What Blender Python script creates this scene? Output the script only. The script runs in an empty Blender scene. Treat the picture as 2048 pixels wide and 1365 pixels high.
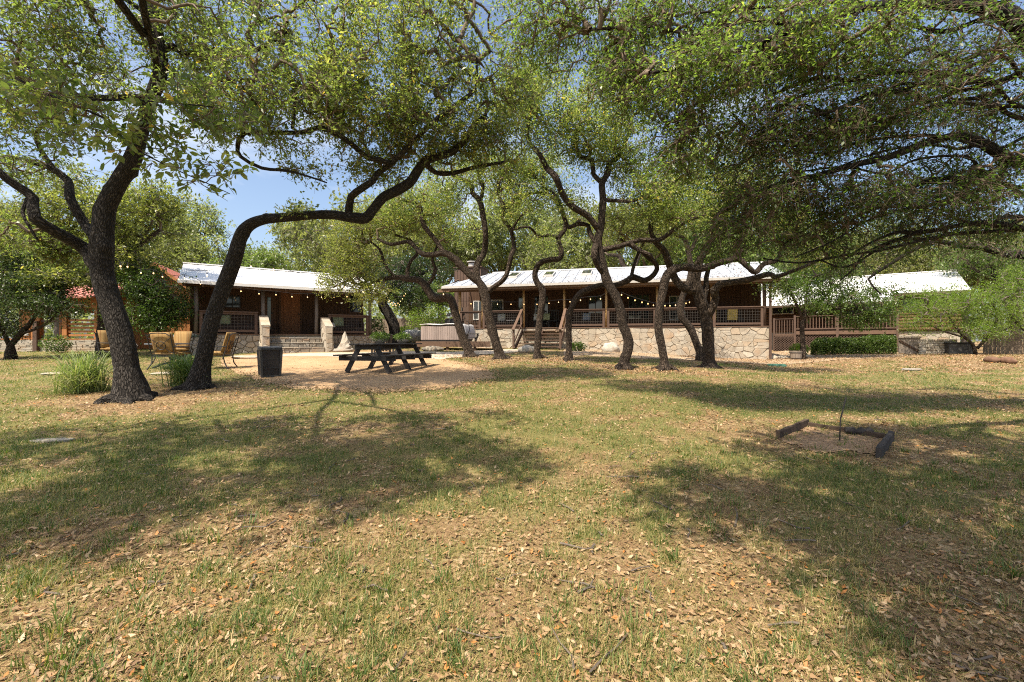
import bpy, math, random
import numpy as np
from mathutils import Vector, geometry

# ------------------------------------------------------------------ camera, sky, sun, exposure
sc = bpy.context.scene
C = sc.collection
F = 910.0                       # focal length in photograph pixels (16 mm lens)
EYE = 1.5
cam_d = bpy.data.cameras.new('camera')
cam_d.sensor_width = 36.0
cam_d.lens = 36.0 * F / 2048.0
cam_d.clip_start = 0.05
cam_d.clip_end = 3000.0
cam = bpy.data.objects.new('camera', cam_d)
C.objects.link(cam)
cam.location = (0, 0, EYE)
cam.rotation_euler = (math.radians(90), 0, 0)
sc.camera = cam

SUN = Vector((-0.48, -0.62, 1.34)).normalized()      # direction towards the sun
world = bpy.data.worlds.new('World')
sc.world = world
world.use_nodes = True
wn = world.node_tree.nodes
wl = world.node_tree.links
wn.clear()
w_out = wn.new('ShaderNodeOutputWorld')
w_bg = wn.new('ShaderNodeBackground')
w_sky = wn.new('ShaderNodeTexSky')
w_sky.sky_type = 'NISHITA'
w_sky.sun_disc = False
w_sky.sun_elevation = math.asin(SUN.z)
w_sky.sun_rotation = math.atan2(SUN.x, SUN.y)
w_sky.air_density = 1.0
w_sky.dust_density = 3.2
w_sky.ozone_density = 1.0
w_bg.inputs['Strength'].default_value = 0.13
w_co = wn.new('ShaderNodeTexCoord')                        # thin fair-weather cloud all over the sky
w_mp = wn.new('ShaderNodeMapping'); w_mp.inputs['Scale'].default_value = (1.6, 1.6, 4.2)
w_nz = wn.new('ShaderNodeTexNoise'); w_nz.inputs['Scale'].default_value = 1.5; w_nz.inputs['Detail'].default_value = 7; w_nz.inputs['Roughness'].default_value = .58
w_rp = wn.new('ShaderNodeValToRGB'); w_rp.color_ramp.elements[0].position = .50; w_rp.color_ramp.elements[1].position = .74
w_rp.color_ramp.elements[0].color = (.0, .0, .0, 1); w_rp.color_ramp.elements[1].color = (.9, .9, .9, 1)
w_mx = wn.new('ShaderNodeMix'); w_mx.data_type = 'RGBA'; w_mx.inputs[7].default_value = (4.6, 4.8, 5.1, 1)
wl.new(w_co.outputs['Generated'], w_mp.inputs['Vector']); wl.new(w_mp.outputs[0], w_nz.inputs['Vector']); wl.new(w_nz.outputs['Fac'], w_rp.inputs[0])
wl.new(w_rp.outputs[0], w_mx.inputs[0]); wl.new(w_sky.outputs['Color'], w_mx.inputs[6]); wl.new(w_mx.outputs[2], w_bg.inputs['Color'])
wl.new(w_bg.outputs['Background'], w_out.inputs['Surface'])

sun_d = bpy.data.lights.new('sun', 'SUN')
sun_d.energy = 4.8
sun_d.angle = math.radians(0.55)
sun_d.color = (1.0, 0.89, 0.72)
sun = bpy.data.objects.new('sun', sun_d)
C.objects.link(sun)
sun.location = (-20, -20, 40)
sun.rotation_euler = (-SUN).to_track_quat('-Z', 'Y').to_euler()

sc.view_settings.view_transform = 'Standard'
sc.view_settings.look = 'None'
sc.view_settings.gamma = 1.0
sc.view_settings.use_curve_mapping = False
sc.view_settings.exposure = 0.92
sc.render.engine = 'CYCLES'
cy = sc.cycles
cy.max_bounces = 7
cy.diffuse_bounces = 4
cy.glossy_bounces = 3
cy.transmission_bounces = 5
cy.transparent_max_bounces = 6
cy.sample_clamp_indirect = 6.0
cy.caustics_reflective = False
cy.caustics_refractive = False
cy.filter_width = 1.1
cy.use_denoising = False
try:
    cy.denoiser = 'OPENIMAGEDENOISE'
    cy.denoising_prefilter = 'ACCURATE'
except Exception:
    pass

rng = np.random.default_rng(7)
random.seed(7)

# ------------------------------------------------------------------ small maths
def W(px, py, Y):
    """photograph pixel at depth Y (metres) -> world point"""
    return np.array([(px - 1024.0) / F * Y, Y, EYE + (682.5 - py) / F * Y])

def sstep(a, b, x):
    t = np.clip((np.asarray(x, float) - a) / (b - a), 0, 1)
    return t * t * (3 - 2 * t)

_tab = np.random.default_rng(11).random((256, 256))
def vnoise(x, y):
    x = np.asarray(x, float); y = np.asarray(y, float)
    xi = np.floor(x).astype(int); yi = np.floor(y).astype(int)
    fx = x - xi; fy = y - yi
    fx = fx * fx * (3 - 2 * fx); fy = fy * fy * (3 - 2 * fy)
    a = _tab[xi & 255, yi & 255]; b = _tab[(xi + 1) & 255, yi & 255]
    c = _tab[xi & 255, (yi + 1) & 255]; d = _tab[(xi + 1) & 255, (yi + 1) & 255]
    return (a * (1 - fx) + b * fx) * (1 - fy) + (c * (1 - fx) + d * fx) * fy

def fbm(x, y, o=4):
    s = 0; a = 0.5; n = 0
    for k in range(o):
        s = s + a * vnoise(x * 2 ** k + 17.3 * k, y * 2 ** k + 5.1 * k); n += a; a *= 0.5
    return s / n

def gz(x, y):
    """height of the lawn"""
    x = np.asarray(x, float); y = np.asarray(y, float)
    s = 0.05 - 0.0214 * sstep(2, 12, x) + 0.010 * sstep(12, 20, x)
    ye = np.where(y < 20, np.maximum(y, -12), 20 + 5 * (1 - np.exp(-np.maximum(y - 20, 0) / 8)))
    near = np.exp(-((y - 9) / 16.0) ** 2)
    return s * ye + near * (0.05 * (fbm(x * .45 + 40, y * .45 + 9, 2) - .5) + 0.02 * (vnoise(x * 2.1 + 60, y * 2.1 + 7) - .5))

def GP(px, py):
    """world point where the photograph's pixel meets the lawn"""
    kx = (px - 1024.0) / F; kz = (682.5 - py) / F
    lo, hi = 0.5, 90.0
    Y = lo
    while Y < hi:
        if EYE + kz * Y < gz(kx * Y, Y): break
        Y += 0.05
    return np.array([kx * Y, Y, float(gz(kx * Y, Y))])

# ------------------------------------------------------------------ mesh helpers
ORG = {}
def origin(o):
    return ORG.get(o.name, np.zeros(3)) if o is not None else np.zeros(3)

def link(name, me, mat, parent=None, org=None):
    o = bpy.data.objects.new(name, me)
    C.objects.link(o)
    if mat is not None and len(me.materials) == 0:
        me.materials.append(mat)
    if parent is not None:
        o.parent = parent
        ORG[o.name] = origin(parent)
    elif org is not None:
        o.location = org
        ORG[o.name] = np.array(org, float)
    return o

def tag(o, label=None, cat=None, group=None, kind=None):
    if label: o['label'] = label
    if cat: o['category'] = cat
    if group: o['group'] = group
    if kind: o['kind'] = kind
    return o

def empty(name, loc, label, cat, group=None):
    o = bpy.data.objects.new(name, None)
    C.objects.link(o)
    o.location = loc
    o.empty_display_size = 0.2
    ORG[o.name] = np.array(loc, float)
    return tag(o, label, cat, group)

def np_mesh(name, co, faces, smooth=False, attrs=None, uv=None):
    """faces: list of (k-gon index arrays [n,k])"""
    me = bpy.data.meshes.new(name)
    co = np.ascontiguousarray(co, dtype=np.float32)
    me.vertices.add(len(co)); me.vertices.foreach_set('co', co.ravel())
    loops = np.concatenate([np.asarray(f, dtype=np.int32).ravel() for f in faces])
    tot = np.concatenate([np.full(len(f), np.asarray(f).shape[1], dtype=np.int32) for f in faces])
    start = np.concatenate([[0], np.cumsum(tot)[:-1]]).astype(np.int32)
    me.loops.add(len(loops)); me.loops.foreach_set('vertex_index', loops)
    me.polygons.add(len(tot)); me.polygons.foreach_set('loop_start', start)
    if smooth:
        me.polygons.foreach_set('use_smooth', np.ones(len(tot), dtype=bool))
    if uv is not None:
        ul = me.uv_layers.new(name='uv')
        ul.data.foreach_set('uv', np.ascontiguousarray(uv[loops], dtype=np.float32).ravel())
    for k, v in (attrs or {}).items():
        a = me.attributes.new(k, 'FLOAT', 'POINT')
        a.data.foreach_set('value', np.ascontiguousarray(v, dtype=np.float32))
    me.update(calc_edges=True)
    return me

class Frame:
    """local frame: s along the front, d depth behind the front, z up (absolute)"""
    def __init__(self, o, u):
        self.o = np.array(o, float)[:2]; u = np.array(u, float); self.u = u / np.hypot(*u)
        self.b = np.array([-self.u[1], self.u[0]])         # backwards (away from the viewer)
    def __call__(self, s, d, z):
        p = self.o + self.u * s + self.b * d
        return np.array([p[0], p[1], z])

IDF = Frame((0, 0), (1, 0))
class MB:
    def __init__(self): self.v = []; self.f = []
    def poly(self, pts, faces):
        n = len(self.v); self.v += [tuple(p) for p in pts]; self.f += [tuple(i + n for i in f) for f in faces]; return self
    def box(self, fr, s0, s1, d0, d1, z0, z1, ch=0.0):
        if ch <= 0:
            P = [fr(s, d, z) for z in (z0, z1) for d in (d0, d1) for s in (s0, s1)]
            return self.poly(P, [(0, 2, 3, 1), (4, 5, 7, 6), (0, 1, 5, 4), (2, 6, 7, 3), (0, 4, 6, 2), (1, 3, 7, 5)])
        P = []; c = ch
        for z, zi in ((z0, z0 + c), (z1, z1 - c)):
            P += [fr(s0 + c, d0 + c, z), fr(s1 - c, d0 + c, z), fr(s1 - c, d1 - c, z), fr(s0 + c, d1 - c, z)]
            P += [fr(s0, d0 + c, zi), fr(s0 + c, d0, zi), fr(s1 - c, d0, zi), fr(s1, d0 + c, zi), fr(s1, d1 - c, zi), fr(s1 - c, d1, zi), fr(s0 + c, d1, zi), fr(s0, d1 - c, zi)]
        fc = [(3, 2, 1, 0), (12, 13, 14, 15)]
        for k in range(8): a, b = 4 + k, 4 + (k + 1) % 8; fc.append((a, b, b + 12, a + 12))
        m = [(0, 4, 5), (1, 6, 7), (2, 8, 9), (3, 10, 11)]
        for i, a, b in m: fc += [(i, b, a), (i + 12, a + 12, b + 12)]
        for i, j, a, b in ((0, 1, 5, 6), (1, 2, 7, 8), (2, 3, 9, 10), (3, 0, 11, 4)): fc += [(i, j, b, a), (i + 12, a + 12, b + 12, j + 12)]
        return self.poly(P, fc)
    def beam(self, a, b, w, h, up=(0, 0, 1)):
        """square bar from a to b, w across, h along up"""
        a = np.array(a, float); b = np.array(b, float); t = (b - a) / np.linalg.norm(b - a)
        up = np.array(up, float); x = np.cross(t, up); x /= np.linalg.norm(x); y = np.cross(x, t)
        P = [p + x * sx * w / 2 + y * sy * h / 2 for p in (a, b) for sy in (-1, 1) for sx in (-1, 1)]
        return self.poly(P, [(0, 2, 3, 1), (4, 5, 7, 6), (0, 1, 5, 4), (2, 6, 7, 3), (0, 4, 6, 2), (1, 3, 7, 5)])
    def tube(self, pts, r, n=6, cap=True):
        pts = np.array(pts, float); r = np.broadcast_to(np.array(r, float), (len(pts),))
        co, fc = tube_arrays(pts, r, n)
        self.poly(co, [tuple(f) for f in fc])
        if cap:
            m = len(self.v) - len(co)
            self.f.append(tuple(m + i for i in range(n))[::-1]); self.f.append(tuple(m + (len(pts) - 1) * n + i for i in range(n)))
        return self
    def disc(self, c, r, z0, z1, n=24, r1=None):
        r1 = r if r1 is None else r1
        P = [(c[0] + rr * math.cos(2 * math.pi * i / n), c[1] + rr * math.sin(2 * math.pi * i / n), z) for rr, z in ((r, z0), (r1, z1)) for i in range(n)]
        return self.poly(P, [tuple(range(n))[::-1], tuple(range(n, 2 * n))] + [(i, (i + 1) % n, n + (i + 1) % n, n + i) for i in range(n)])
    def ball(self, c, rx, ry, rz, nu=10, nv=6):
        P = [(c[0], c[1], c[2] - rz)]
        for j in range(1, nv):
            t = math.pi * j / nv - math.pi / 2
            for i in range(nu):
                a = 2 * math.pi * i / nu; P.append((c[0] + rx * math.cos(t) * math.cos(a), c[1] + ry * math.cos(t) * math.sin(a), c[2] + rz * math.sin(t)))
        P.append((c[0], c[1], c[2] + rz)); L = len(P) - 1; fc = []
        for i in range(nu):
            k = (i + 1) % nu; fc.append((0, 1 + k, 1 + i)); fc.append((L, L - nu + i, L - nu + k))
            for j in range(nv - 2): fc.append((1 + j * nu + i, 1 + j * nu + k, 1 + (j + 1) * nu + k, 1 + (j + 1) * nu + i))
        return self.poly(P, fc)
    def mesh(self, name, org=(0, 0, 0), smooth=False):
        me = bpy.data.meshes.new(name)
        o = np.array(org, float)
        me.from_pydata([tuple(np.array(p) - o) for p in self.v], [], self.f)
        if smooth: me.polygons.foreach_set('use_smooth', [True] * len(me.polygons))
        me.update()
        return me
    def build(self, name, mat, parent=None, org=None, smooth=False):
        o_ = origin(parent) if parent is not None else (np.array(org, float) if org is not None else np.mean(np.array(self.v), 0))
        return link(name, self.mesh(name, o_, smooth), mat, parent, None if parent is not None else o_)

def frames_of(pts):
    t = np.gradient(pts, axis=0); t /= np.linalg.norm(t, axis=1)[:, None] + 1e-9
    n = len(pts); X = np.zeros((n, 3)); Yv = np.zeros((n, 3))
    ref = np.array([0, 1.0, 0]) if abs(t[0][1]) < .9 else np.array([1.0, 0, 0])
    x = np.cross(t[0], ref); x /= np.linalg.norm(x)
    for i in range(n):
        x = x - t[i] * np.dot(x, t[i]); x /= np.linalg.norm(x) + 1e-9
        X[i] = x; Yv[i] = np.cross(t[i], x)
    return X, Yv

def tube_arrays(pts, r, n):
    X, Yv = frames_of(pts); m = len(pts)
    a = np.arange(n) * 2 * math.pi / n
    co = pts[:, None, :] + r[:, None, None] * (X[:, None, :] * np.cos(a)[None, :, None] + Yv[:, None, :] * np.sin(a)[None, :, None])
    i = np.arange(m - 1)[:, None] * n; j = np.arange(n)[None, :]; k = (j + 1) % n
    f = np.stack([i + j, i + k, i + n + k, i + n + j], -1).reshape(-1, 4)
    return co.reshape(-1, 3), f

# ------------------------------------------------------------------ materials
def mat_new(name):
    m = bpy.data.materials.new(name); m.use_nodes = True
    nt = m.node_tree; b = nt.nodes['Principled BSDF']
    return m, nt, b

def ramp(nt, stops, fac=None, interp='LINEAR'):
    r = nt.nodes.new('ShaderNodeValToRGB'); e = r.color_ramp; e.interpolation = interp
    while len(e.elements) > 1: e.elements.remove(e.elements[-1])
    e.elements[0].position = stops[0][0]; e.elements[0].color = (*stops[0][1], 1)
    for p, c in stops[1:]:
        x = e.elements.new(p); x.color = (*c, 1)
    if fac is not None: nt.links.new(fac, r.inputs[0])
    return r.outputs[0]

def noise(nt, scale, vec=None, detail=4, rough=.55, dist=0.0):
    n = nt.nodes.new('ShaderNodeTexNoise'); n.inputs['Scale'].default_value = scale; n.inputs['Detail'].default_value = detail
    n.inputs['Roughness'].default_value = rough; n.inputs['Distortion'].default_value = dist
    if vec is not None: nt.links.new(vec, n.inputs['Vector'])
    return n.outputs['Fac']

def mapping(nt, src, scale=(1, 1, 1), rot=(0, 0, 0)):
    m = nt.nodes.new('ShaderNodeMapping'); m.inputs['Scale'].default_value = scale; m.inputs['Rotation'].default_value = rot
    nt.links.new(src, m.inputs['Vector']); return m.outputs[0]

def coords(nt, what='Object'):
    return nt.nodes.new('ShaderNodeTexCoord').outputs[what]

def mixc(nt, fac, a, b, mode='MIX'):
    m = nt.nodes.new('ShaderNodeMix'); m.data_type = 'RGBA'; m.blend_type = mode
    for k, v in ((0, fac), (6, a), (7, b)):
        if hasattr(v, 'node'): nt.links.new(v, m.inputs[k])
        elif k == 0: m.inputs[0].default_value = v
        else: m.inputs[k].default_value = (*v, 1)
    return m.outputs[2]

def bump(nt, b, h, strength=.4, dist=.02):
    n = nt.nodes.new('ShaderNodeBump'); n.inputs['Strength'].default_value = strength; n.inputs['Distance'].default_value = dist
    nt.links.new(h, n.inputs['Height']); nt.links.new(n.outputs[0], b.inputs['Normal'])

def math_n(nt, op, a, b=0.0):
    m = nt.nodes.new('ShaderNodeMath'); m.operation = op
    for i, v in enumerate((a, b)):
        if hasattr(v, 'node'): nt.links.new(v, m.inputs[i])
        else: m.inputs[i].default_value = v
    return m.outputs[0]

def simple(name, c, rough=.7, var=.25, scale=8, metal=0.0, stretch=(1, 1, 1), bmp=.15, rnd=.0, spec=.4):
    """a plain painted / wooden / stony surface with mottling and object-to-object variation"""
    m, nt, b = mat_new(name)
    vec = mapping(nt, coords(nt), stretch)
    n = noise(nt, scale, vec, 5, .6)
    n2 = noise(nt, scale * .17, vec, 2)
    lo = tuple(x * (1 - var) for x in c); hi = tuple(min(1, x * (1 + var)) for x in c)
    col = ramp(nt, [(.25, lo), (.75, hi)], n)
    col = mixc(nt, math_n(nt, 'MULTIPLY', n2, .5), col, tuple(x * (1 - var * .8) for x in c))
    if rnd > 0:
        oi = nt.nodes.new('ShaderNodeObjectInfo').outputs['Random']
        hv = nt.nodes.new('ShaderNodeHueSaturation')
        nt.links.new(col, hv.inputs['Color'])
        nt.links.new(math_n(nt, 'ADD', math_n(nt, 'MULTIPLY', oi, 2 * rnd), 1 - rnd), hv.inputs['Value'])
        col = hv.outputs[0]
    nt.links.new(col, b.inputs['Base Color'])
    b.inputs['Roughness'].default_value = rough; b.inputs['Metallic'].default_value = metal
    b.inputs['Specular IOR Level'].default_value = spec
    if bmp: bump(nt, b, n, bmp, .01)
    return m

def leaf_mat(name, stops, trans=.35, tcol=1.55, rough=.38):
    m, nt, b = mat_new(name)
    a = nt.nodes.new('ShaderNodeAttribute'); a.attribute_name = 'tint'
    col = ramp(nt, stops, a.outputs['Fac'])
    nt.links.new(col, b.inputs['Base Color']); b.inputs['Roughness'].default_value = rough
    b.inputs['Specular IOR Level'].default_value = .5
    t = nt.nodes.new('ShaderNodeBsdfTranslucent')
    tc = mixc(nt, 1.0, col, (tcol, tcol * 1.12, tcol * .55), 'MULTIPLY')
    nt.links.new(tc, t.inputs['Color'])
    mx = nt.nodes.new('ShaderNodeMixShader'); mx.inputs[0].default_value = trans
    nt.links.new(b.outputs[0], mx.inputs[1]); nt.links.new(t.outputs[0], mx.inputs[2])
    nt.links.new(mx.outputs[0], nt.nodes['Material Output'].inputs['Surface'])
    return m

def bark_mat(name, lo, hi, scale=1.0, lichen=.0):
    m, nt, b = mat_new(name)
    uv = coords(nt, 'UV')
    v = nt.nodes.new('ShaderNodeTexVoronoi'); v.feature = 'DISTANCE_TO_EDGE'
    nz = nt.nodes.new('ShaderNodeTexNoise'); nz.inputs['Scale'].default_value = 9 * scale; nz.inputs['Detail'].default_value = 3
    nt.links.new(uv, nz.inputs['Vector'])
    off = nt.nodes.new('ShaderNodeVectorMath'); off.operation = 'SCALE'; off.inputs['Scale'].default_value = .06 / scale
    nt.links.new(nz.outputs['Color'], off.inputs[0])
    ad = nt.nodes.new('ShaderNodeVectorMath'); ad.operation = 'ADD'; nt.links.new(uv, ad.inputs[0]); nt.links.new(off.outputs[0], ad.inputs[1])
    vec = mapping(nt, ad.outputs[0], (26 * scale, 10 * scale, 1))
    nt.links.new(vec, v.inputs['Vector']); v.inputs['Scale'].default_value = 1.0
    crack = ramp(nt, [(.0, (0, 0, 0)), (.22, (1, 1, 1))], v.outputs['Distance'])
    fine = noise(nt, 60 * scale, mapping(nt, uv, (1.6, .6, 1)), 5, .65)
    col = ramp(nt, [(.25, tuple(x * .7 for x in lo)), (.5, lo), (.75, hi)], fine)
    col = mixc(nt, math_n(nt, 'SUBTRACT', 1.0, crack), col, tuple(x * .35 for x in lo))
    if lichen:
        ln = noise(nt, 5, uv, 4, .6)
        lm = ramp(nt, [(.62, (0, 0, 0)), (.72, (1, 1, 1))], ln)
        col = mixc(nt, math_n(nt, 'MULTIPLY', lm, lichen), col, (.34, .33, .28))
    nt.links.new(col, b.inputs['Base Color']); b.inputs['Roughness'].default_value = .9; b.inputs['Specular IOR Level'].default_value = .2
    h = math_n(nt, 'ADD', crack, math_n(nt, 'MULTIPLY', fine, .6))
    bump(nt, b, h, 1.0, .035)
    return m

M = {}
M['bark_dark'] = bark_mat('oak_bark_dark', (.062, .053, .046), (.19, .17, .15), 1.0, .35)
M['bark_brown'] = bark_mat('oak_bark_brown', (.085, .062, .046), (.21, .165, .13), .9, .3)
M['twig_brown'] = simple('brown_twigs', (.16, .12, .088), .9, .3, 6)
M['bark_far'] = simple('bark_far', (.13, .105, .085), .9, .3, 6)
OAK = [(0, (.036, .058, .02)), (.25, (.095, .13, .042)), (.6, (.185, .215, .072)), (.86, (.32, .30, .12)), (1, (.44, .30, .07))]
M['leaf_oak'] = leaf_mat('oak_leaves', OAK, .54, 2.0)
M['leaf_bright'] = leaf_mat('oak_leaves_fresh', [(0, (.04, .066, .019)), (.4, (.10, .15, .04)), (.8, (.175, .23, .064)), (1, (.32, .30, .10))], .55, 2.0)
M['leaf_shade'] = leaf_mat('oak_leaves_shaded', [(0, (.028, .048, .014)), (.4, (.065, .108, .026)), (.8, (.11, .175, .04)), (1, (.22, .22, .07))], .5, 1.8)  # shaded copy: the right oak's self-shadow is put into this darker green
M['leaf_olive'] = leaf_mat('oak_leaves_olive', [(0, (.055, .068, .022)), (.4, (.125, .14, .047)), (.8, (.21, .205, .074)), (1, (.32, .26, .09))], .54, 2.0)
M['leaf_farolive'] = leaf_mat('hazed_olive_leaves', [(0, (.10, .11, .05)), (.5, (.19, .20, .088)), (1, (.28, .26, .125))], .5, 1.8)  # olive paled: distance haze is put into the leaf colour
M['leaf_fargreen'] = leaf_mat('hazed_green_leaves', [(0, (.075, .105, .037)), (.5, (.15, .20, .066)), (1, (.24, .275, .11))], .5, 1.8)  # green paled likewise, haze mixed into the colour
M['leaf_pale'] = leaf_mat('leaves_hazed', [(0, (.12, .13, .07)), (.5, (.21, .23, .11)), (1, (.31, .30, .15))], .5, 1.8)  # pale tone carries the haze over far trees and wood
M['leaf_green'] = leaf_mat('leaves_green', [(0, (.03, .055, .014)), (.5, (.075, .125, .03)), (1, (.15, .20, .055))], .4)
M['leaf_dark'] = leaf_mat('leaves_dark', [(0, (.018, .032, .012)), (.5, (.04, .065, .022)), (1, (.085, .12, .04))], .3)
M['leaf_lime'] = leaf_mat('leaves_lime', [(0, (.07, .115, .02)), (.5, (.16, .23, .04)), (1, (.28, .34, .08))], .5, 1.8)
M['grassblade'] = leaf_mat('grass_blades', [(0, (.042, .08, .015)), (.4, (.085, .14, .026)), (.62, (.17, .205, .048)), (.8, (.36, .28, .11)), (1, (.46, .36, .18))], .35, 1.5, .6)
M['clump'] = leaf_mat('clump_blades', [(0, (.07, .12, .03)), (.5, (.17, .24, .075)), (.85, (.33, .37, .16)), (1, (.50, .44, .25))], .35, 1.3, .5)
M['litter'] = leaf_mat('fallen_leaves', [(0, (.08, .042, .021)), (.3, (.20, .118, .055)), (.6, (.33, .21, .108)), (.85, (.45, .33, .20)), (1, (.40, .165, .045))], .08, 1.1, .6)

# ------------------------------------------------------------------ the ground
def smooth_loop(pts, n=160, jit=.0, seed=1):
    P = np.array(pts, float); m = len(P); out = []
    per = n // m + 1
    for i in range(m):
        p0, p1, p2, p3 = P[i - 1], P[i], P[(i + 1) % m], P[(i + 2) % m]
        for k in range(per):
            t = k / per
            out.append(.5 * ((2 * p1) + (-p0 + p2) * t + (2 * p0 - 5 * p1 + 4 * p2 - p3) * t * t + (-p0 + 3 * p1 - 3 * p2 + p3) * t ** 3))
    out = np.array(out)
    if jit:
        r = np.random.default_rng(seed); out += r.normal(0, jit, out.shape)
    return out

def inside(poly, x, y):
    x = np.asarray(x, float); y = np.asarray(y, float); c = np.zeros(x.shape, bool)
    n = len(poly); j = n - 1
    for i in range(n):
        xi, yi = poly[i]; xj, yj = poly[j]
        hit = ((yi > y) != (yj > y)) & (x < (xj - xi) * (y - yi) / (yj - yi + 1e-12) + xi)
        c ^= hit; j = i
    return c

patio_px = [(500, 760), (560, 771), (640, 781), (720, 785), (820, 783), (900, 777), (960, 766), (987, 753), (970, 738), (925, 727), (885, 717), (860, 706), (800, 702), (700, 703), (600, 706), (520, 709), (462, 713), (448, 722), (462, 742)]
PATIO = smooth_loop([GP(*p)[:2] for p in patio_px], 420, .03)
PATIO = PATIO + .55 * np.stack([fbm(PATIO[:, 0] * 1.3 + 7, PATIO[:, 1] * 1.3 + 2, 4) - .5, fbm(PATIO[:, 0] * 1.3 + 71, PATIO[:, 1] * 1.3 + 32, 4) - .5], -1)
path_px = [(562, 714), (640, 713), (730, 716), (800, 712), (872, 719), (900, 717), (960, 710), (1020, 706.5), (1050, 703), (1030, 699.5), (960, 702), (900, 705), (840, 704), (760, 705), (680, 706), (600, 708), (556, 710)]
PATH = smooth_loop([GP(*p)[:2] for p in path_px], 160, .02, 2)
bed_px = [(1125, 700), (1170, 711), (1240, 716), (1330, 719), (1420, 723), (1500, 728), (1570, 729), (1640, 724), (1700, 719), (1780, 716), (1805, 708), (1740, 700), (1640, 698), (1545, 706), (1500, 707), (1400, 703), (1300, 700), (1200, 694), (1130, 690)]
BED = smooth_loop([GP(*p)[:2] for p in bed_px], 200, .03, 3)

TREE_SPOTS = [GP(262, 800), GP(395, 778), GP(940, 714), GP(1000, 719), GP(1075, 718), GP(1138, 722), GP(1249, 738), GP(1328, 741), GP(1418, 736), GP(1400, 723), GP(1355, 707)]
PIT = GP(1670, 885)

def grassiness(x, y):
    x = np.asarray(x, float); y = np.asarray(y, float)
    n = fbm(x * .55 + 3.3, y * .55 + 1.7, 4)
    n2 = fbm(x * 1.9 + 8, y * 1.9 + 2, 3)
    n3 = fbm(x * 6.1 + 28, y * 6.1 + 12, 2)
    base = .37 + .36 * sstep(2.8, 5.0, y) - .14 * sstep(9, 15, y) - .10 * sstep(17, 22, y)
    base = base + .10 * sstep(-2, -7, x)
    g = base + 1.15 * (n - .5) + 1.35 * (n2 - .5) + 1.4 * (n3 - .5)
    for p in TREE_SPOTS[:2]:
        g = g - .9 * np.exp(-((x - p[0]) ** 2 + (y - p[1]) ** 2) / 1.6)
    for p in TREE_SPOTS[2:]:
        g = g - .55 * np.exp(-((x - p[0]) ** 2 + (y - p[1]) ** 2) / .5)
    g = g - 1.1 * np.exp(-((x - PIT[0]) ** 2 / .9 + (y - PIT[1] + .1) ** 2 / .5))
    g = g - .5 * np.exp(-((x + 2.6) ** 2 + (y - 2.4) ** 2) / 1.0)
    g = np.where(y > 16, g - .35 * sstep(1.5, 4, x) * sstep(16, 18.5, y), g)
    return np.clip(g, 0, 1)

def grid_axis(segs):
    out = [segs[0][0]]
    for a, b, st in segs:
        n = max(1, int(round((b - a) / st)))
        out += list(np.linspace(a, b, n + 1)[1:])
    return np.array(out)
gx = grid_axis([(-900, -120, 130), (-120, -30, 6), (-30, -16, 1), (-16, 16, .22), (16, 32, .7), (32, 120, 6), (120, 900, 130)])
gy = grid_axis([(-60, -6, 4), (-6, 1, .6), (1, 20, .18), (20, 34, .7), (34, 120, 6), (120, 1500, 140)])
GX, GY = np.meshgrid(gx, gy, indexing='xy')
GZ = gz(GX, GY)
nxg, nyg = len(gx), len(gy)
ii = np.arange(nyg - 1)[:, None] * nxg + np.arange(nxg - 1)[None, :]
gf = np.stack([ii, ii + 1, ii + nxg + 1, ii + nxg], -1).reshape(-1, 4)
gco = np.stack([GX, GY, GZ], -1).reshape(-1, 3)
gat = grassiness(gco[:, 0], gco[:, 1])
me = np_mesh('ground', gco, [gf], True, {'grass': gat})

m, nt, b = mat_new('lawn_soil')
co_ = coords(nt)
at = nt.nodes.new('ShaderNodeAttribute'); at.attribute_name = 'grass'
vo = nt.nodes.new('ShaderNodeTexVoronoi'); vo.inputs['Scale'].default_value = 26; vo.inputs['Randomness'].default_value = 1
nt.links.new(mapping(nt, co_, (1, 1.7, 1), (0, 0, .6)), vo.inputs['Vector'])
sep = nt.nodes.new('ShaderNodeSeparateColor'); nt.links.new(vo.outputs['Color'], sep.inputs[0])
leafc = ramp(nt, [(0, (.11, .066, .033)), (.35, (.22, .145, .072)), (.7, (.33, .235, .128)), (1, (.43, .335, .21))], sep.outputs[0])
dirt = ramp(nt, [(.3, (.15, .09, .048)), (.7, (.27, .172, .096))], noise(nt, 14, co_, 6, .65))
fine = noise(nt, 55, co_, 4, .7)
soil = mixc(nt, ramp(nt, [(.42, (0, 0, 0)), (.58, (1, 1, 1))], noise(nt, 3.5, co_, 5, .6)), dirt, leafc)
green = ramp(nt, [(.3, (.06, .085, .02)), (.5, (.13, .145, .04)), (.72, (.27, .24, .088))], noise(nt, 42, co_, 5, .7))
gm = math_n(nt, 'ADD', at.outputs['Fac'], math_n(nt, 'MULTIPLY', math_n(nt, 'SUBTRACT', fine, .5), .9))
col = mixc(nt, ramp(nt, [(.30, (0, 0, 0)), (.75, (.85, .85, .85))], gm), soil, green)
nt.links.new(col, b.inputs['Base Color']); b.inputs['Roughness'].default_value = .95; b.inputs['Specular IOR Level'].default_value = .1
grit = noise(nt, 190, co_, 3, .7)
col = mixc(nt, ramp(nt, [(.50, (0, 0, 0)), (.62, (.8, .8, .8))], grit), col, (.38, .265, .14))
col = mixc(nt, ramp(nt, [(.34, (.75, .75, .75)), (.46, (0, 0, 0))], grit), col, (.07, .05, .03))
nt.links.new(col, b.inputs['Base Color'])
bump(nt, b, math_n(nt, 'ADD', math_n(nt, 'ADD', fine, grit), sep.outputs[1]), .6, .02)
M['soil'] = m
tag(link('ground', me, m), kind='structure')

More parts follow.
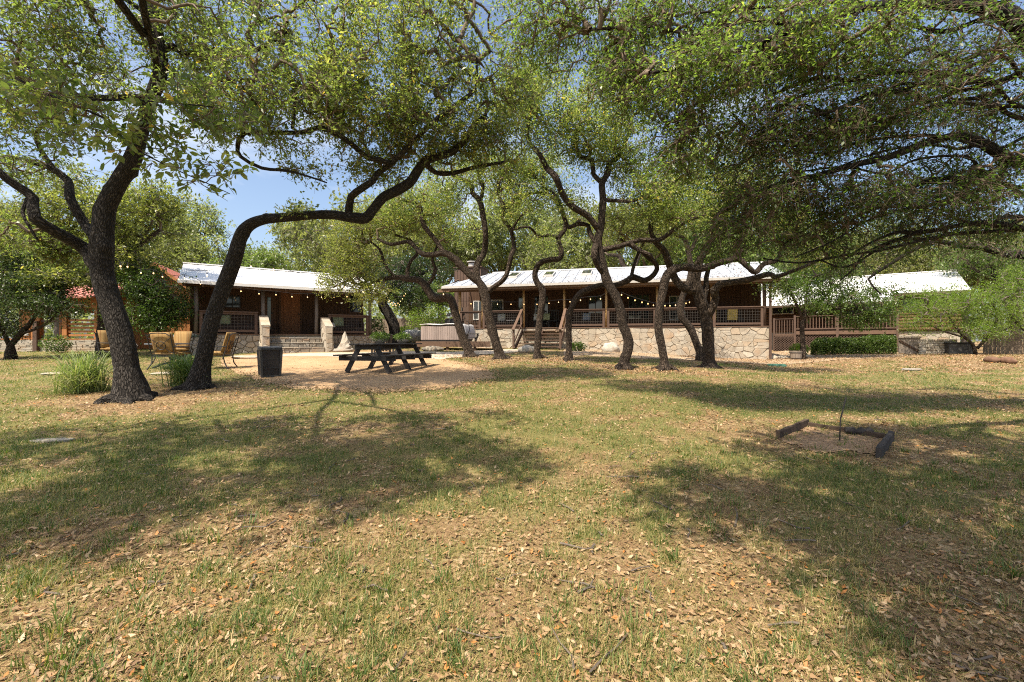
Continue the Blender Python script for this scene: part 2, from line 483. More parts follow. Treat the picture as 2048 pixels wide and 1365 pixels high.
def patch(name, loop, lift, mat, step=.35, fade=True):
    n = len(loop)
    x0, y0 = loop.min(0); x1, y1 = loop.max(0)
    xs = np.arange(x0, x1, step); ys = np.arange(y0, y1, step)
    gxx, gyy = np.meshgrid(xs, ys); px = (gxx + rng.uniform(-.1, .1, gxx.shape)).ravel(); py = (gyy + rng.uniform(-.1, .1, gyy.shape)).ravel()
    k = inside(loop, px, py)
    pts = [Vector(p) for p in loop] + [Vector(p) for p in zip(px[k], py[k])]
    ed = [(i, (i + 1) % n) for i in range(n)]
    v, e, f, *_ = geometry.delaunay_2d_cdt(pts, ed, [], 1, 1e-5)
    v = np.array([tuple(p) for p in v])
    z = gz(v[:, 0], v[:, 1]) + lift
    me = bpy.data.meshes.new(name)
    me.from_pydata([(a, b_, c) for (a, b_), c in zip(v, z)], [], [tuple(q) for q in f])
    if len(me.polygons) and me.polygons[0].normal.z < 0: me.flip_normals()
    me.update()
    return tag(link(name, me, mat), kind='structure')

def gravel_mat(name, stops, sc1=70):
    m, nt, b = mat_new(name); c = coords(nt)
    vo = nt.nodes.new('ShaderNodeTexVoronoi'); vo.inputs['Scale'].default_value = sc1; nt.links.new(c, vo.inputs['Vector'])
    sep = nt.nodes.new('ShaderNodeSeparateColor'); nt.links.new(vo.outputs['Color'], sep.inputs[0])
    big = noise(nt, .9, c, 5, .6)
    f = math_n(nt, 'ADD', math_n(nt, 'MULTIPLY', sep.outputs[0], .45), math_n(nt, 'MULTIPLY', big, .6))
    nt.links.new(ramp(nt, stops, f), b.inputs['Base Color']); b.inputs['Roughness'].default_value = .95; b.inputs['Specular IOR Level'].default_value = .1
    bump(nt, b, vo.outputs['Distance'], .5, .01)
    return m
M['gravel'] = gravel_mat('decomposed_granite', [(.2, (.23, .14, .075)), (.5, (.36, .235, .132)), (.8, (.48, .345, .215))])
M['pit'] = gravel_mat('pit_soil', [(.2, (.17, .105, .062)), (.5, (.27, .175, .108)), (.8, (.36, .25, .16))], 60)
M['path'] = gravel_mat('pale_path', [(.2, (.30, .25, .19)), (.5, (.43, .36, .28)), (.8, (.54, .47, .38))], 30)
M['bed'] = gravel_mat('leaf_mulch', [(.2, (.18, .115, .068)), (.5, (.34, .25, .16)), (.8, (.50, .40, .29))], 22)
patch('gravel_patio', PATIO, .008, M['gravel'])
PITL = smooth_loop([GP(*p)[:2] for p in [(1560, 882), (1590, 866), (1620, 857), (1690, 868), (1755, 877), (1778, 884), (1768, 905), (1752, 914), (1700, 906), (1640, 909), (1590, 893)]], 120, .03, 4)
patch('pit_soil', PITL, .012, M['pit'], .12)
patch('path', PATH, .014, M['path'])
patch('leaf_bed', BED, .012, M['bed'])

# ------------------------------------------------------------------ grass, fallen leaves and twigs (nobody could count them)
def wedge(n, y0, y1, power, seed, spread=1.22):
    r = np.random.default_rng(seed)
    u = r.random(n)
    if abs(power) < 1e-6: y = y0 * (y1 / y0) ** u
    else: y = (y0 ** power + u * (y1 ** power - y0 ** power)) ** (1 / power)
    x = r.uniform(-1, 1, n) * (y * 1024 / F * spread + .5)
    return x, y, r

def build_grass():
    co = []; fq = []; ft = []; tint = []; base = 0
    x, y, r = wedge(56000, 1.5, 24, .12, 21)
    g = grassiness(x, y)
    keep = (r.random(len(x)) < np.clip(g * 1.15 - .12, .0, 1)) & ~inside(PATIO, x + r.normal(0, .14, len(x)), y + r.normal(0, .30, len(x))) & ~inside(PATH, x, y) & ~inside(BED, x, y + r.normal(0, .15, len(x)))
    x, y, g = x[keep], y[keep], g[keep]
    nb = 9
    n = len(x) * nb
    tuft = np.repeat(np.arange(len(x)), nb)
    sp = .035 + .012 * np.sqrt(y[tuft])
    bx = x[tuft] + r.normal(0, 1, n) * sp; by = y[tuft] + r.normal(0, 1, n) * sp
    bz = gz(bx, by)
    tall = (.55 + .8 * r.random(len(x)))[tuft]
    h = (.017 + .036 * r.random(n)) * tall * (1 + .04 * np.minimum(by, 12))
    wd = np.maximum(.0022, by * .00042) * (1 + r.random(n))
    az = r.uniform(0, 2 * np.pi, n); lean = h * r.uniform(.15, 1.6, n)
    dx = np.cos(az); dy = np.sin(az); wx = -dy; wy = dx
    dryp = np.clip(.80 - .16 * sstep(3.2, 5, by) - .55 * g[tuft] + .25 * (fbm(bx * .8 + 50, by * .8 + 30, 3) - .5), .05, .75)
    t = np.where(r.random(n) < dryp, .66 + .34 * r.random(n), .62 * r.random(n) + .04)
    near = by < 5.5
    k = np.where(near)[0]
    def pt(i, a, up, s):
        return np.stack([bx[i] + dx[i] * lean[i] * a + wx[i] * wd[i] * s, by[i] + dy[i] * lean[i] * a + wy[i] * wd[i] * s, bz[i] + h[i] * up], -1)
    P = np.stack([pt(k, 0, -.05, -.5), pt(k, 0, -.05, .5), pt(k, .35, .6, .4), pt(k, .35, .6, -.4), pt(k, 1, 1, 0)], 1)
    co.append(P.reshape(-1, 3)); m_ = np.arange(len(k))[:, None] * 5
    fq.append(m_ + np.array([[0, 1, 2, 3]])); ft.append(m_ + np.array([[3, 2, 4]])); tint.append(np.repeat(t[k], 5)); base = len(k) * 5
    k = np.where(~near)[0]
    P = np.stack([pt(k, 0, -.05, -.6), pt(k, 0, -.05, .6), pt(k, 1, 1, 0)], 1)
    co.append(P.reshape(-1, 3)); m_ = np.arange(len(k))[:, None] * 3 + base
    ft.append(m_ + np.array([[0, 1, 2]])); tint.append(np.repeat(t[k], 3))
    me = np_mesh('lawn_grass', np.concatenate(co), [np.concatenate(fq), np.concatenate(ft)], False, {'tint': np.concatenate(tint)})
    tag(link('lawn_grass', me, M['grassblade']), 'short patchy lawn grass, green and straw coloured, over bare soil', 'grass', kind='stuff')

def build_litter():
    xs, ys, hs, szs = [], [], [], []
    x, y, r = wedge(135000, 1.4, 17, .15, 31)
    g = grassiness(x, y)
    dens = np.clip(1.1 - .75 * g, .30, 1) * (.5 + .5 * sstep(.35, .66, fbm(x * 1.3 + 90, y * 1.3 + 20, 3)))
    dens = dens * (1 - .93 * np.exp(-(((x - PIT[0]) / .75) ** 4 + ((y - PIT[1]) / .45) ** 4)))
    keep = (r.random(len(x)) < dens) & ~(inside(PATIO, x + r.normal(0, .22, len(x)), y + r.normal(0, .22, len(x))) & (r.random(len(x)) > .16))
    x, y = x[keep], y[keep]
    s = np.where(y < 6, .006 + .020 * r.random(len(x)) ** 1.4, .012 + .012 * r.random(len(x)) + .0008 * y)
    ex = np.repeat(PATIO, 9, 0) + r.normal(0, .22, (len(PATIO) * 9, 2)); ex = ex[ex[:, 1] < 16]
    x = np.concatenate([x, ex[:, 0]]); y = np.concatenate([y, ex[:, 1]]); s = np.concatenate([s, .022 + .016 * r.random(len(ex))])
    # mulch under the house wall and at the foot of the trees
    bx = r.uniform(BED[:, 0].min(), BED[:, 0].max(), 36000); by = r.uniform(BED[:, 1].min(), BED[:, 1].max(), 36000)
    k = inside(BED, bx, by); bx, by = bx[k], by[k]
    tx = np.concatenate([p[0] + r.normal(0, .9, 900) for p in TREE_SPOTS[2:8]]); ty = np.concatenate([p[1] + r.normal(0, .7, 900) for p in TREE_SPOTS[2:8]])
    far = 3.0 * sstep(.45, .6, r.random(16000))
    fx = r.uniform(8, 27, 16000); fy = r.uniform(15, 24, 16000)
    x = np.concatenate([x, bx, tx, fx]); y = np.concatenate([y, by, ty, fy]); s = np.concatenate([s, .024 + .02 * r.random(len(bx) + len(tx) + len(fx))])
    n = len(x)
    z = gz(x, y) + .004 + .014 * r.random(n) + np.where(np.arange(n) >= n - len(fx), .01, 0) + np.where(inside(BED, x, y), .014, 0)
    az = r.uniform(0, 2 * np.pi, n); tilt = r.normal(0, .35, n); roll = r.normal(0, .35, n); wv = s * r.uniform(.38, .56, n)
    ca, sa = np.cos(az), np.sin(az)
    def pt(l, w, zz):
        lz = np.sin(tilt) * l; ll = np.cos(tilt) * l; wz = np.sin(roll) * w; ww = np.cos(roll) * w
        return np.stack([x + ca * ll - sa * ww, y + sa * ll + ca * ww, z + lz + wz + zz], -1)
    cur = s * r.uniform(-.1, .45, n)
    P = np.stack([pt(-s, 0 * s, cur), pt(.05 * s, wv, cur * .3), pt(s, 0 * s, cur), pt(.05 * s, -wv, cur * .3)], 1)
    P[:, :, 2] = np.maximum(P[:, :, 2], gz(P[:, :, 0], P[:, :, 1]) + .002)
    m_ = np.arange(n)[:, None] * 4
    t = np.clip(r.beta(1.7, 1.7, n), 0, .93); t = np.where(r.random(n) < .05, 1.0, t)
    me = np_mesh('fallen_leaves', P.reshape(-1, 3), [m_ + np.array([[0, 1, 2, 3]])], False, {'tint': np.repeat(t, 4)})
    tag(link('fallen_leaves', me, M['litter']), 'tan and orange fallen oak leaves scattered over the lawn', 'fallen leaves', kind='stuff')

def build_sticks():
    mb = MB(); r = np.random.default_rng(5)
    for i in range(150):
        x, y, _ = wedge(1, 1.6, 11, .3, 900 + i); x = x[0]; y = y[0]
        a = r.uniform(0, 6.28); L = r.uniform(.06, .28); k = np.linspace(-1, 1, 4)[:, None]
        p = np.array([x, y]) + k * L / 2 * np.array([math.cos(a), math.sin(a)]) + r.normal(0, .08 * L, (4, 2))
        pts = np.column_stack([p, gz(p[:, 0], p[:, 1]) + .01 + r.random(4) * .012])
        mb.tube(pts, np.linspace(.006, .003, 4) * r.uniform(.7, 1.5), 4)
    o = mb.build('fallen_twigs', M['bark_far'], org=(0, 0, 0))
    tag(o, 'thin dead twigs lying about on the lawn', 'twigs', kind='stuff')
def build_tufts():
    x, y, r = wedge(1500, 1.6, 7.5, .5, 77)
    k = r.random(len(x)) < .25 + .6 * sstep(.42, .6, fbm(x * 1.2 + 4, y * 1.2 + 66, 2)); x, y = x[k], y[k]
    nb = 26; n = len(x) * nb; t_ = np.repeat(np.arange(len(x)), nb)
    sp = (.018 + .03 * r.random(len(x)))[t_]; hh = (.035 + .06 * r.random(len(x)) ** 1.5)[t_]
    ox, oy = r.normal(0, 1, n), r.normal(0, 1, n)
    bx = x[t_] + ox * sp; by = y[t_] + oy * sp; bz = gz(bx, by) - .004
    h = hh * r.uniform(.5, 1.25, n); az = np.arctan2(oy, ox) + r.normal(0, .7, n); ln = h * r.uniform(.15, 1.1, n); w = .0016 + .0016 * r.random(n)
    dx, dy = np.cos(az), np.sin(az)
    def pt(a, u, s): return np.stack([bx + dx * ln * a - dy * w * s, by + dy * ln * a + dx * w * s, bz + h * u], -1)
    P = np.stack([pt(0, 0, -1), pt(0, 0, 1), pt(.4, .62, .8), pt(.4, .62, -.8), pt(1, .92, 0)], 1); m_ = np.arange(n)[:, None] * 5
    ti = np.clip(np.where(r.random(n) < .16, .7 + .3 * r.random(n), (.1 + .3 * r.random(len(x)))[t_] + .25 * r.random(n)), 0, 1)
    me = np_mesh('grass_tufts', P.reshape(-1, 3), [m_ + np.array([[0, 1, 2, 3]]), m_ + np.array([[3, 2, 4]])], False, {'tint': np.repeat(ti, 5)})
    tag(link('grass_tufts', me, M['grassblade']), 'small green grass tufts dotted through the leaf litter in the foreground', 'grass', kind='stuff')
def build_thatch():
    x, y, r = wedge(170000, 1.4, 11, .1, 57)
    k = ~inside(PATIO, x, y) & (r.random(len(x)) < 1 - .8 * np.exp(-(((x - PIT[0]) / .75) ** 4 + ((y - PIT[1]) / .45) ** 4))); x, y = x[k], y[k]; n = len(x)
    L = r.uniform(.012, .04, n) * (1 + .05 * y); w = (.0010 + .0008 * r.random(n)) * np.maximum(1, y * .33); az = r.uniform(0, 2 * np.pi, n); z = gz(x, y) + .003 + .012 * r.random(n); t = r.normal(0, .22, n)
    dx, dy = np.cos(az), np.sin(az)
    P = np.stack([np.stack([x - dy * w, y + dx * w, z], -1), np.stack([x + dy * w, y - dx * w, z], -1), np.stack([x + dx * L, y + dy * L, z + np.abs(t) * L], -1)], 1)
    me = np_mesh('straw_thatch', P.reshape(-1, 3), [np.arange(n)[:, None] * 3 + np.array([[0, 1, 2]])], False, {'tint': np.repeat(np.clip(np.where(r.random(n) < .3, .2 + .35 * r.random(n), .68 + .32 * r.random(n)), 0, 1), 3)})
    tag(link('straw_thatch', me, M['grassblade']), 'dry straw coloured grass thatch lying flat across the lawn', 'thatch', kind='stuff')
build_thatch(); build_tufts()
build_grass(); build_litter(); build_sticks()

# ------------------------------------------------------------------ trees
def catmull(P, R, step):
    P = np.array(P, float); R = np.array(R, float); out = []; ro = []
    Q = np.vstack([2 * P[0] - P[1], P, 2 * P[-1] - P[-2]])
    for i in range(len(P) - 1):
        p0, p1, p2, p3 = Q[i], Q[i + 1], Q[i + 2], Q[i + 3]
        n = max(1, int(np.linalg.norm(p2 - p1) / step))
        for k in range(n):
            t = k / n
            out.append(.5 * ((2 * p1) + (-p0 + p2) * t + (2 * p0 - 5 * p1 + 4 * p2 - p3) * t * t + (-p0 + 3 * p1 - 3 * p2 + p3) * t ** 3))
            ro.append(R[i] * (1 - t) + R[i + 1] * t)
    out.append(P[-1]); ro.append(R[-1])
    return np.array(out), np.array(ro)

def limb_mesh(name, pts, rad, sides, org, rough, seed):
    X, Yv = frames_of(pts); m = len(pts)
    a = np.arange(sides + 1) * 2 * math.pi / sides + math.pi / 2
    L = np.concatenate([[0], np.cumsum(np.linalg.norm(np.diff(pts, axis=0), axis=1))])
    ang = (np.arange(sides + 1) % sides) * 2 * math.pi / sides
    nz = fbm(np.cos(ang)[None, :] * 1.7 + L[:, None] * 1.6 + seed * 3.1, np.sin(ang)[None, :] * 1.7 + L[:, None] * .9 + 13.7, 3) - .5
    nz2 = vnoise(np.cos(ang)[None, :] * 5 + L[:, None] * 5 + seed, np.sin(ang)[None, :] * 5 + L[:, None] * 3) - .5
    rr = rad[:, None] * (1 + rough * (1.1 * nz + .45 * nz2))
    rb_ = np.random.default_rng(seed + 500)
    for _ in range(int(L[-1] * 1.3)):                       # knots and old branch collars
        l0 = rb_.uniform(.1, 1) * L[-1]; a0 = rb_.uniform(0, 2 * math.pi); sz = rb_.uniform(.6, 1.4)
        i0 = int(np.argmin(np.abs(L - l0))); R0 = rad[i0]
        da = np.abs((ang - a0 + math.pi) % (2 * math.pi) - math.pi) * R0
        rr = rr + R0 * rb_.uniform(.12, .38) * np.exp(-(da[None, :] ** 2 + (L[:, None] - l0) ** 2) / (R0 * .45 * sz) ** 2)
    co = pts[:, None, :] + rr[..., None] * (X[:, None, :] * np.cos(a)[None, :, None] + Yv[:, None, :] * np.sin(a)[None, :, None])
    w = sides + 1
    i = np.arange(m - 1)[:, None] * w; j = np.arange(sides)[None, :]
    f = np.stack([i + j, i + j + 1, i + w + j + 1, i + w + j], -1).reshape(-1, 4)
    uv = np.stack([np.broadcast_to(np.arange(w) / sides, (m, w)) * (2 * math.pi * np.maximum(rad.max() * .8, .02)), np.broadcast_to(L[:, None], (m, w))], -1).reshape(-1, 2)
    cap0 = np.array([list(range(sides))[::-1]]); cap1 = np.array([[(m - 1) * w + k for k in range(sides)]])
    return np_mesh(name, co.reshape(-1, 3) - org, [f, cap0, cap1], True, None, uv)

def leaves_mesh(name, cen, dirs, size, tint, org, r, shape=4, flat=.55, wid=.42):
    n = len(cen)
    nrm = r.normal(0, 1, (n, 3)) * flat + np.array([0, 0, 1.0])
    d = dirs / (np.linalg.norm(dirs, axis=1)[:, None] + 1e-9)
    side = np.cross(d, nrm); side /= np.linalg.norm(side, axis=1)[:, None] + 1e-9
    up = np.cross(side, d)
    s = size[:, None]; w = s * wid * r.uniform(.8, 1.25, (n, 1)); fold = up * s * r.uniform(.05, .22, (n, 1)); droop = -up * s * r.uniform(.0, .3, (n, 1))
    if shape == 4:
        P = np.stack([cen, cen + d * s * .95 + side * w + fold, cen + d * s * 2 + droop, cen + d * s * .95 - side * w + fold], 1)
        F_ = [np.arange(n)[:, None] * 4 + np.array([[0, 1, 2, 3]])]; k = 4
    else:
        P = np.stack([cen, cen + d * s * .6 + side * w * .85 + fold, cen + d * s * 1.35 + side * w * .9 + fold, cen + d * s * 2 + droop,
                      cen + d * s * 1.35 - side * w * .9 + fold, cen + d * s * .6 - side * w * .85 + fold], 1)
        m_ = np.arange(n)[:, None] * 6; F_ = [m_ + np.array([[0, 1, 2, 3]]), m_ + np.array([[0, 3, 4, 5]])]; k = 6
    return np_mesh(name, P.reshape(-1, 3) - org, F_, False, {'tint': np.repeat(tint, k)})

def tubes_mesh(name, chains, org, fine=4):
    co = []; fs = []; b0 = 0
    for pts, rad in chains:
        c, f = tube_arrays(pts, rad, 5 if rad[0] > .022 else (4 if rad[0] > .009 else 3))
        co.append(c); fs.append(f + b0); b0 += len(c)
    return np_mesh(name, np.concatenate(co) - org, [np.concatenate(fs)], True)

def sample_blob(b, r):
    """(px,py,Y, rx_px,ry_px,rY_m, n) in photograph pixels at depth, or ('w',x,y,z,rx,ry,rz,n) in metres"""
    n0 = b[-1]; n = int(n0 * 1.6)
    v = r.normal(0, 1, (n, 3)); v /= np.linalg.norm(v, axis=1)[:, None]
    v *= r.random((n, 1)) ** (1 / 2.4)
    if b[0] == 'w':
        q = np.array(b[1:4]) + v * np.array(b[4:7]); k = .9
    else:
        px, py, Y, rx, ry, rY, _ = b
        c = W(px, py, Y); s = Y / F
        q = c + v * np.array([rx * s, rY, ry * s]); k = 9.0 / Y
    # leave gaps: keep the points of the denser clumps
    d = fbm(q[:, 0] * k * 2.1 + q[:, 1] * .9 + 30, q[:, 2] * k * 2.3 + 11 + q[:, 1] * .5, 2) + .22 * r.random(n)
    return q[np.argsort(-d)[:n0]]

def grow_tree(name, label, base, limbs, blobs, leafmat, barkmat, cat='tree', group=None, leaf=.022, per=46, spread=.24, shape=4, subtwig=False,
              rough=.16, seed=1, sides=12, r0=.0035, crook=.13, step=.24, droop=0.0, tint=(.0, .8), attach_min=1.3, wid=.42, twigmat=None, roots=0, subdir=None, alone=True, step_l=.14, maxr=.05, root=None):
    r = np.random.default_rng(seed)
    org = np.array(base, float)
    root = empty(name, base, label, cat, group) if root is None else root
    org = origin(root)
    P = np.zeros((90000, 3)); rad = np.zeros(90000); ok = np.zeros(90000, bool); par = np.full(90000, -1, int); N = 0
    for li, lb in enumerate(limbs):
        pts = []; rr = []
        for q in lb:
            if q[0] == 'w': pts.append(np.array(q[1:4], float)); rr.append(q[4])
            else: pts.append(W(q[0], q[1], q[2])); rr.append(q[3] * q[2] / F / math.sqrt(1 + ((min(q[0], 2300) - 1024) / F) ** 2))
        pts = np.array(pts)
        if li > 0 and len(pts) > 2: pts[2:-1, 1] += r.normal(0, .10, len(pts) - 3)
        cp, cr = catmull(pts, rr, step_l if not (li == 0 and roots) else .07)
        me = limb_mesh('trunk' if li == 0 else 'branch', cp, cr, sides + (8 if li == 0 and roots else 0), org, rough, seed * 7 + li)
        link('trunk' if li == 0 else 'branch', me, barkmat, root)
        n = len(cp); P[N:N + n] = cp; rad[N:N + n] = cr; ok[N:N + n] = (cp[:, 2] - org[2]) > attach_min; N += n
    for k in range(roots):
        a = k * 2 * math.pi / roots + r.uniform(-.3, .3); L = r.uniform(.3, .55); b0 = np.array(base)
        rb = rad[0]
        q = [b0 + np.array([math.cos(a), math.sin(a), 0]) * t * L + np.array([0, 0, 0]) for t in (.12, .4, .7, 1.0)]
        q = np.array(q); q[1:, :2] += r.normal(0, .06, (3, 2)); q[:, 2] = gz(q[:, 0], q[:, 1]) + np.array([.16, .05, .01, -.06])
        cp, cr = catmull(q, [rb * .42, rb * .34, rb * .24, rb * .12], .07)
        link('root', limb_mesh('root', cp, cr, 8, org, .3, seed + k), barkmat, root)
    NF = N
    T = np.concatenate([sample_blob(b, r) for b in blobs])
    T[:, 2] = np.maximum(T[:, 2], gz(T[:, 0], T[:, 1]) + .3)
    idx0 = np.where(ok[:N])[0]
    sk = P[idx0][::2]
    d0 = np.array([np.min(((sk - t) ** 2).sum(1)) for t in T])
    chains = []; ends = []
    for ti in np.argsort(d0):
        t = T[ti]
        dd = ((P[:N] - t) ** 2).sum(1); dd[~ok[:N]] = 1e9
        j = int(np.argmin(dd)); p = P[j]; D = math.sqrt(dd[j])
        n = max(2, int(math.ceil(D / step)))
        k = np.arange(1, n + 1) / n
        pert = np.cumsum(r.normal(0, 1, (n, 3)), 0) if n > 1 else np.zeros((1, 3))
        pert -= k[:, None] * pert[-1]
        pert *= crook * D / math.sqrt(n)
        q = p + k[:, None] * (t - p) + pert
        q[:, 2] += (np.sin(k * math.pi)) * D * r.uniform(-.02, .14)
        P[N:N + n] = q; ok[N:N + n] = True; par[N] = j; par[N + 1:N + n] = np.arange(N, N + n - 1)
        chains.append((j, N, n)); ends.append(N + n - 1); N += n
    cnt = np.zeros(N)
    cnt[ends] += 1
    for i in range(N - 1, NF - 1, -1):
        if par[i] >= 0: cnt[par[i]] += cnt[i]
    rr = np.minimum(r0 * np.maximum(cnt, 1) ** .52, maxr)
    tb = []
    for j, s, n in chains:
        pts = np.vstack([P[j], P[s:s + n]])
        r1 = rr[s:s + n]
        tb.append((pts, np.concatenate([[r1[0]], r1])))
    # leaf sprays
    E = P[ends]; ne = len(E)
    pdir = E - P[np.maximum(par[ends], 0)]; pdir /= np.linalg.norm(pdir, axis=1)[:, None] + 1e-9
    ns = 5
    m = ne * ns; ei = np.repeat(np.arange(ne), ns)
    sd = r.normal(0, 1, (m, 3)) + pdir[ei] * .7 + np.array([0, 0, -droop]); sd[:, 2] *= .75
    if subdir is not None: sd += np.array(subdir)
    sd /= np.linalg.norm(sd, axis=1)[:, None]
    sl = spread * r.uniform(.55, 1.45, m)
    if subtwig:
        tip = E[ei] + sd * sl[:, None] + np.array([0, 0, -.1]) * sl[:, None]
        for k in range(m): tb.append((np.array([E[ei[k]], tip[k]]), np.array([.0030, .0016])))
    me = tubes_mesh('twigs', tb, org)
    tag(link('twigs', me, twigmat or M['twig_brown'], root), kind='stuff')
    lp = max(1, per // ns)
    L = m * lp; si = np.repeat(np.arange(m), lp)
    f = r.uniform(.15, 1.05, L)
    cen = E[ei[si]] + sd[si] * (sl[si] * f)[:, None] + r.normal(0, .10, (L, 3)) * spread
    ld = sd[si] * .6 + r.normal(0, .75, (L, 3)); ld[:, 2] -= .1 + droop * .5
    sz = leaf * r.uniform(.5, 1.4, L)
    ct = r.random(ne)[ei[si]]
    tn = np.clip(tint[0] + (tint[1] - tint[0]) * (.45 * ct + .55 * r.random(L)), 0, .97)
    tn = np.where(r.random(L) < .012, 1.0, tn)
    me = leaves_mesh('foliage', cen, ld, sz, tn, org, r, shape, wid=wid)
    tag(link('foliage', me, leafmat, root), kind='stuff')
    return root

def g3(px, py):
    return GP(px, py)
def b0(p, r): return ('w', p[0], p[1], p[2] - .05, r)

# --- the thick oak at the left
p = g3(262, 800); Y = p[1]
grow_tree('oak_tree', 'thick dark oak beside the pale grass clump, forking into three at left', p,
  [[b0(p, .37), ('w', p[0], p[1], p[2] + .12, .30), (255, 738, Y, 27.3), (243, 677, Y, 27.3), (224, 615, Y, 25.5), (205, 554, Y, 25.5), (203, 500, Y, 27.3), (206, 455, Y, 24.6), (213, 413, Y, 22.9), (239, 362, Y, 20.2), (261, 327, Y, 20.2), (274, 293, Y, 17.6), (288, 241, Y, 15.8), (303, 196, Y, 15.8), (318, 155, Y, 15.8), (323, 120, Y, 14.1), (321, 98, Y, 12.3), (315, 69, Y, 13.2), (308, 34, Y, 13.2), (302, 0, Y, 12.3), (296, -50, Y, 11.4), (310, -110, Y, 8.8)],
   [(205, 545, Y, 17.6), (182, 520, Y, 16.7), (148, 492, Y - .1, 15.8), (101, 446, Y - .3, 14.1), (62, 396, Y - .5, 12.3), (20, 360, Y - .6, 10.6), (-15, 330, Y - .7, 8.8), (-90, 290, Y - .8, 7.0)],
   [(207, 500, Y, 14.1), (185, 470, Y + .1, 12.3), (172, 450, Y + .2, 11.4), (162, 406, Y + .3, 10.6), (138, 362, Y + .4, 9.7), (107, 337, Y + .4, 8.8), (69, 324, Y + .5, 7.9), (21, 315, Y + .5, 6.6), (-40, 322, Y + .6, 5.3)],
   [(108, 338, Y + .4, 6.2), (83, 303, Y + .4, 6.2), (74, 269, Y + .3, 5.3), (90, 251, Y + .3, 4.4), (110, 220, Y + .3, 3.5)],
   [(303, 196, Y, 9.7), (286, 196, Y - .1, 8.8), (241, 200, Y - .3, 7.9), (193, 203, Y - .4, 7.9), (151, 193, Y - .5, 7.0), (69, 193, Y - .7, 6.2), (34, 190, Y - .7, 6.2), (-30, 180, Y - .8, 5.3)],
   [(320, 100, Y, 8.8), (345, 93, Y + .1, 8.8), (365, 103, Y + .2, 7.9), (390, 108, Y + .3, 7.0), (430, 100, Y + .4, 6.2), (500, 92, Y + .5, 4.4), (580, 60, Y + .6, 3.5)],
   [(308, 196, Y, 7.0), (344, 200, Y - .2, 7.0), (389, 176, Y - .4, 6.2), (440, 165, Y - .6, 4.4), (500, 160, Y - .8, 3.5)],
   [(306, 40, Y, 7.0), (290, 26, Y - .1, 6.2), (262, 6, Y - .2, 5.3), (225, -15, Y - .4, 4.4), (160, -30, Y - .6, 3.5)],
   [(316, 140, Y, 7.0), ('w', -5.6, 6.9, 6.6, .05), ('w', -5.0, 5.9, 6.6, .04), ('w', -4.5, 5.0, 6.4, .03)],
   [(55, 398, Y - .5, 5.3), (45, 425, Y - .6, 4.4), (62, 455, Y - .6, 3.5), (75, 480, Y - .6, 2.6)]],
  [(110, 90, 8.0, 190, 120, 1.8, 320), (60, 215, 7.7, 140, 80, 1.2, 130), (250, 60, 8.3, 190, 90, 1.6, 190), (450, 90, 8.3, 170, 110, 1.4, 260), (560, 200, 8.0, 130, 80, 1.2, 150),
   (150, 180, 7.4, 120, 50, 1.0, 50), (430, 225, 7.6, 130, 50, 1.0, 120), (60, 340, 8.6, 90, 30, .8, 50), (270, -120, 8.2, 420, 110, 2.6, 300),
   (60, 470, 8.4, 80, 30, .4, 30)],
  M['leaf_oak'], M['bark_dark'], leaf=.036, per=28, subtwig=True, seed=3, sides=16, roots=6, rough=.13, twigmat=M['twig_brown'], attach_min=2.1, spread=.28, r0=.0050, crook=.12, wid=.45)
L1root = bpy.data.objects['oak_tree']
grow_tree('oak_tree', '', p,
  [[('w', -6.0, 7.4, 6.5, .06), ('w', -5.6, 5.8, 6.6, .05), ('w', -5.2, 4.2, 6.5, .045), ('w', -4.6, 2.6, 6.5, .04), ('w', -4.2, 1.2, 6.5, .02)],
   [('w', -5.5, 5.4, 6.6, .06), ('w', -4.4, 4.6, 6.7, .045), ('w', -3.2, 3.4, 6.6, .03), ('w', -2.6, 2.4, 6.5, .02)],
   [('w', -5.6, 5.6, 6.6, .06), ('w', -6.6, 4.4, 6.7, .045), ('w', -7.6, 3.2, 6.6, .03), ('w', -8.0, 2.0, 6.5, .02)]],
  [('w', -5.6, 2.80, 6.4, 1.9, 1.4, .6, 237), ('w', -3.3, 2.00, 6.4, 1.5, 1.2, .5, 229), ('w', -5.0, 0.80, 6.4, 1.8, 1.0, .5, 172), ('w', -7.8, 2.50, 6.5, 1.3, 1.7, .5, 122), ('w', -3.4, 3.70, 6.7, 1.4, .8, .5, 73)],
  M['leaf_oak'], M['bark_dark'], leaf=.042, per=46, seed=45, sides=8, rough=.2, attach_min=.5, spread=.3, r0=.004, wid=.5, root=L1root, step=.3)
grow_tree('oak_tree', '', p,
  [[('w', -6.2, 4.4, 5.4, .04), ('w', -5.2, 3.9, 4.5, .03), (-120, 60, 3.6, 5), (20, 150, 3.5, 4), (120, 200, 3.45, 3.4), (205, 235, 3.4, 3), (260, 290, 3.4, 2), (330, 300, 3.4, 1.4)],
   [(180, 200, 3.45, 3), (260, 200, 3.5, 2.4), (350, 190, 3.5, 2), (430, 215, 3.5, 1.4)],
   [(250, 288, 3.4, 2), (330, 330, 3.35, 1.6), (410, 365, 3.35, 1.2), (460, 388, 3.35, .8)]],
  [(150, 240, 3.4, 130, 50, .35, 22), (310, 285, 3.4, 90, 40, .3, 20), (420, 225, 3.5, 90, 45, .3, 22), (420, 350, 3.35, 60, 30, .15, 8), (60, 180, 3.5, 90, 50, .3, 16)],
  M['leaf_oak'], M['bark_dark'], leaf=.030, per=20, shape=6, subtwig=True, seed=44, sides=8, rough=.2, attach_min=.5, spread=.13, r0=.0016, maxr=.012, wid=.46, tint=(.0, .9), root=L1root, step=.14)

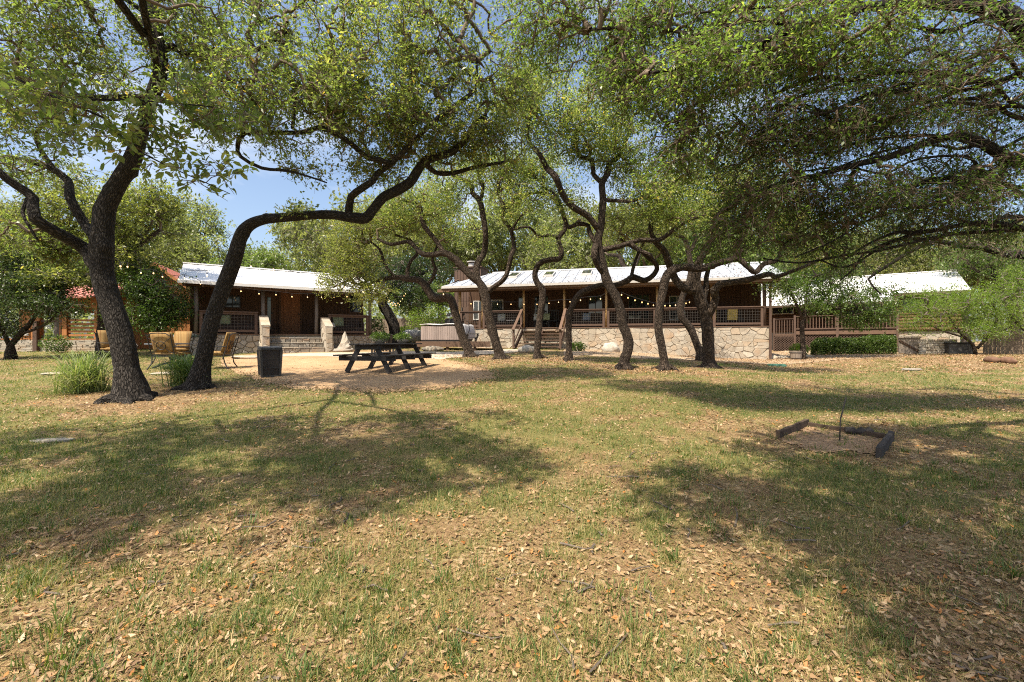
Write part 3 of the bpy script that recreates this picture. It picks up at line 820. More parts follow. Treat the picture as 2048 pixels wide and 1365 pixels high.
# --- the leaning oak with the long horizontal limb
p = g3(395, 778); Y = p[1]
grow_tree('oak_tree', 'leaning oak bending right into one long level limb over the cabin', p,
  [[b0(p, .31), ('w', p[0] + .02, p[1], p[2] + .10, .24), (405, 730, Y, 19), (411, 700, Y, 18), (424, 640, Y, 17), (441, 590, Y, 17), (457, 550, Y, 17), (471, 510, Y, 16), (479, 480, Y, 15), (489, 460, Y, 14), (507, 446, Y, 12), (535, 438, Y, 10.5), (575, 435, Y, 9.8), (620, 431, Y, 9.6), (665, 430, Y, 9.8), (703, 436, Y, 10.5), (731, 437, Y, 11.5), (746, 420, Y, 10), (766, 396, Y, 10), (793, 382, Y, 10), (820, 365, Y, 9.5), (834, 344, Y, 9), (849, 324, Y, 8.5), (877, 313, Y, 8), (905, 304, Y, 7), (926, 284, Y, 6), (946, 254, Y, 5), (972, 230, Y, 4)],
   [(697, 434, Y, 8), (698, 415, Y, 8), (705, 396, Y - .1, 7.5), (727, 382, Y - .2, 7), (745, 365, Y - .3, 6.5), (756, 344, Y - .3, 6), (779, 324, Y - .4, 6), (800, 310, Y - .4, 5.5), (870, 245, Y - .5, 4.5), (925, 205, Y - .5, 4), (951, 170, Y - .6, 3), (953, 120, Y - .6, 2.4)],
   [(779, 326, Y - .4, 5), (750, 318, Y - .5, 5.5), (728, 308, Y - .6, 5.5), (700, 285, Y - .7, 5.5), (672, 270, Y - .8, 5.5), (645, 259, Y - .9, 5.5), (600, 257, Y - 1, 5), (551, 265, Y - 1.1, 5), (500, 275, Y - 1.2, 5.5), (476, 293, Y - 1.2, 5), (489, 319, Y - 1.2, 4), (527, 339, Y - 1.2, 3.6), (578, 344, Y - 1.2, 3), (620, 356, Y - 1.2, 2.2), (654, 366, Y - 1.2, 1.4)],
   [(849, 324, Y, 6), (870, 345, Y + .3, 5), (905, 345, Y + .6, 4.5), (950, 335, Y + .8, 4), (1010, 325, Y + 1, 3)],
   [(585, 258, Y - 1, 4), (588, 232, Y - 1, 4), (592, 190, Y - .8, 3.5), (575, 140, Y - .6, 3)]],
  [(640, 190, 9.0, 120, 60, 1.2, 170), (760, 220, 9.3, 140, 80, 1.4, 280), (860, 270, 9.6, 110, 55, 1.0, 170), (820, 120, 9.3, 190, 90, 1.6, 300), (960, 190, 9.5, 120, 80, 1.2, 190), (660, 60, 9.3, 160, 70, 1.4, 120), (850, -30, 9.3, 260, 90, 2.0, 190), (740, 340, 9.6, 80, 30, .7, 60), (610, 340, 8.6, 60, 14, .2, 14), (580, 290, 8.8, 60, 20, .3, 12), (640, 430, 9.7, 60, 14, .3, 8), (980, 300, 10.2, 90, 45, .8, 90)],
  M['leaf_oak'], M['bark_dark'], leaf=.037, per=32, subtwig=True, seed=5, sides=14, roots=5, rough=.14, attach_min=2.0, tint=(.05, .97), twigmat=M['twig_brown'], spread=.30, r0=.0052, crook=.12, wid=.46)

# --- the grove of slender crooked oaks in front of the lodge
def grove(px, py, label, limbs, blobs, seed, mat='leaf_oak', r=.18, **kw):
    p = g3(px, py); Y = p[1]
    L = [[q if q[0] == 'w' else (q[0], q[1], Y + q[2], q[3]) for q in l] for l in limbs]
    L[0] = [b0(p, r * 1.25)] + L[0]
    B = [(a, b, Y + c, d, e, f, n) for a, b, c, d, e, f, n in blobs]
    a = dict(leaf=.037, per=38, spread=.40, sides=10, rough=.30, r0=.0062, crook=.14, attach_min=2.4, tint=(.05, .97), twigmat=M['twig_brown'], roots=3, step=.32, wid=.46)
    a.update(kw)
    grow_tree('oak_tree', label, p, L, B, M[mat], M['bark_brown'], group='crooked oaks on the lawn before the lodge', seed=seed, **a)

grove(940, 714, 'crooked oak leaning left in front of the hot tub, elbowed at eave height',
  [[(936, 700, 0, 9.5), (926, 676, 0, 8.5), (915, 643, 0, 8), (906, 610, 0, 8), (897, 596, 0, 8.5), (873, 597, 0, 8.5), (861, 588, 0, 8), (851, 572, 0, 8), (838, 561, 0, 7), (816, 558, 0, 6), (794, 555, .2, 5), (763, 559, .4, 4), (735, 570, .5, 3)],
   [(816, 558, 0, 4), (815, 540, .1, 4), (822, 522, .1, 3.6), (833, 505, .2, 3.2), (820, 480, .3, 2.6), (790, 470, .4, 2)],
   [(853, 572, 0, 4), (866, 555, .1, 4), (871, 537, .2, 3.6), (865, 520, .2, 3), (875, 490, .2, 2.4)],
   [(790, 555, .2, 3), (770, 530, .3, 3), (760, 500, .3, 2.6), (735, 480, .3, 2)]],
  [(745, 470, .2, 85, 55, 1.2, 240), (715, 530, .2, 60, 50, 1.0, 260), (678, 565, -.1, 45, 24, .6, 70), (800, 430, .3, 80, 40, 1.2, 160), (730, 585, -.2, 60, 25, .6, 110), (860, 470, .3, 50, 30, .6, 60), (690, 470, .4, 40, 40, .8, 60)],
  11, 'leaf_olive', .22)
grove(1000, 719, 'crooked oak with a three way fork just left of the wooden stairs',
  [[(998, 705, 0, 10), (992, 687, 0, 9.5), (978, 632, 0, 9), (972, 600, 0, 9), (968, 583, 0, 9), (959, 566, 0, 7.5), (943, 553, 0, 7.5), (926, 536, 0, 7), (910, 519, 0, 7), (890, 507, 0, 6.5), (865, 510, .1, 5.5), (845, 508, .1, 5), (832, 496, .2, 4.5), (815, 484, .3, 4), (782, 489, .4, 3.4), (755, 478, .5, 2.5)],
   [(889, 507, 0, 5), (870, 480, .1, 5), (849, 453, .1, 5), (840, 425, .2, 4.5), (836, 408, .3, 4), (800, 398, .4, 3)],
   [(966, 580, 0, 6.5), (954, 553, .1, 6.5), (954, 528, .1, 6.5), (968, 502, .2, 6), (971, 469, .2, 5.5), (967, 436, .2, 5.5), (960, 405, .3, 5.5), (945, 387, .3, 4.8), (941, 368, .3, 4.5), (914, 354, .4, 4), (883, 339, .5, 3.2)],
   [(961, 405, .3, 4), (966, 374, .3, 4), (958, 352, .3, 3.5), (975, 325, .2, 3)],
   [(971, 588, 0, 6), (987, 575, 0, 5.5), (1007, 561, -.1, 5), (1016, 540, -.2, 4.8), (1022, 513, -.2, 4.6), (1028, 489, -.2, 4.5), (1020, 455, -.2, 4.2), (1005, 436, -.3, 4), (1008, 414, -.3, 3.8), (995, 387, -.3, 3.2), (998, 366, -.3, 2.6)],
   [(1022, 465, -.2, 3), (1036, 440, -.4, 2.4), (1050, 425, -.5, 2)]],
  [(850, 400, .3, 90, 40, 1.3, 210), (930, 350, .3, 110, 40, 1.3, 260), (900, 460, .2, 55, 30, .8, 60), (1010, 380, -.3, 55, 40, .8, 80), (800, 450, .4, 60, 30, .9, 70), (1000, 330, .0, 80, 30, 1.0, 110), (1040, 430, -.3, 40, 25, .5, 36)],
  12, 'leaf_oak', .24)
grove(1075, 718, 'slim S shaped oak standing right in front of the wooden stairs',
  [[(1075, 700, 0, 6.5), (1077, 667, 0, 6.5), (1081, 630, 0, 6.5), (1085, 600, 0, 6.5), (1084, 579, 0, 7), (1073, 563, 0, 6), (1070, 546, 0, 5.5), (1079, 528, 0, 5.5), (1099, 520, 0, 5.5), (1118, 518, 0, 5.5), (1123, 505, 0, 5), (1117, 478, 0, 4.5), (1128, 462, 0, 4.5), (1132, 446, 0, 4.2), (1124, 425, 0, 4), (1112, 405, .1, 3.8), (1097, 390, .1, 3.4), (1072, 386, .2, 3), (1046, 394, .3, 2.2)],
   [(1117, 478, 0, 3), (1100, 470, -.2, 2.8), (1079, 472, -.3, 2.6), (1057, 459, -.4, 2.2), (1024, 460, -.5, 1.6)],
   [(1130, 455, 0, 3.4), (1148, 451, .2, 3.2), (1160, 440, .3, 3)],
   [(1098, 390, .1, 3), (1085, 370, .1, 2.6), (1060, 345, .2, 2.2)]],
  [(1060, 340, .2, 90, 45, 1.2, 240), (1050, 410, .2, 55, 25, .8, 60), (1110, 380, .1, 40, 30, .7, 50), (1080, 480, -.2, 45, 20, .4, 22)],
  13, 'leaf_oak', .15)
grove(1138, 722, 'pale barked oak leaning right from beside the stairs, arching under the eave',
  [[(1138, 700, 0, 6.5), (1138, 678, 0, 6), (1138, 638, 0, 5.8), (1145, 612, 0, 5.8), (1160, 588, 0, 6), (1182, 577, 0, 6), (1204, 571, 0, 6), (1230, 571, .1, 5.5), (1252, 563, .1, 6), (1266, 555, .1, 6.5), (1288, 561, .1, 5.5), (1305, 552, .1, 5), (1314, 537, .1, 5), (1308, 524, .1, 4.5), (1296, 516, .1, 4), (1283, 503, .1, 4), (1262, 493, .2, 3.5), (1240, 478, .3, 2.8)],
   [(1262, 556, .1, 3.6), (1268, 530, .2, 3.4), (1278, 505, .3, 3), (1290, 480, .4, 2.4)]],
  [(1280, 470, .3, 70, 25, .9, 90), (1250, 440, .3, 70, 25, .9, 90), (1330, 500, .2, 35, 20, .5, 24)],
  14, 'leaf_olive', .14)
grove(1249, 738, 'tall twisting oak with a slit double stem, middle of the grove',
  [[(1248, 725, 0, 10.5), (1255, 700, 0, 10), (1256, 678, 0, 9.5), (1245, 651, 0, 9), (1241, 621, 0, 9), (1229, 590, 0, 9.5), (1214, 563, 0, 9), (1206, 530, 0, 8), (1201, 502, 0, 7), (1196, 483, 0, 8), (1202, 446, 0, 7.5), (1206, 403, 0, 7), (1204, 368, 0, 6.5), (1216, 346, 0, 5.5), (1218, 329, 0, 5), (1237, 314, 0, 4.8), (1250, 286, 0, 4.2), (1262, 255, .1, 3.2)],
   [(1206, 545, 0, 7), (1193, 527, -.1, 6.5), (1187, 508, -.1, 6.5), (1192, 490, 0, 6)],
   [(1204, 366, 0, 5), (1187, 349, .1, 5), (1183, 323, .1, 4.6), (1158, 311, .2, 4.2), (1151, 283, .2, 4), (1154, 250, .3, 3)],
   [(1197, 460, 0, 6.5), (1174, 431, -.1, 6.5), (1147, 414, -.2, 6.5), (1127, 389, -.3, 6.2), (1110, 357, -.4, 6), (1094, 334, -.4, 5.5), (1080, 312, -.5, 5), (1055, 270, -.6, 4), (1062, 225, -.6, 3)],
   [(1193, 490, 0, 5), (1180, 466, .1, 5), (1177, 450, .1, 4.5), (1154, 449, .2, 4.5), (1138, 456, .2, 4.2), (1130, 440, .2, 4), (1118, 400, .3, 3.4), (1100, 380, .4, 2.6)],
   [(1206, 500, 0, 5.5), (1234, 494, -.1, 5.5), (1257, 486, -.2, 5.2), (1280, 480, -.3, 5), (1323, 477, -.4, 4.8), (1351, 457, -.5, 4.5), (1380, 440, -.5, 4), (1412, 430, -.5, 3)],
   [(1262, 485, -.2, 3.6), (1276, 500, -.2, 4), (1298, 512, -.2, 3.6), (1310, 530, -.2, 2.8)],
   [(1206, 400, 0, 4), (1235, 402, -.1, 3.6), (1262, 406, -.2, 3.4), (1285, 393, -.3, 3), (1310, 380, -.4, 2.2)]],
  [(1120, 260, -.2, 90, 60, 1.2, 260), (1220, 280, .1, 90, 60, 1.2, 240), (1190, 180, .1, 140, 60, 1.4, 230), (1290, 390, -.4, 80, 40, .9, 130), (1370, 430, -.4, 60, 30, .7, 70), (1060, 200, -.4, 80, 60, 1.1, 160), (1140, 400, .0, 50, 30, .5, 40), (1260, 330, .2, 60, 40, .8, 90)],
  15, 'leaf_oak', .24)
grove(1328, 741, 'dark oak whose long limb crosses level before the roof and dips in a V',
  [[(1328, 722, 0, 8.5), (1324, 700, 0, 8), (1317, 656, 0, 8), (1320, 612, 0, 8.5), (1326, 582, 0, 8.5), (1330, 560, 0, 9.5), (1341, 544, 0, 9.5), (1364, 535, 0, 8), (1403, 537, 0, 8), (1434, 527, 0, 7.5), (1456, 522, 0, 7), (1475, 517, 0, 6.5), (1496, 534, -.1, 6), (1511, 545, -.1, 6), (1528, 528, -.1, 5.5), (1553, 521, -.2, 5), (1566, 498, -.2, 4.8), (1581, 478, -.3, 4), (1598, 455, -.3, 3)],
   [(1474, 516, 0, 6), (1470, 497, 0, 6), (1477, 483, .1, 5.5), (1461, 468, .1, 5), (1455, 431, .2, 4.5), (1462, 395, .2, 3.4)],
   [(1478, 482, .1, 4.5), (1491, 466, 0, 4.5), (1510, 437, 0, 4.2), (1520, 403, 0, 3.6), (1515, 370, .1, 2.6)],
   [(1478, 515, 0, 3.4), (1484, 500, 0, 3), (1478, 485, .1, 2.6)]],
  [(1480, 400, .1, 80, 45, 1.1, 170), (1560, 440, -.2, 70, 35, .9, 120), (1520, 350, .1, 80, 40, 1.1, 120), (1440, 460, .2, 40, 20, .6, 30)],
  16, 'leaf_oak', .18)
grove(1418, 736, 'stout oak at the right of the grove, forking at rail height',
  [[(1418, 720, 0, 12), (1416, 678, 0, 11.5), (1413, 640, 0, 12), (1404, 608, 0, 12.5), (1394, 580, 0, 12), (1391, 557, 0, 9.5), (1400, 520, 0, 8.5), (1415, 493, 0, 8), (1423, 478, 0, 8), (1418, 462, 0, 6.5), (1432, 452, 0, 6), (1446, 440, .1, 5), (1452, 410, .2, 4)],
   [(1392, 582, 0, 9), (1370, 578, -.1, 8.5), (1353, 557, -.1, 8), (1338, 525, -.2, 7.5), (1327, 503, -.2, 7), (1307, 484, -.3, 6), (1298, 455, -.3, 5), (1310, 425, -.3, 4)],
   [(1414, 634, 0, 9), (1426, 612, -.2, 8.5), (1431, 597, -.2, 8), (1425, 582, -.3, 8), (1437, 570, -.3, 7.5), (1467, 565, -.3, 7), (1500, 559, -.4, 6.5), (1530, 551, -.4, 6), (1556, 553, -.4, 5), (1590, 540, -.5, 4), (1640, 520, -.5, 3)],
   [(1424, 478, 0, 6), (1438, 462, .2, 6), (1445, 446, .3, 5.4), (1440, 420, .4, 4)],
   [(1404, 605, .1, 6), (1411, 585, .2, 5.5), (1414, 555, .2, 5), (1418, 535, .2, 4.4)]],
  [(1400, 390, .2, 90, 50, 1.2, 220), (1340, 370, -.2, 80, 50, 1.1, 160), (1430, 310, .2, 90, 45, 1.2, 150), (1310, 430, -.3, 45, 25, .7, 50), (1620, 510, -.5, 55, 22, .7, 70), (1545, 570, -.4, 18, 10, .2, 8)],
  17, 'leaf_oak', .28)
grove(1401, 722, 'pale speckled oak leaning left out of the stout oak foot',
  [[(1399, 705, 0, 8), (1394, 689, 0, 7.8), (1380, 656, 0, 7.8), (1363, 634, 0, 7.5), (1361, 612, 0, 6.8), (1366, 590, 0, 6), (1376, 568, 0, 6), (1381, 546, .1, 5.8), (1379, 513, .2, 5.4), (1370, 480, .3, 4.8), (1352, 469, .3, 4), (1340, 440, .4, 3)],
   [(1379, 510, .2, 4), (1390, 480, .4, 3.6), (1384, 450, .5, 3)]],
  [(1370, 430, .4, 65, 30, .9, 100), (1330, 460, .3, 40, 20, .6, 36)],
  18, 'leaf_olive', .18, roots=0)
grove(1355, 707, 'oak close to the stone wall, trunk upright then swept left',
  [[(1355, 690, 0, 7.5), (1355, 660, 0, 6.8), (1354, 642, 0, 6.5), (1343, 630, 0, 6), (1326, 623, 0, 5.6), (1312, 612, 0, 5.2), (1300, 600, 0, 5), (1285, 579, 0, 5), (1274, 565, 0, 5), (1264, 550, .1, 4.6), (1245, 530, .1, 4.2), (1238, 513, .2, 4), (1215, 510, .2, 3)],
   [(1268, 555, .1, 3.4), (1272, 530, .2, 3.2), (1281, 505, .3, 2.6)]],
  [(1230, 470, .4, 70, 28, .9, 110), (1290, 470, .4, 50, 22, .8, 60)],
  19, 'leaf_olive', .18)

# --- the big oak beyond the right edge whose limbs hang over the lawn
tb = np.array([10.4, 8.2, 0.0]); tb[2] = gz(tb[0], tb[1])
Rroot = grow_tree('oak_tree', 'great dark oak reaching in from the right edge with drooping twiggy limbs', tb,
  [[('w', tb[0], tb[1], tb[2] - .05, .5), ('w', 10.3, 8.1, 1.2, .4), ('w', 10.0, 7.9, 2.6, .36), ('w', 9.4, 7.4, 4.2, .3), ('w', 8.6, 6.9, 5.6, .24), (2085, 105, 6.6, 30), (2040, 50, 6.5, 28), (1994, 22, 6.4, 23), (1923, 10, 6.3, 16), (1813, 7, 6.2, 12), (1721, 17, 6.1, 10), (1648, 38, 6.0, 9), (1556, 70, 6.0, 8), (1465, 106, 6.0, 6.5), (1373, 133, 6.1, 4.5), (1300, 146, 6.2, 3)],
   [(1721, 17, 6.1, 6), (1690, 60, 6.0, 4.5), (1672, 100, 5.9, 3.4), (1640, 150, 5.9, 2)],
   [(1994, 24, 6.4, 9), (2060, -60, 6.6, 8), (1950, -110, 6.8, 7), (1800, -140, 7.0, 6), (1600, -130, 7.2, 5), (1400, -100, 7.3, 4), (1250, -60, 7.4, 3)],
   [('w', 9.6, 7.6, 3.8, .22), ('w', 8.0, 6.0, 5.4, .15), ('w', 6.0, 4.6, 6.1, .11), ('w', 4.0, 3.6, 6.3, .08), ('w', 2.2, 2.7, 6.3, .055), ('w', .3, 2.3, 6.3, .03)],
   [(1600, 55, 6.0, 5), (1500, 40, 6.1, 4.5), (1400, 60, 6.3, 4), (1300, 45, 6.6, 3), (1180, 60, 6.9, 2.2)],
   [(1540, 75, 6.0, 5), (1470, 150, 6.1, 4), (1400, 200, 6.2, 3.2), (1340, 260, 6.3, 2.2)]],
  [(1400, 170, 6.3, 110, 70, 1.0, 190), (1540, 110, 6.2, 120, 80, 1.1, 210), (1700, 90, 6.3, 130, 70, 1.1, 170), (1280, 60, 7.2, 130, 80, 1.2, 230), (1130, 50, 7.4, 130, 80, 1.0, 200), (1450, 30, 6.8, 140, 60, 1.2, 170), (1700, -60, 6.9, 350, 70, 1.6, 230), (1360, 290, 6.6, 70, 70, .8, 90), (1250, 170, 7.0, 80, 60, .8, 100)],
  M['leaf_bright'], M['bark_dark'], leaf=.029, per=30, subtwig=True, seed=23, sides=12, rough=.2, r0=.0058, spread=.32, attach_min=1.4, tint=(.0, .97), droop=.25, twigmat=M['twig_brown'], wid=.44, crook=.14, subdir=(-.3, -.1, -.1))
_r = np.random.default_rng(64); sweep = []
for i in range(15):
    y0 = 30 + 430 * (i + _r.uniform(-.45, .45)) / 14; Yd = 6.4 + 1.5 * y0 / 460 + _r.uniform(-.5, .5); Ln = _r.uniform(380, 720); dr = _r.uniform(-30, 170); ph = _r.uniform(-30, 60); fr_ = _r.uniform(2, 5); x0 = 2100 + _r.uniform(0, 60)
    q = []
    for k in range(8):
        t = k / 7
        q.append((x0 - Ln * t + _r.normal(0, 9), y0 - ph * math.sin(t * fr_) + dr * t ** 1.7 + _r.normal(0, 15), Yd - .5 * t + _r.normal(0, .12), (6.2 - 5.0 * t) * (.7 + .5 * _r.random()) + .6))
    sweep.append(q)
grow_tree('oak_tree', '', tb,
  [[('w', 9.9, 7.8, 3.0, .18), (2130, 345, 7.2, 17), (2048, 325, 7.0, 16), (2014, 318, 6.9, 15), (1970, 290, 6.8, 14), (1923, 272, 6.7, 11.5), (1885, 277, 6.6, 10), (1849, 287, 6.6, 9.5), (1776, 315, 6.5, 8.5), (1721, 327, 6.5, 7.5), (1630, 352, 6.5, 5.5), (1556, 368, 6.5, 4), (1480, 400, 6.6, 2.5)],
   [('w', 9.9, 7.8, 3.0, .2), (2120, 130, 6.9, 11), (2048, 143, 6.8, 9), (1978, 168, 6.7, 9), (1941, 166, 6.6, 8.5), (1886, 150, 6.5, 8), (1820, 147, 6.4, 7.5), (1758, 148, 6.4, 6.5), (1703, 157, 6.3, 5.5), (1630, 165, 6.3, 4), (1540, 190, 6.3, 2.5)],
   [(1978, 168, 6.7, 6.5), (1904, 187, 6.7, 6), (1855, 200, 6.7, 6), (1813, 195, 6.6, 5.5), (1740, 189, 6.6, 5), (1705, 203, 6.6, 5), (1666, 220, 6.6, 4.6), (1611, 242, 6.6, 4), (1520, 271, 6.6, 3.2), (1490, 250, 6.6, 2.6), (1465, 227, 6.6, 2.2)],
   [('w', 9.9, 7.8, 2.4, .14), (2110, 480, 7.8, 10), (2048, 465, 7.6, 9), (2014, 450, 7.5, 8), (1941, 449, 7.4, 6.5), (1849, 464, 7.3, 5.5), (1776, 470, 7.3, 4), (1732, 492, 7.3, 2.6), (1690, 520, 7.3, 1.6)],
   [('w', 10.2, 8.0, 2.0, .2), (2140, 545, 9.0, 15), (2048, 517, 9.2, 13), (2014, 505, 9.3, 12), (1968, 494, 9.4, 10), (1923, 488, 9.5, 8.5), (1877, 486, 9.6, 7), (1840, 491, 9.6, 5.5), (1808, 507, 9.6, 4.6), (1774, 532, 9.6, 3.8), (1751, 556, 9.6, 3), (1749, 571, 9.6, 2.4), (1763, 590, 9.6, 1.6)],
   [(1840, 465, 7.3, 3), (1790, 480, 7.4, 2.8), (1740, 505, 7.4, 2.4), (1700, 540, 7.4, 2), (1680, 562, 7.4, 1.4)],
   [(1995, 300, 6.9, 8), (2010, 345, 7.2, 8), (1985, 362, 7.2, 7), (1930, 360, 7.2, 6.5), (1890, 352, 7.1, 5.5), (1830, 372, 7.1, 4.6), (1770, 410, 7.1, 3.6), (1690, 440, 7.1, 2.2)]] + sweep,
  [(1880, 110, 6.6, 150, 80, 1.0, 199), (2010, 200, 7.0, 100, 110, 1.0, 174), (1500, 280, 6.6, 110, 70, .9, 165), (1640, 250, 6.6, 120, 80, .9, 225), (1800, 230, 6.7, 140, 80, 1.0, 234), (1950, 340, 7.1, 120, 60, .9, 174), (1560, 380, 6.7, 110, 50, .8, 147), (1700, 390, 6.9, 120, 50, .9, 199), (1860, 410, 7.2, 130, 50, .9, 174), (2020, 430, 7.6, 70, 50, .9, 87),
   (1480, 460, 6.9, 90, 40, .6, 87), (1640, 470, 7.2, 100, 40, .7, 94), (1800, 485, 8.0, 90, 30, .8, 51), (1960, 500, 9.3, 80, 25, .7, 34), (1700, 510, 7.4, 60, 40, .5, 30)],
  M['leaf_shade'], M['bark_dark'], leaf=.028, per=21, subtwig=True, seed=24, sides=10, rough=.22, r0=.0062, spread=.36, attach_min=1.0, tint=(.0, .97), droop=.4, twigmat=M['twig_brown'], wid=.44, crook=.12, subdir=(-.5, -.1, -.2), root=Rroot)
grow_tree('oak_tree', '', tb,
  [[('w', 5.0, 4.1, 6.3, .09), ('w', 3.6, 3.0, 6.4, .07), ('w', 2.0, 2.0, 6.4, .05), ('w', .2, 1.4, 6.4, .03), ('w', -1.0, 1.2, 6.3, .02)],
   [('w', 4.2, 3.4, 6.35, .06), ('w', 3.9, 1.8, 6.4, .045), ('w', 3.2, .3, 6.3, .03), ('w', 2.6, -.8, 6.3, .02)]],
  [('w', 1.6, 2.5, 6.3, 1.3, .8, .5, 131), ('w', 3.6, 3.2, 6.3, 1.3, .8, .5, 98), ('w', .4, -.15, 6.2, 1.0, .7, .5, 139), ('w', .3, -1.0, 6.2, .9, .6, .5, 90), ('w', -.2, 0.90, 6.3, 1.1, .8, .5, 147), ('w', 1.6, 1.10, 6.3, 1.5, 1.1, .5, 229), ('w', 3.8, 1.80, 6.3, 1.6, 1.2, .5, 188), ('w', 2.0, -0.40, 6.2, 1.6, .9, .5, 172), ('w', 6.0, 3.00, 6.2, 1.4, 1.2, .5, 98), ('w', 4.4, 0.20, 6.2, 1.2, 1.2, .5, 98), ('w', 1.6, -1.60, 6.2, 1.0, .6, .4, 65)],
  M['leaf_bright'], M['bark_dark'], leaf=.042, per=46, seed=46, sides=8, rough=.2, attach_min=.5, spread=.3, r0=.004, wid=.5, root=Rroot, step=.3)

# --- trees in the middle distance
def mid_tree(name, label, base, limbs, blobs, mat, seed, cat='tree', **kw):
    a = dict(leaf=.06, per=36, spread=.42, sides=8, rough=.2, r0=.007, attach_min=.8, twigmat=M['bark_far'], step_l=.25, step=.35)
    a.update(kw)
    grow_tree(name, label, base, limbs, blobs, M[mat], M[a.pop('bark', 'bark_brown')], cat=cat, seed=seed, **a)

def gw(px, Y, dz=0):
    x = (px - 1024) / F * Y
    return np.array([x, Y, float(gz(x, Y)) + dz])

p = gw(788, 26)
mid_tree('oak_tree', 'black trunked oak between cabin and hot tub, leaning left', p,
  [[b0(p, .40), (789, 675, 26, 12), (787, 650, 26, 11), (775, 625, 26, 10), (764, 606, 26, 10), (768, 590, 26, 9), (782, 575, 26, 8), (795, 555, 26, 6), (800, 530, 26, 4)], [(778, 578, 26, 6), (815, 560, 26.5, 5), (850, 545, 27, 3)], [(768, 592, 26, 5), (740, 570, 25.6, 4), (715, 550, 25.4, 3)]],
  [(790, 555, 26, 55, 45, 1.8, 150), (835, 590, 26.5, 45, 30, 1.4, 90), (850, 540, 27, 55, 35, 1.8, 110), (730, 540, 26, 50, 30, 1.4, 70)], 'leaf_dark', 31, bark='bark_dark', attach_min=2.2)
p = gw(207, 17.5)
mid_tree('oak_tree', 'yellowish oak right behind the thick oak trunk', p,
  [[b0(p, .27), (206, 650, 17.5, 11), (205, 600, 17.5, 10), (215, 540, 17.5, 9), (240, 490, 17.5, 7), (265, 450, 17.5, 5)], [(212, 560, 17.5, 6), (180, 510, 17.4, 5), (140, 470, 17.3, 4)], [(225, 520, 17.5, 6), (280, 490, 17.8, 5), (320, 460, 18, 4)]],
  [(290, 440, 18, 75, 60, 2.0, 260), (330, 400, 18, 40, 40, 1.2, 70), (140, 440, 17.5, 90, 50, 1.8, 220), (80, 480, 17.5, 80, 60, 1.6, 190), (270, 520, 17.8, 70, 30, 1.4, 90), (110, 560, 17, 80, 25, 1.2, 110), (170, 380, 18, 80, 40, 1.6, 110)], 'leaf_olive', 32, tint=(.0, .9), attach_min=2.2)
p = gw(318, 18.0)
mid_tree('shrub_tree', 'round green tree hiding the cedar cabin, behind the patio chairs', p,
  [[b0(p, .12), (318, 660, 18, 4), (312, 630, 18, 3.4), (305, 590, 18, 3)], [(316, 650, 18, 3), (335, 620, 18, 2.6), (345, 590, 18, 2)], [(316, 655, 18, 3), (290, 625, 18, 2.6), (270, 600, 18, 2)]],
  [(300, 580, 18, 66, 50, 1.3, 330), (328, 620, 18, 40, 36, 1.0, 190), (285, 640, 17.6, 50, 30, .9, 190), (262, 560, 18, 40, 34, .9, 120)], 'leaf_green', 33, leaf=.042, attach_min=.3)
p = gw(22, 16.8)
mid_tree('juniper_tree', 'low dark spreading tree at the left edge before the pavilion', p,
  [[b0(p, .20), (22, 690, 16.8, 8), (38, 672, 16.8, 7), (58, 650, 16.8, 6), (75, 625, 16.8, 4)], [(20, 695, 16.8, 6), (5, 660, 16.7, 5), (-15, 620, 16.6, 4)], [(40, 670, 16.8, 4), (90, 650, 16.6, 3.4), (120, 620, 16.5, 2.4)]],
  [(30, 580, 16.8, 75, 40, 1.4, 210), (95, 605, 16.6, 70, 24, 1.1, 150), (-10, 640, 16.6, 45, 45, 1.1, 140), (140, 620, 16.5, 50, 20, .8, 60), (20, 535, 17, 70, 30, 1.2, 120), (90, 570, 16.8, 60, 22, 1.0, 110)], 'leaf_dark', 34, leaf=.042, attach_min=.4, tint=(.2, 1))
p = gw(1606, 21.6)
mid_tree('elm_tree', 'small fresh green elm with thin trunk beside the half barrel', p,
  [[b0(p, .16), (1606, 690, 21.6, 5.5), (1604, 660, 21.6, 5), (1607, 638, 21.6, 5), (1620, 620, 21.6, 4), (1645, 600, 21.6, 3), (1670, 570, 21.6, 2)], [(1606, 640, 21.6, 4), (1595, 615, 21.5, 3), (1580, 590, 21.4, 2.2), (1570, 560, 21.4, 1.6)], [(1612, 628, 21.6, 3.4), (1670, 620, 21.3, 2.6), (1730, 615, 21, 1.6)], [(1608, 636, 21.6, 3), (1612, 600, 21.6, 2.6), (1615, 560, 21.6, 2)]],
  [(1650, 560, 21.6, 75, 45, 1.6, 180), (1590, 585, 21.5, 50, 35, 1.2, 100), (1700, 600, 21.3, 75, 30, 1.3, 150), (1750, 625, 21, 50, 22, .9, 60), (1640, 505, 22, 80, 35, 1.6, 130), (1640, 615, 21.4, 50, 18, .8, 60), (1720, 638, 21, 60, 14, .7, 60), (1570, 560, 21.6, 40, 30, 1.0, 70), (1770, 590, 21, 40, 25, .8, 50)], 'leaf_green', 35, leaf=.05, attach_min=1.4, tint=(.15, 1))
p = gw(1952, 22.5)
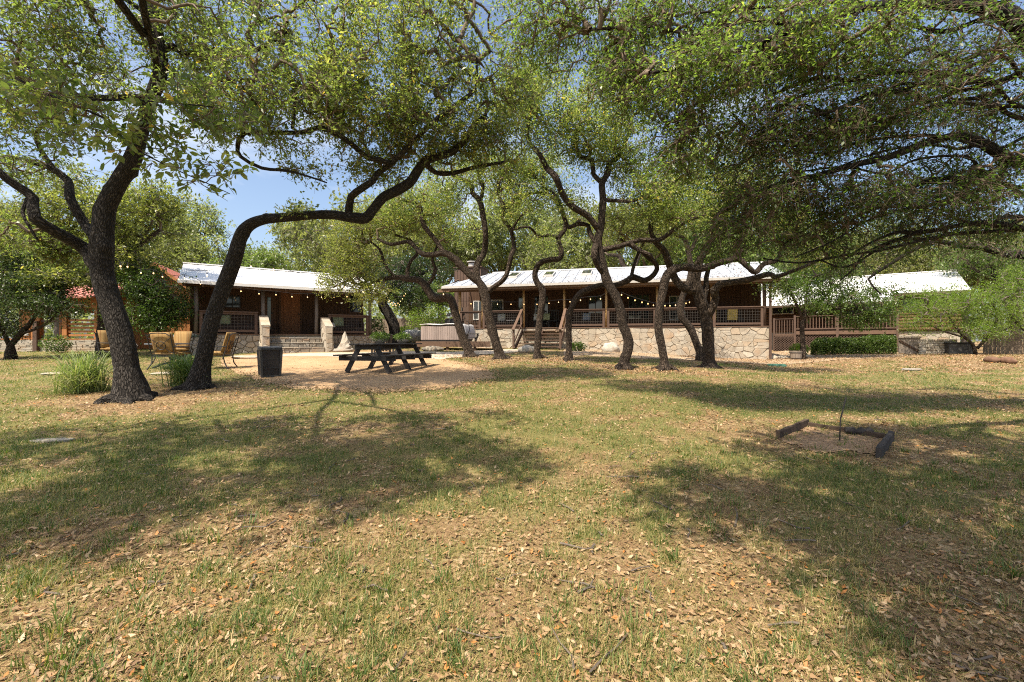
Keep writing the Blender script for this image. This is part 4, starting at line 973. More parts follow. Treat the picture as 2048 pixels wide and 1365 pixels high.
mid_tree('crape_myrtle', 'wide feathery lime green shrub tree at the right edge', p,
  [[b0(p, .09), (1946, 690, 22.5, 4), (1930, 676, 22.5, 3.6), (1912, 655, 22.5, 3), (1895, 630, 22.5, 2)], [(1955, 697, 22.5, 4), (1968, 682, 22.5, 4), (1980, 665, 22.5, 3.4), (1992, 640, 22.5, 2.6), (1985, 600, 22.5, 2)], [(1975, 672, 22.5, 3), (2020, 655, 22.3, 2.4), (2060, 625, 22.2, 1.8)], [(1930, 676, 22.5, 2.4), (1880, 660, 22, 2), (1840, 640, 21.8, 1.4)], [(2048, 662, 22.3, 2.4), (2028, 640, 22.3, 2.6), (2012, 612, 22.3, 2.4), (1995, 596, 22.3, 1.6)]],
  [(1930, 625, 22.5, 95, 38, 1.6, 300), (2010, 610, 22.5, 75, 48, 1.5, 260), (1860, 615, 22, 55, 25, 1.1, 120), (1900, 590, 22.3, 45, 22, .9, 70), (2040, 565, 22.5, 50, 35, 1.2, 120), (1850, 650, 21.8, 45, 16, .8, 60), (1840, 585, 22, 22, 18, .5, 30), (1950, 660, 22, 80, 16, 1.0, 100)], 'leaf_lime', 36, leaf=.034, per=44, attach_min=.2, wid=.34)
p = gw(2030, 27)
mid_tree('oak_tree', 'green oak rising behind the lime green shrub at right', p,
  [[b0(p, .3), (2030, 640, 27, 9), (2010, 590, 27, 8), (1990, 550, 27, 6), (1975, 515, 27, 4)], [(2018, 610, 27, 6), (2050, 560, 27, 5), (2080, 520, 27, 4)], [(2000, 570, 27, 5), (1950, 540, 27, 4), (1920, 515, 27, 3)]],
  [(1990, 520, 27, 75, 40, 2.0, 170), (2060, 560, 27, 60, 50, 1.8, 150), (1930, 520, 27.5, 50, 28, 1.4, 80)], 'leaf_green', 37, attach_min=2, tint=(.3, 1))

# --- far trees: three kinds, copied
def far_kind(seed, mat, H, R):
    r = np.random.default_rng(seed)
    base = np.array([0, 200.0 + seed * 30, 0])
    limbs = [[('w', 0, base[1], -.1, .30), ('w', .1, base[1], H * .2, .24), ('w', -.2, base[1] + .1, H * .36, .2), ('w', .1, base[1], H * .6, .12), ('w', .2, base[1], H * .85, .05)]]
    blobs = []
    for k in range(7):
        a = k * 2 * math.pi / 7 + r.uniform(-.3, .3); d = R * r.uniform(.55, .95); z = H * r.uniform(.52, .86)
        q = np.array([math.cos(a) * d, base[1] + math.sin(a) * d, z]); s = np.array([0, base[1], H * r.uniform(.28, .5)])
        m1 = s * .6 + q * .4 + np.array([0, 0, .5]) + r.normal(0, .25, 3); m2 = s * .25 + q * .75 + r.normal(0, .3, 3)
        limbs.append([('w', *s, .13), ('w', *m1, .10), ('w', *m2, .07), ('w', *q, .03)])
        blobs.append(('w', *q, R * .42, R * .42, H * .14, 80))
    blobs.append(('w', 0, base[1], H * .88, R * .55, R * .55, H * .13, 110))
    root = grow_tree('far_oak_tree', 'x', base, limbs, blobs, M[mat], M['bark_far'], seed=seed, leaf=.115, per=34, spread=.62, sides=7, rough=.2, r0=.011, attach_min=H * .25, step_l=.4, step=.5, twigmat=M['bark_far'], crook=.16)
    return root
def copy_tree(root, loc, rz, s, label):
    c = root.copy(); C.objects.link(c); c.location = loc; c.rotation_euler = (0, 0, rz); c.scale = (s, s, s * 1.15); c['label'] = label
    for ch in root.children:
        d = ch.copy(); C.objects.link(d); d.parent = c
    return c
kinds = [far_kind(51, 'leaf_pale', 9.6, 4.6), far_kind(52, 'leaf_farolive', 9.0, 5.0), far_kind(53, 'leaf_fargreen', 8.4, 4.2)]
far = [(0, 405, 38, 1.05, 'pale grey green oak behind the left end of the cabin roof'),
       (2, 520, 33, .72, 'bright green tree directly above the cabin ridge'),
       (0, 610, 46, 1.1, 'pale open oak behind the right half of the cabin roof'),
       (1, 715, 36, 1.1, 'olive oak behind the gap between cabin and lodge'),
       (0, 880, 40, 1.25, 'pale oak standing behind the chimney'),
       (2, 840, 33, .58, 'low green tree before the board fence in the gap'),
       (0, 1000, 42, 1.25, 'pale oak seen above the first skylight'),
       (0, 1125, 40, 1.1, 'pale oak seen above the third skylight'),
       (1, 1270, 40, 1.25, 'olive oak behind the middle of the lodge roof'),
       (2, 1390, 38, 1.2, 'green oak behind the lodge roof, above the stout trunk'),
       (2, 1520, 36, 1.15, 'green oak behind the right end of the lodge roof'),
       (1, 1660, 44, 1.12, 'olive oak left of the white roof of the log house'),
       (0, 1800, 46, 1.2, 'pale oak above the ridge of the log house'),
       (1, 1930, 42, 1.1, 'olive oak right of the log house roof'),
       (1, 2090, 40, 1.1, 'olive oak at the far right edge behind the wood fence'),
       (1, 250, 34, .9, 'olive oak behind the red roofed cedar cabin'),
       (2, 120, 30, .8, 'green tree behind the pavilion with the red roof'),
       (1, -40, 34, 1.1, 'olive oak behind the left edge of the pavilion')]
used = set()
for i, (k, px, Y, s, lab) in enumerate(far):
    q = gw(px, Y, -.05)
    if k in used: o = copy_tree(kinds[k], q, i * 1.37, s, lab)
    else:
        used.add(k); o = kinds[k]; o.location = q; o.rotation_euler = (0, 0, i * 1.37); o.scale = (s, s, s * 1.15); o['label'] = lab
    o['group'] = 'trees standing behind the houses'

# --- the wood closing the view far behind (one mass)
r_ = np.random.default_rng(99); n = 30000
x = r_.uniform(-100, 100, n); y = 62 + 10 * r_.random(n)
top = 6.5 + 4.5 * fbm(x * .11 + 5, y * .03, 3) - 2.0
z = 1.2 + top * r_.random(n) ** .8
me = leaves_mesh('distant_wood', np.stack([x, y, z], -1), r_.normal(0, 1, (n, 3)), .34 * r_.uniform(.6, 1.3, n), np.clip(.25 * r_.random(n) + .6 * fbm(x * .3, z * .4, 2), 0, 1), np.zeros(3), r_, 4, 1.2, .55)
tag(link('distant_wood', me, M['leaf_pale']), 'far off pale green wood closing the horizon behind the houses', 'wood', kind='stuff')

# ------------------------------------------------------------------ building materials
def stone_mat(name, cols, mott=.25):
    m, nt, b = mat_new(name); c = coords(nt)
    oi = nt.nodes.new('ShaderNodeObjectInfo').outputs['Random']
    base = ramp(nt, cols, oi)
    n = noise(nt, 5, c, 6, .65); n2 = noise(nt, 1.7, c, 3, .6)
    col = mixc(nt, math_n(nt, 'MULTIPLY', ramp(nt, [(.35, (0, 0, 0)), (.75, (1, 1, 1))], n), .55), base, (.20, .165, .13))
    col = mixc(nt, math_n(nt, 'MULTIPLY', ramp(nt, [(.55, (0, 0, 0)), (.75, (1, 1, 1))], n2), .45), col, (.42, .25, .13))
    nt.links.new(col, b.inputs['Base Color']); b.inputs['Roughness'].default_value = .9; b.inputs['Specular IOR Level'].default_value = .2
    bump(nt, b, noise(nt, 16, c, 6, .7), .6, .02)
    return m

def wood_mat(name, c, var=.3, stretch=(14, 14, 1.2), rough=.75, rnd=.12):
    return simple(name, c, rough, var, 3.2, stretch=stretch, bmp=.25, rnd=rnd, spec=.25)

M['stone_tan'] = stone_mat('limestone_tan', [(0, (.35, .305, .24)), (.3, (.41, .365, .295)), (.55, (.375, .34, .285)), (.75, (.44, .40, .33)), (.93, (.38, .29, .20)), (1, (.46, .42, .36))])
M['stone_grey'] = stone_mat('fieldstone_grey', [(0, (.20, .18, .155)), (.3, (.34, .31, .26)), (.6, (.27, .25, .22)), (.85, (.40, .35, .28)), (1, (.32, .22, .15))])
M['stone_white'] = stone_mat('limestone_white', [(0, (.36, .33, .28)), (1, (.46, .43, .38))])
M['mortar'] = simple('mortar', (.29, .26, .215), .95, .2, 12)
M['siding'] = wood_mat('dark_board_siding', (.082, .046, .028), .35, (10, 10, .9))
M['siding_cedar'] = wood_mat('orange_cedar', (.36, .155, .055), .3, (10, 10, .9))
M['rail'] = wood_mat('red_brown_rail', (.10, .064, .048), .22, (3, 3, 3))
M['deckwood'] = wood_mat('red_brown_deck', (.125, .078, .054), .25, (3, 3, 3))
M['post_log'] = wood_mat('grey_log_post', (.135, .115, .10), .3, (9, 9, 1))
M['post_gold'] = wood_mat('gold_log_post', (.46, .30, .14), .25, (9, 9, 1))
M['beam'] = wood_mat('dark_beam', (.085, .052, .036), .3, (3, 3, 3))
M['logs'] = wood_mat('stained_logs', (.115, .058, .032), .3, (1.2, 8, 8))
M['oldwood'] = wood_mat('weathered_wood', (.24, .20, .165), .3, (9, 9, 1))
M['fence'] = wood_mat('old_fence_boards', (.20, .155, .115), .3, (9, 9, 1))
M['black'] = simple('black_metal', (.018, .017, .017), .45, .3, 12, bmp=.05)
M['blackwood'] = wood_mat('black_stained_planks', (.036, .034, .034), .75, (2, 10, 10), .6, .35)
M['trim_grey'] = simple('grey_trim', (.44, .42, .39), .6, .15, 5, bmp=.05)
M['white'] = simple('white_paint', (.70, .70, .68), .5, .06, 6, bmp=0)
M['rubber'] = simple('dark_plastic', (.045, .043, .042), .5, .2, 10, bmp=.05)
M['soffit'] = wood_mat('brown_soffit', (.16, .10, .06), .2, (3, 3, 3))

def roof_mat(name, c, metal, rough, dirt):
    m, nt, b = mat_new(name); g = coords(nt, 'Generated'); o = coords(nt)
    n = noise(nt, 1.4, o, 5, .65)
    col = mixc(nt, ramp(nt, [(.5, (0, 0, 0)), (.72, (.6, .6, .6))], n), c, dirt)
    nt.links.new(col, b.inputs['Base Color']); b.inputs['Roughness'].default_value = rough; b.inputs['Metallic'].default_value = metal
    return m
M['roof_white'] = roof_mat('white_metal_roof', (.74, .74, .74), .0, .40, (.70, .69, .66))
M['roof_galv'] = roof_mat('galvanised_roof', (.52, .55, .60), .35, .40, (.33, .34, .36))
M['roof_red'] = roof_mat('red_metal_roof', (.40, .15, .11), .0, .55, (.46, .24, .18))

def glass_mat(name, tint=(.02, .025, .03)):
    m, nt, b = mat_new(name)
    b.inputs['Base Color'].default_value = (*tint, 1); b.inputs['Roughness'].default_value = .04; b.inputs['Specular IOR Level'].default_value = .8
    return m
M['glass'] = glass_mat('dark_window_glass')
M['glass_green'] = glass_mat('greenish_door_glass', (.05, .075, .065))
def emit_mat(name, c, s):
    m, nt, b = mat_new(name); b.inputs['Emission Color'].default_value = (*c, 1); b.inputs['Emission Strength'].default_value = s
    b.inputs['Base Color'].default_value = (.8, .7, .5, 1); return m
M['bulb'] = emit_mat('warm_bulb', (1.0, .55, .2), 1.8)
M['bulb_dim'] = emit_mat('warm_bulb_in_sun', (1.0, .7, .4), 1.3)

# ------------------------------------------------------------------ building helpers
def s_of(fr, px, d=0.0):
    """position along a front whose point at depth d shows at the photograph's column px"""
    k = (px - 1024.0) / F
    o = fr.o + fr.b * d
    return (k * o[1] - o[0]) / (fr.u[0] - k * fr.u[1])

def clip(poly, a, b, c):
    """keep a*x+b*y<=c"""
    out = []
    n = len(poly)
    for i in range(n):
        p, q = poly[i], poly[(i + 1) % n]
        fp = a * p[0] + b * p[1] - c; fq = a * q[0] + b * q[1] - c
        if fp <= 0: out.append(p)
        if (fp < 0 < fq) or (fq < 0 < fp):
            t = fp / (fp - fq); out.append((p[0] + t * (q[0] - p[0]), p[1] + t * (q[1] - p[1])))
    return out

def voronoi(domain, n, r, sx=1.0, sy=1.0, relax=2):
    xs = [p[0] for p in domain]; ys = [p[1] for p in domain]
    S = []
    D = np.array(domain)
    while len(S) < n:
        x, y = r.uniform(min(xs), max(xs)), r.uniform(min(ys), max(ys))
        if inside(D, np.array([x]), np.array([y]))[0]: S.append((x, y))
    S = np.array(S)
    for it in range(relax + 1):
        cells = []
        Q = S * np.array([sx, sy])
        for i in range(n):
            poly = [(p[0] * sx, p[1] * sy) for p in domain]
            dd = ((Q - Q[i]) ** 2).sum(1); order = np.argsort(dd)[1:22]
            for j in order:
                nx, ny = Q[j] - Q[i]; mid = (Q[i] + Q[j]) / 2
                poly = clip(poly, nx, ny, nx * mid[0] + ny * mid[1])
                if len(poly) < 3: break
            cells.append([(p[0] / sx, p[1] / sy) for p in poly])
        if it < relax: S = np.array([np.mean(c, 0) if len(c) >= 3 else s for c, s in zip(cells, S)])
    return cells

def stone_piece(cell, put, gap, depth, r, mat, parent, name='stone'):
    """put(x, y, out) -> world; a bevelled stone standing proud of the mortar"""
    c = np.array(cell); m = c.mean(0)
    if len(c) < 3: return
    keep = [0]
    for i in range(1, len(c)):
        if np.linalg.norm(c[i] - c[keep[-1]]) > .02: keep.append(i)
    c = c[keep]
    if len(c) < 3: return
    R = np.linalg.norm(c - m, axis=1).mean()
    if R < .02: return
    a = m + (c - m) * max(.3, 1 - gap / R); b = m + (c - m) * max(.2, 1 - (gap + .022) / R)
    k = len(c); dd = depth * r.uniform(.6, 1.3); tx, ty = r.normal(0, .05, 2)
    P = [put(x, y, -.02) for x, y in a] + [put(x, y, dd * .55) for x, y in a] + [put(x, y, dd + tx * (x - m[0]) + ty * (y - m[1])) for x, y in b]
    f = [tuple(range(2 * k, 3 * k))]
    for L in (0, 1):
        f += [(L * k + i, L * k + (i + 1) % k, (L + 1) * k + (i + 1) % k, (L + 1) * k + i) for i in range(k)]
    mb = MB(); mb.poly(P, f)
    mb.build(name, mat, parent)

def stone_front(fr, dom, d, n, seed, mat, parent, gap=.014, depth=.035, sy=1.25, flip=1, relax=1):
    r = np.random.default_rng(seed)
    for c in voronoi(dom, n, r, 1.0, sy, relax):
        stone_piece(c, lambda x, y, o: fr(x, d - o * flip, y), gap, depth, r, mat, parent)

def wire_panel(fr, s0, s1, d, z0, z1, parent, p=.12, w=.007):
    mb = MB()
    n = max(2, int(round((s1 - s0) / p))); m = max(2, int(round((z1 - z0) / p)))
    for i in range(1, n): s = s0 + (s1 - s0) * i / n; mb.box(fr, s - w / 2, s + w / 2, d - w / 2, d + w / 2, z0, z1)
    for j in range(1, m): z = z0 + (z1 - z0) * j / m; mb.box(fr, s0, s1, d - w / 2 - .004, d + w / 2 - .004, z - w / 2, z + w / 2)
    tag(mb.build('wire_mesh', M['trim_wire'], parent), kind='stuff')
M['trim_wire'] = simple('galvanised_wire', (.11, .10, .09), .5, .1, 4, metal=.4, bmp=0)

def railing(fr, s0, s1, d, zd, parent, h=.96, post=.11, low=.07):
    for s in (s0, s1):
        MB().box(fr, s - post / 2, s + post / 2, d - .04, d + .05, zd, zd + h - .045).build('rail_post', M['rail'], parent)
    MB().box(fr, s0 - .08, s1 + .08, d - .075, d + .075, zd + h - .045, zd + h).build('top_rail', M['rail'], parent)
    MB().box(fr, s0 + post / 2, s1 - post / 2, d - .025, d + .03, zd + h - .14, zd + h - .047).build('under_rail', M['rail'], parent)
    MB().box(fr, s0 + post / 2, s1 - post / 2, d - .025, d + .03, zd + low, zd + low + .10).build('bottom_rail', M['rail'], parent)
    wire_panel(fr, s0 + post / 2, s1 - post / 2, d, zd + low + .1, zd + h - .14, parent)

def board_wall(fr, s0, s1, d, z0, z1, parent, mat, pitch=.19, holes=()):
    """board and batten wall facing the viewer, one strip per board so that openings can be left out"""
    MB().box(fr, s0, s1, d + .02, d + .14, z0, z1).build('wall', mat, parent)
    mb = MB(); s = s0
    while s < s1 - .02:
        e = min(s + pitch - .012, s1); segs = [(z0, z1)]
        for h0, h1, y0, y1 in holes:
            if e > h0 and s < h1:
                segs = [q for a, b_ in segs for q in ((a, min(b_, y0)), (max(a, y1), b_)) if q[1] - q[0] > .03]
        for a, b_ in segs:
            mb.box(fr, s, e, d, d + .019, a, b_)
            mb.box(fr, e - .012, min(e + .036, s1), d - .019, d - .001, a, b_)
        s += pitch
    tag(mb.build('siding_boards', mat, parent), kind='stuff')

def window(fr, s0, s1, z0, z1, d, parent, frame='white', w=.05, bars=1, glass='glass', name='window'):
    mb = MB(); mb.box(fr, s0, s1, d - .05, d, z0, z0 + w).box(fr, s0, s1, d - .05, d, z1 - w, z1).box(fr, s0, s0 + w, d - .049, d, z0 + w, z1 - w).box(fr, s1 - w, s1, d - .049, d, z0 + w, z1 - w)
    o = mb.build(name, M[frame], parent)
    MB().box(fr, s0 + w, s1 - w, d - .022, d - .012, z0 + w, z1 - w).build('pane', M[glass], o)
    for k in range(bars):
        s = s0 + (s1 - s0) * (k + 1) / (bars + 1)
        MB().box(fr, s - .018, s + .018, d - .045, d - .023, z0 + w, z1 - w).build('glazing_bar', M[frame], o)
    return o

def door(fr, s0, s1, z0, z1, d, parent, mat, panel=True, glass=None):
    mb = MB(); mb.box(fr, s0, s1, d - .05, d, z0, z1)
    o = mb.build('door', mat, parent)
    if glass: MB().box(fr, s0 + .12, s1 - .12, d - .058, d - .051, z0 + .25, z1 - .12).build('pane', M[glass], o)
    elif panel:
        m1 = (s0 + s1) / 2
        for a, b_ in ((s0 + .1, m1 - .04), (m1 + .04, s1 - .1)):
            for c, e in ((z0 + .15, z0 + .85), (z0 + 1.0, z1 - .12)):
                MB().box(fr, a, b_, d - .066, d - .051, c, e, .012).build('panel', mat, o)
    MB().box(fr, s1 - .10, s1 - .05, d - .12, d - .052, z0 + .98, z0 + 1.04).build('handle', M['black'], o)
    mb = MB(); mb.box(fr, s0 - .1, s0 - .003, d - .06, d, z0, z1 + .1).box(fr, s1 + .003, s1 + .1, d - .06, d, z0, z1 + .1).box(fr, s0 - .003, s1 + .003, d - .06, d, z1 + .003, z1 + .1)
    mb.build('door_casing', M['siding'], parent)
    return o

def roof_panels(fr, poly_fn, s0, s1, pitch, plane, parent, mat, t=.03, seam=.03):
    """standing seam panels between s0 and s1; plane(d)->z; poly_fn clips each strip (list of (s,d))"""
    n = int(math.ceil((s1 - s0) / pitch))
    for i in range(n):
        a = s0 + i * pitch; b_ = min(a + pitch, s1)
        strip = poly_fn(a + .002, b_ - .002)
        if len(strip) < 3: continue
        P = [fr(x, y, plane(y)) for x, y in strip] + [fr(x, y, plane(y) - t) for x, y in strip]
        k = len(strip)
        mb = MB(); mb.poly(P, [tuple(range(k)), tuple(range(k, 2 * k))[::-1]] + [(j, k + j, k + (j + 1) % k, (j + 1) % k) for j in range(k)])
        pn = mb.build('roof_panel', mat, parent)
        ss = poly_fn(a - .012, a + .016)
        if i and len(ss) >= 3:
            P = [fr(x, y, plane(y) + .003) for x, y in ss] + [fr(x, y, plane(y) + seam) for x, y in ss]; k = len(ss)
            mb = MB(); mb.poly(P, [tuple(range(k, 2 * k)), tuple(range(k))[::-1]] + [(j, (j + 1) % k, k + (j + 1) % k, k + j) for j in range(k)])
            mb.build('roof_seam', mat, parent)

# ------------------------------------------------------------------ the long lodge
ZD = EYE + .73
LF = Frame((.44, 24.9), (.969, -.247))
sL, sR = -3.65, 12.37
q = LF(4, 3, 0); q[2] = float(gz(q[0], q[1]))
lodge = empty('lodge', q, 'long brown lodge with metal roof, skylights and a raised porch on a stone wall', 'house')
def lg(s, d=0): p_ = LF(s, d, 0); return float(gz(p_[0], p_[1]))
fw = MB(); fw.poly([LF(s, d, z) for s, zz in ((sL, None), (sR, None)) for d in (.0, .3) for z in (lg(s) - .3, ZD - .05)], [(0, 1, 5, 4), (2, 6, 7, 3), (1, 3, 7, 5), (0, 4, 6, 2), (0, 2, 3, 1), (4, 5, 7, 6)])
fwall = fw.build('foundation_wall', M['mortar'], lodge)
dom = [(sL, lg(sL) - .12)] + [(s, lg(s) - .15) for s in np.linspace(sL + 1, sR - .01, 8)] + [(sR, ZD - .06), (sL, ZD - .06)]
stone_front(LF, dom, 0, 285, 3, M['stone_tan'], fwall, gap=.006, depth=.034, sy=1.5, relax=0)
SF = Frame(LF(sR, 0, 0)[:2], LF.b)          # the end wall, seen edge on
ew = MB(); ew.box(LF, sR - .3, sR, .301, 6.4, lg(sR) - .3, ZD - .05); ewo = ew.build('end_wall', M['mortar'], lodge)
stone_front(SF, [(.0, lg(sR) - .1), (3.2, lg(sR) + .02), (3.2, ZD - .06), (0, ZD - .06)], 0, 34, 9, M['stone_tan'], ewo)
for k in range(16):
    MB().box(LF, sL - .02, sR + .02, -.06 + k * .142, -.06 + k * .142 + .137, ZD - .045, ZD).build('deck_board', M['deckwood'], lodge)
# walls and openings of the porch front
DW = 2.2
wins = []
def lw(pxa, pxb, ya, yb):
    a, b_ = s_of(LF, pxa, DW), s_of(LF, pxb, DW); Yv = LF((a + b_) / 2, DW, 0)[1]
    return (a, b_, EYE + (682.5 - yb) / F * Yv, EYE + (682.5 - ya) / F * Yv)
W1, W2, W3, W4, W5 = lw(947, 967, 602, 640), lw(983, 1007, 600, 640), lw(1034, 1054, 600, 655), lw(1176, 1206, 590, 640), lw(1256, 1300, 588, 640)
W6 = lw(1338, 1370, 592, 640); W7 = lw(1066, 1100, 596, 652)
board_wall(LF, sL, sR + .02, DW, ZD, ZD + 2.45, lodge, M['siding'], .2, holes=[W1, W2, W3, W4, W5, W6, W7])
window(LF, *W1, DW + .005, lodge, 'white'); window(LF, *W2, DW + .005, lodge, 'white', bars=0)
window(LF, *W4, DW + .005, lodge, 'beam'); window(LF, *W5, DW + .005, lodge, 'beam', bars=2); window(LF, *W6, DW + .005, lodge, 'trim_grey')
door(LF, W3[0], W3[1], ZD, ZD + 2.03, DW + .005, lodge, M['beam'], glass='glass_green'); door(LF, W7[0], W7[1], ZD, ZD + 2.03, DW + .005, lodge, M['beam'], glass='glass')
MB().box(LF, sR + .021, sR + .14, DW, 6.4, ZD - .05, ZD + 2.4).build('gable_wall', M['siding'], lodge)
MB().box(LF, sL, sR, 6.2, 6.4, ZD - 1.0, ZD + 2.4).build('back_wall', M['siding'], lodge)
MB().box(LF, sL - .12, sL - .001, DW, 6.4, ZD - .05, ZD + 2.4).build('gable_wall', M['siding'], lodge)
# railing bays and posts
posts = [919, 964, 1047, 1128, 1212, 1314, 1423, 1529]
PS = [s_of(LF, x, .05) for x in posts]
for i, s in enumerate(PS):
    mb = MB(); mb.tube([LF(s, .10, ZD), LF(s + .01, .10, ZD + 1.1), LF(s, .10, ZD + 2.05)], .062 if i not in (0, 7) else .085, 10)
    mb.build('porch_post', M['post_gold' if i not in (7,) else 'rail'], lodge, smooth=True)
for i in range(len(PS) - 1):
    if i != 2: railing(LF, PS[i] + .12, PS[i + 1] - .12, .02, ZD, lodge)
MB().box(LF, sL - 1.2, sR + .4, -.06, .16, ZD + 2.05, ZD + 2.22).build('eave_beam', M['soffit'], lodge)
# roof
zE, zR, dE, dR = EYE + 3.07, EYE + 4.27, -.55, 3.2
plane = lambda d: zE + (d - dE) * (zR - zE) / (dR - dE)
sa, sb = -4.35, sR + .6
roof = MB().poly([LF(s, d, plane(d) - .12) for s, d in ((sa, dE), (sb, dE), (sb, dR), (-2.5, dR))] + [LF(s, d, plane(d) - .033) for s, d in ((sa, dE), (sb, dE), (sb, dR), (-2.5, dR))],
   [(0, 3, 2, 1), (4, 5, 6, 7), (0, 1, 5, 4), (1, 2, 6, 5), (2, 3, 7, 6), (3, 0, 4, 7)]).build('roof', M['soffit'], lodge)
def strip(a, b_):
    P_ = [(a, dE), (b_, dE), (b_, dR), (a, dR)]
    k = (dR - dE) / (-2.5 - sa)
    return clip(P_, -k, 1, dE - k * sa)
roof_panels(LF, strip, sa, sb, .56, plane, roof, M['roof_galv'], seam=.05)
back = MB().poly([LF(s, d, z) for s, d, z in ((-2.5, dR + .01, zR), (sb, dR + .01, zR), (sb, 7.0, zE), (sa, 7.0, zE))], [(0, 1, 2, 3)]).build('roof_back', M['roof_galv'], lodge)
MB().box(LF, -2.5, sb, dR - .12, dR + .12, zR - .01, zR + .05).build('ridge_cap', M['roof_white'], lodge)
MB().box(LF, sa, sb, dE - .10, dE - .004, zE - .15, zE - .03).build('gutter', M['trim_grey'], lodge)
MB().box(LF, sa + .02, sb - .02, dE, dE + .05, zE - .27, zE - .125).build('fascia', M['soffit'], lodge)
for x in np.linspace(-4.4, 12.6, 30):
    MB().beam(LF(x, dE + .06, zE - .19), LF(x, DW, plane(DW) - .19), .05, .12).build('rafter', M['soffit'], lodge)
MB().poly([LF(s, d, z) for s, d, z in ((sb - .05, dE, zE - .1), (sb - .05, dR, zR - .1), (sb - .05, 6.9, zE - .1), (sb - .05, 6.9, zE - .3), (sb - .05, dR, zR - .3), (sb - .05, dE, zE - .3))], [(0, 1, 4, 5), (1, 2, 3, 4)]).build('rake_board', M['soffit'], lodge)
gx_ = sR + .1
MB().poly([LF(gx_, d, z) for d, z in ((DW, ZD + 2.4), (dR, zR - .15), (6.4, ZD + 2.4))] , [(0, 1, 2)]).build('gable_infill', M['siding'], lodge)
mb = MB(); ds = s_of(LF, 1541, -.15)
mb.box(LF, ds - .05, ds + .05, -.17, -.09, lg(sR) + .12, zE - .5); mb.build('downspout', M['rail'], lodge)
MB().beam(LF(ds, -.13, zE - .5), LF(ds, dE - .05, zE - .15), .09, .08, (1, 0, 0)).build('downspout_elbow', M['rail'], lodge)
for pxa, pxb in ((1013, 1041), (1084, 1112), (1160, 1187)):
    s = s_of(LF, (pxa + pxb) / 2, 1.6); a, b_ = s - .30, s + .30; d0_, d1_ = 1.15, 2.25
    P = []
    for ex, h in ((.0, .0), (.0, .12)): P += [LF(x, y, plane(y) + h + .004) for x, y in ((a - ex, d0_), (b_ + ex, d0_), (b_ + ex, d1_), (a - ex, d1_))]
    sk = MB().poly(P, [(0, 3, 2, 1), (4, 5, 6, 7), (0, 1, 5, 4), (1, 2, 6, 5), (2, 3, 7, 6), (3, 0, 4, 7)]).build('skylight', M['trim_grey'], lodge)
    MB().poly([LF(x, y, plane(y) + .132) for x, y in ((a + .06, d0_ + .07), (b_ - .06, d0_ + .07), (b_ - .06, d1_ - .07), (a + .06, d1_ - .07))], [(0, 1, 2, 3)]).build('skylight_dome', M['glass'], sk)
# leaves and twigs blown onto the roof
r_ = np.random.default_rng(15); n = 2600
ls = r_.uniform(sa + 1.5, sb - .1, n); ld_ = dE + (dR - dE) * r_.random(n) ** 2.2
lp_ = np.array([LF(a, d, plane(d) + .012 + .02 * q) for a, d, q in zip(ls, ld_, r_.random(n))])
tag(link('roof_leaves', leaves_mesh('roof_leaves', lp_, r_.normal(0, 1, (n, 3)) * np.array([1, 1, .25]), .035 * r_.uniform(.6, 1.5, n), np.clip(.5 * r_.random(n), 0, 1), origin(lodge), r_, 4, .3), M['litter'], lodge), kind='stuff')
# chimney
cs = s_of(LF, 941, 4.2)
ch = MB().box(LF, cs - .85, cs + .95, 3.5, 5.0, ZD, EYE + 4.72).build('chimney', M['rail'], lodge)
for k in range(9): MB().box(LF, cs - .85 + k * .2, cs - .83 + k * .2, 3.474, 3.499, ZD + 1.5, EYE + 4.7).build('chimney_batten', M['rail'], ch)
MB().box(LF, cs - .92, cs + 1.02, 3.43, 5.07, EYE + 4.72, EYE + 4.80).build('chimney_cap', M['beam'], ch)
cp = LF(cs + .1, 4.2, 0)
MB().disc(cp, .24, EYE + 4.80, EYE + 5.12, 16).disc(cp, .34, EYE + 5.18, EYE + 5.24, 16).disc(cp, .05, EYE + 5.12, EYE + 5.18, 6).build('flue', M['trim_grey'], ch)
# stairs
st0, st1 = PS[2] + .02, PS[3] - .02
nst = 7; zb = lg(1.6, -2.2); rise = (ZD - zb) / nst; run = .27
for k in range(1, nst):
    z = ZD - k * rise
    MB().box(LF, st0, st1, -.06 - k * run, -.06 - k * run + run + .02, z - .04, z).build('stair_tread', M['deckwood'], lodge)
for s in (st0 - .05, (st0 + st1) / 2, st1 + .05):
    MB().beam(LF(s, -.07, ZD - .2), LF(s, -.06 - nst * run, zb - .02), .05, .24).build('stair_stringer', M['rail'], lodge)
for s in (st0 - .1, st1 + .1):
    MB().box(LF, s - .05, s + .05, -nst * run - .02, -nst * run + .08, zb - .1, zb + 1.0).build('newel_post', M['rail'], lodge)
    MB().beam(LF(s, -nst * run - .1, zb + 1.0), LF(s, .04, ZD + 1.02), .14, .045).build('stair_handrail', M['deckwood'], lodge)
    MB().beam(LF(s, -nst * run, zb + .30), LF(s, .0, ZD + .22), .04, .09).build('stair_lower_rail', M['rail'], lodge)

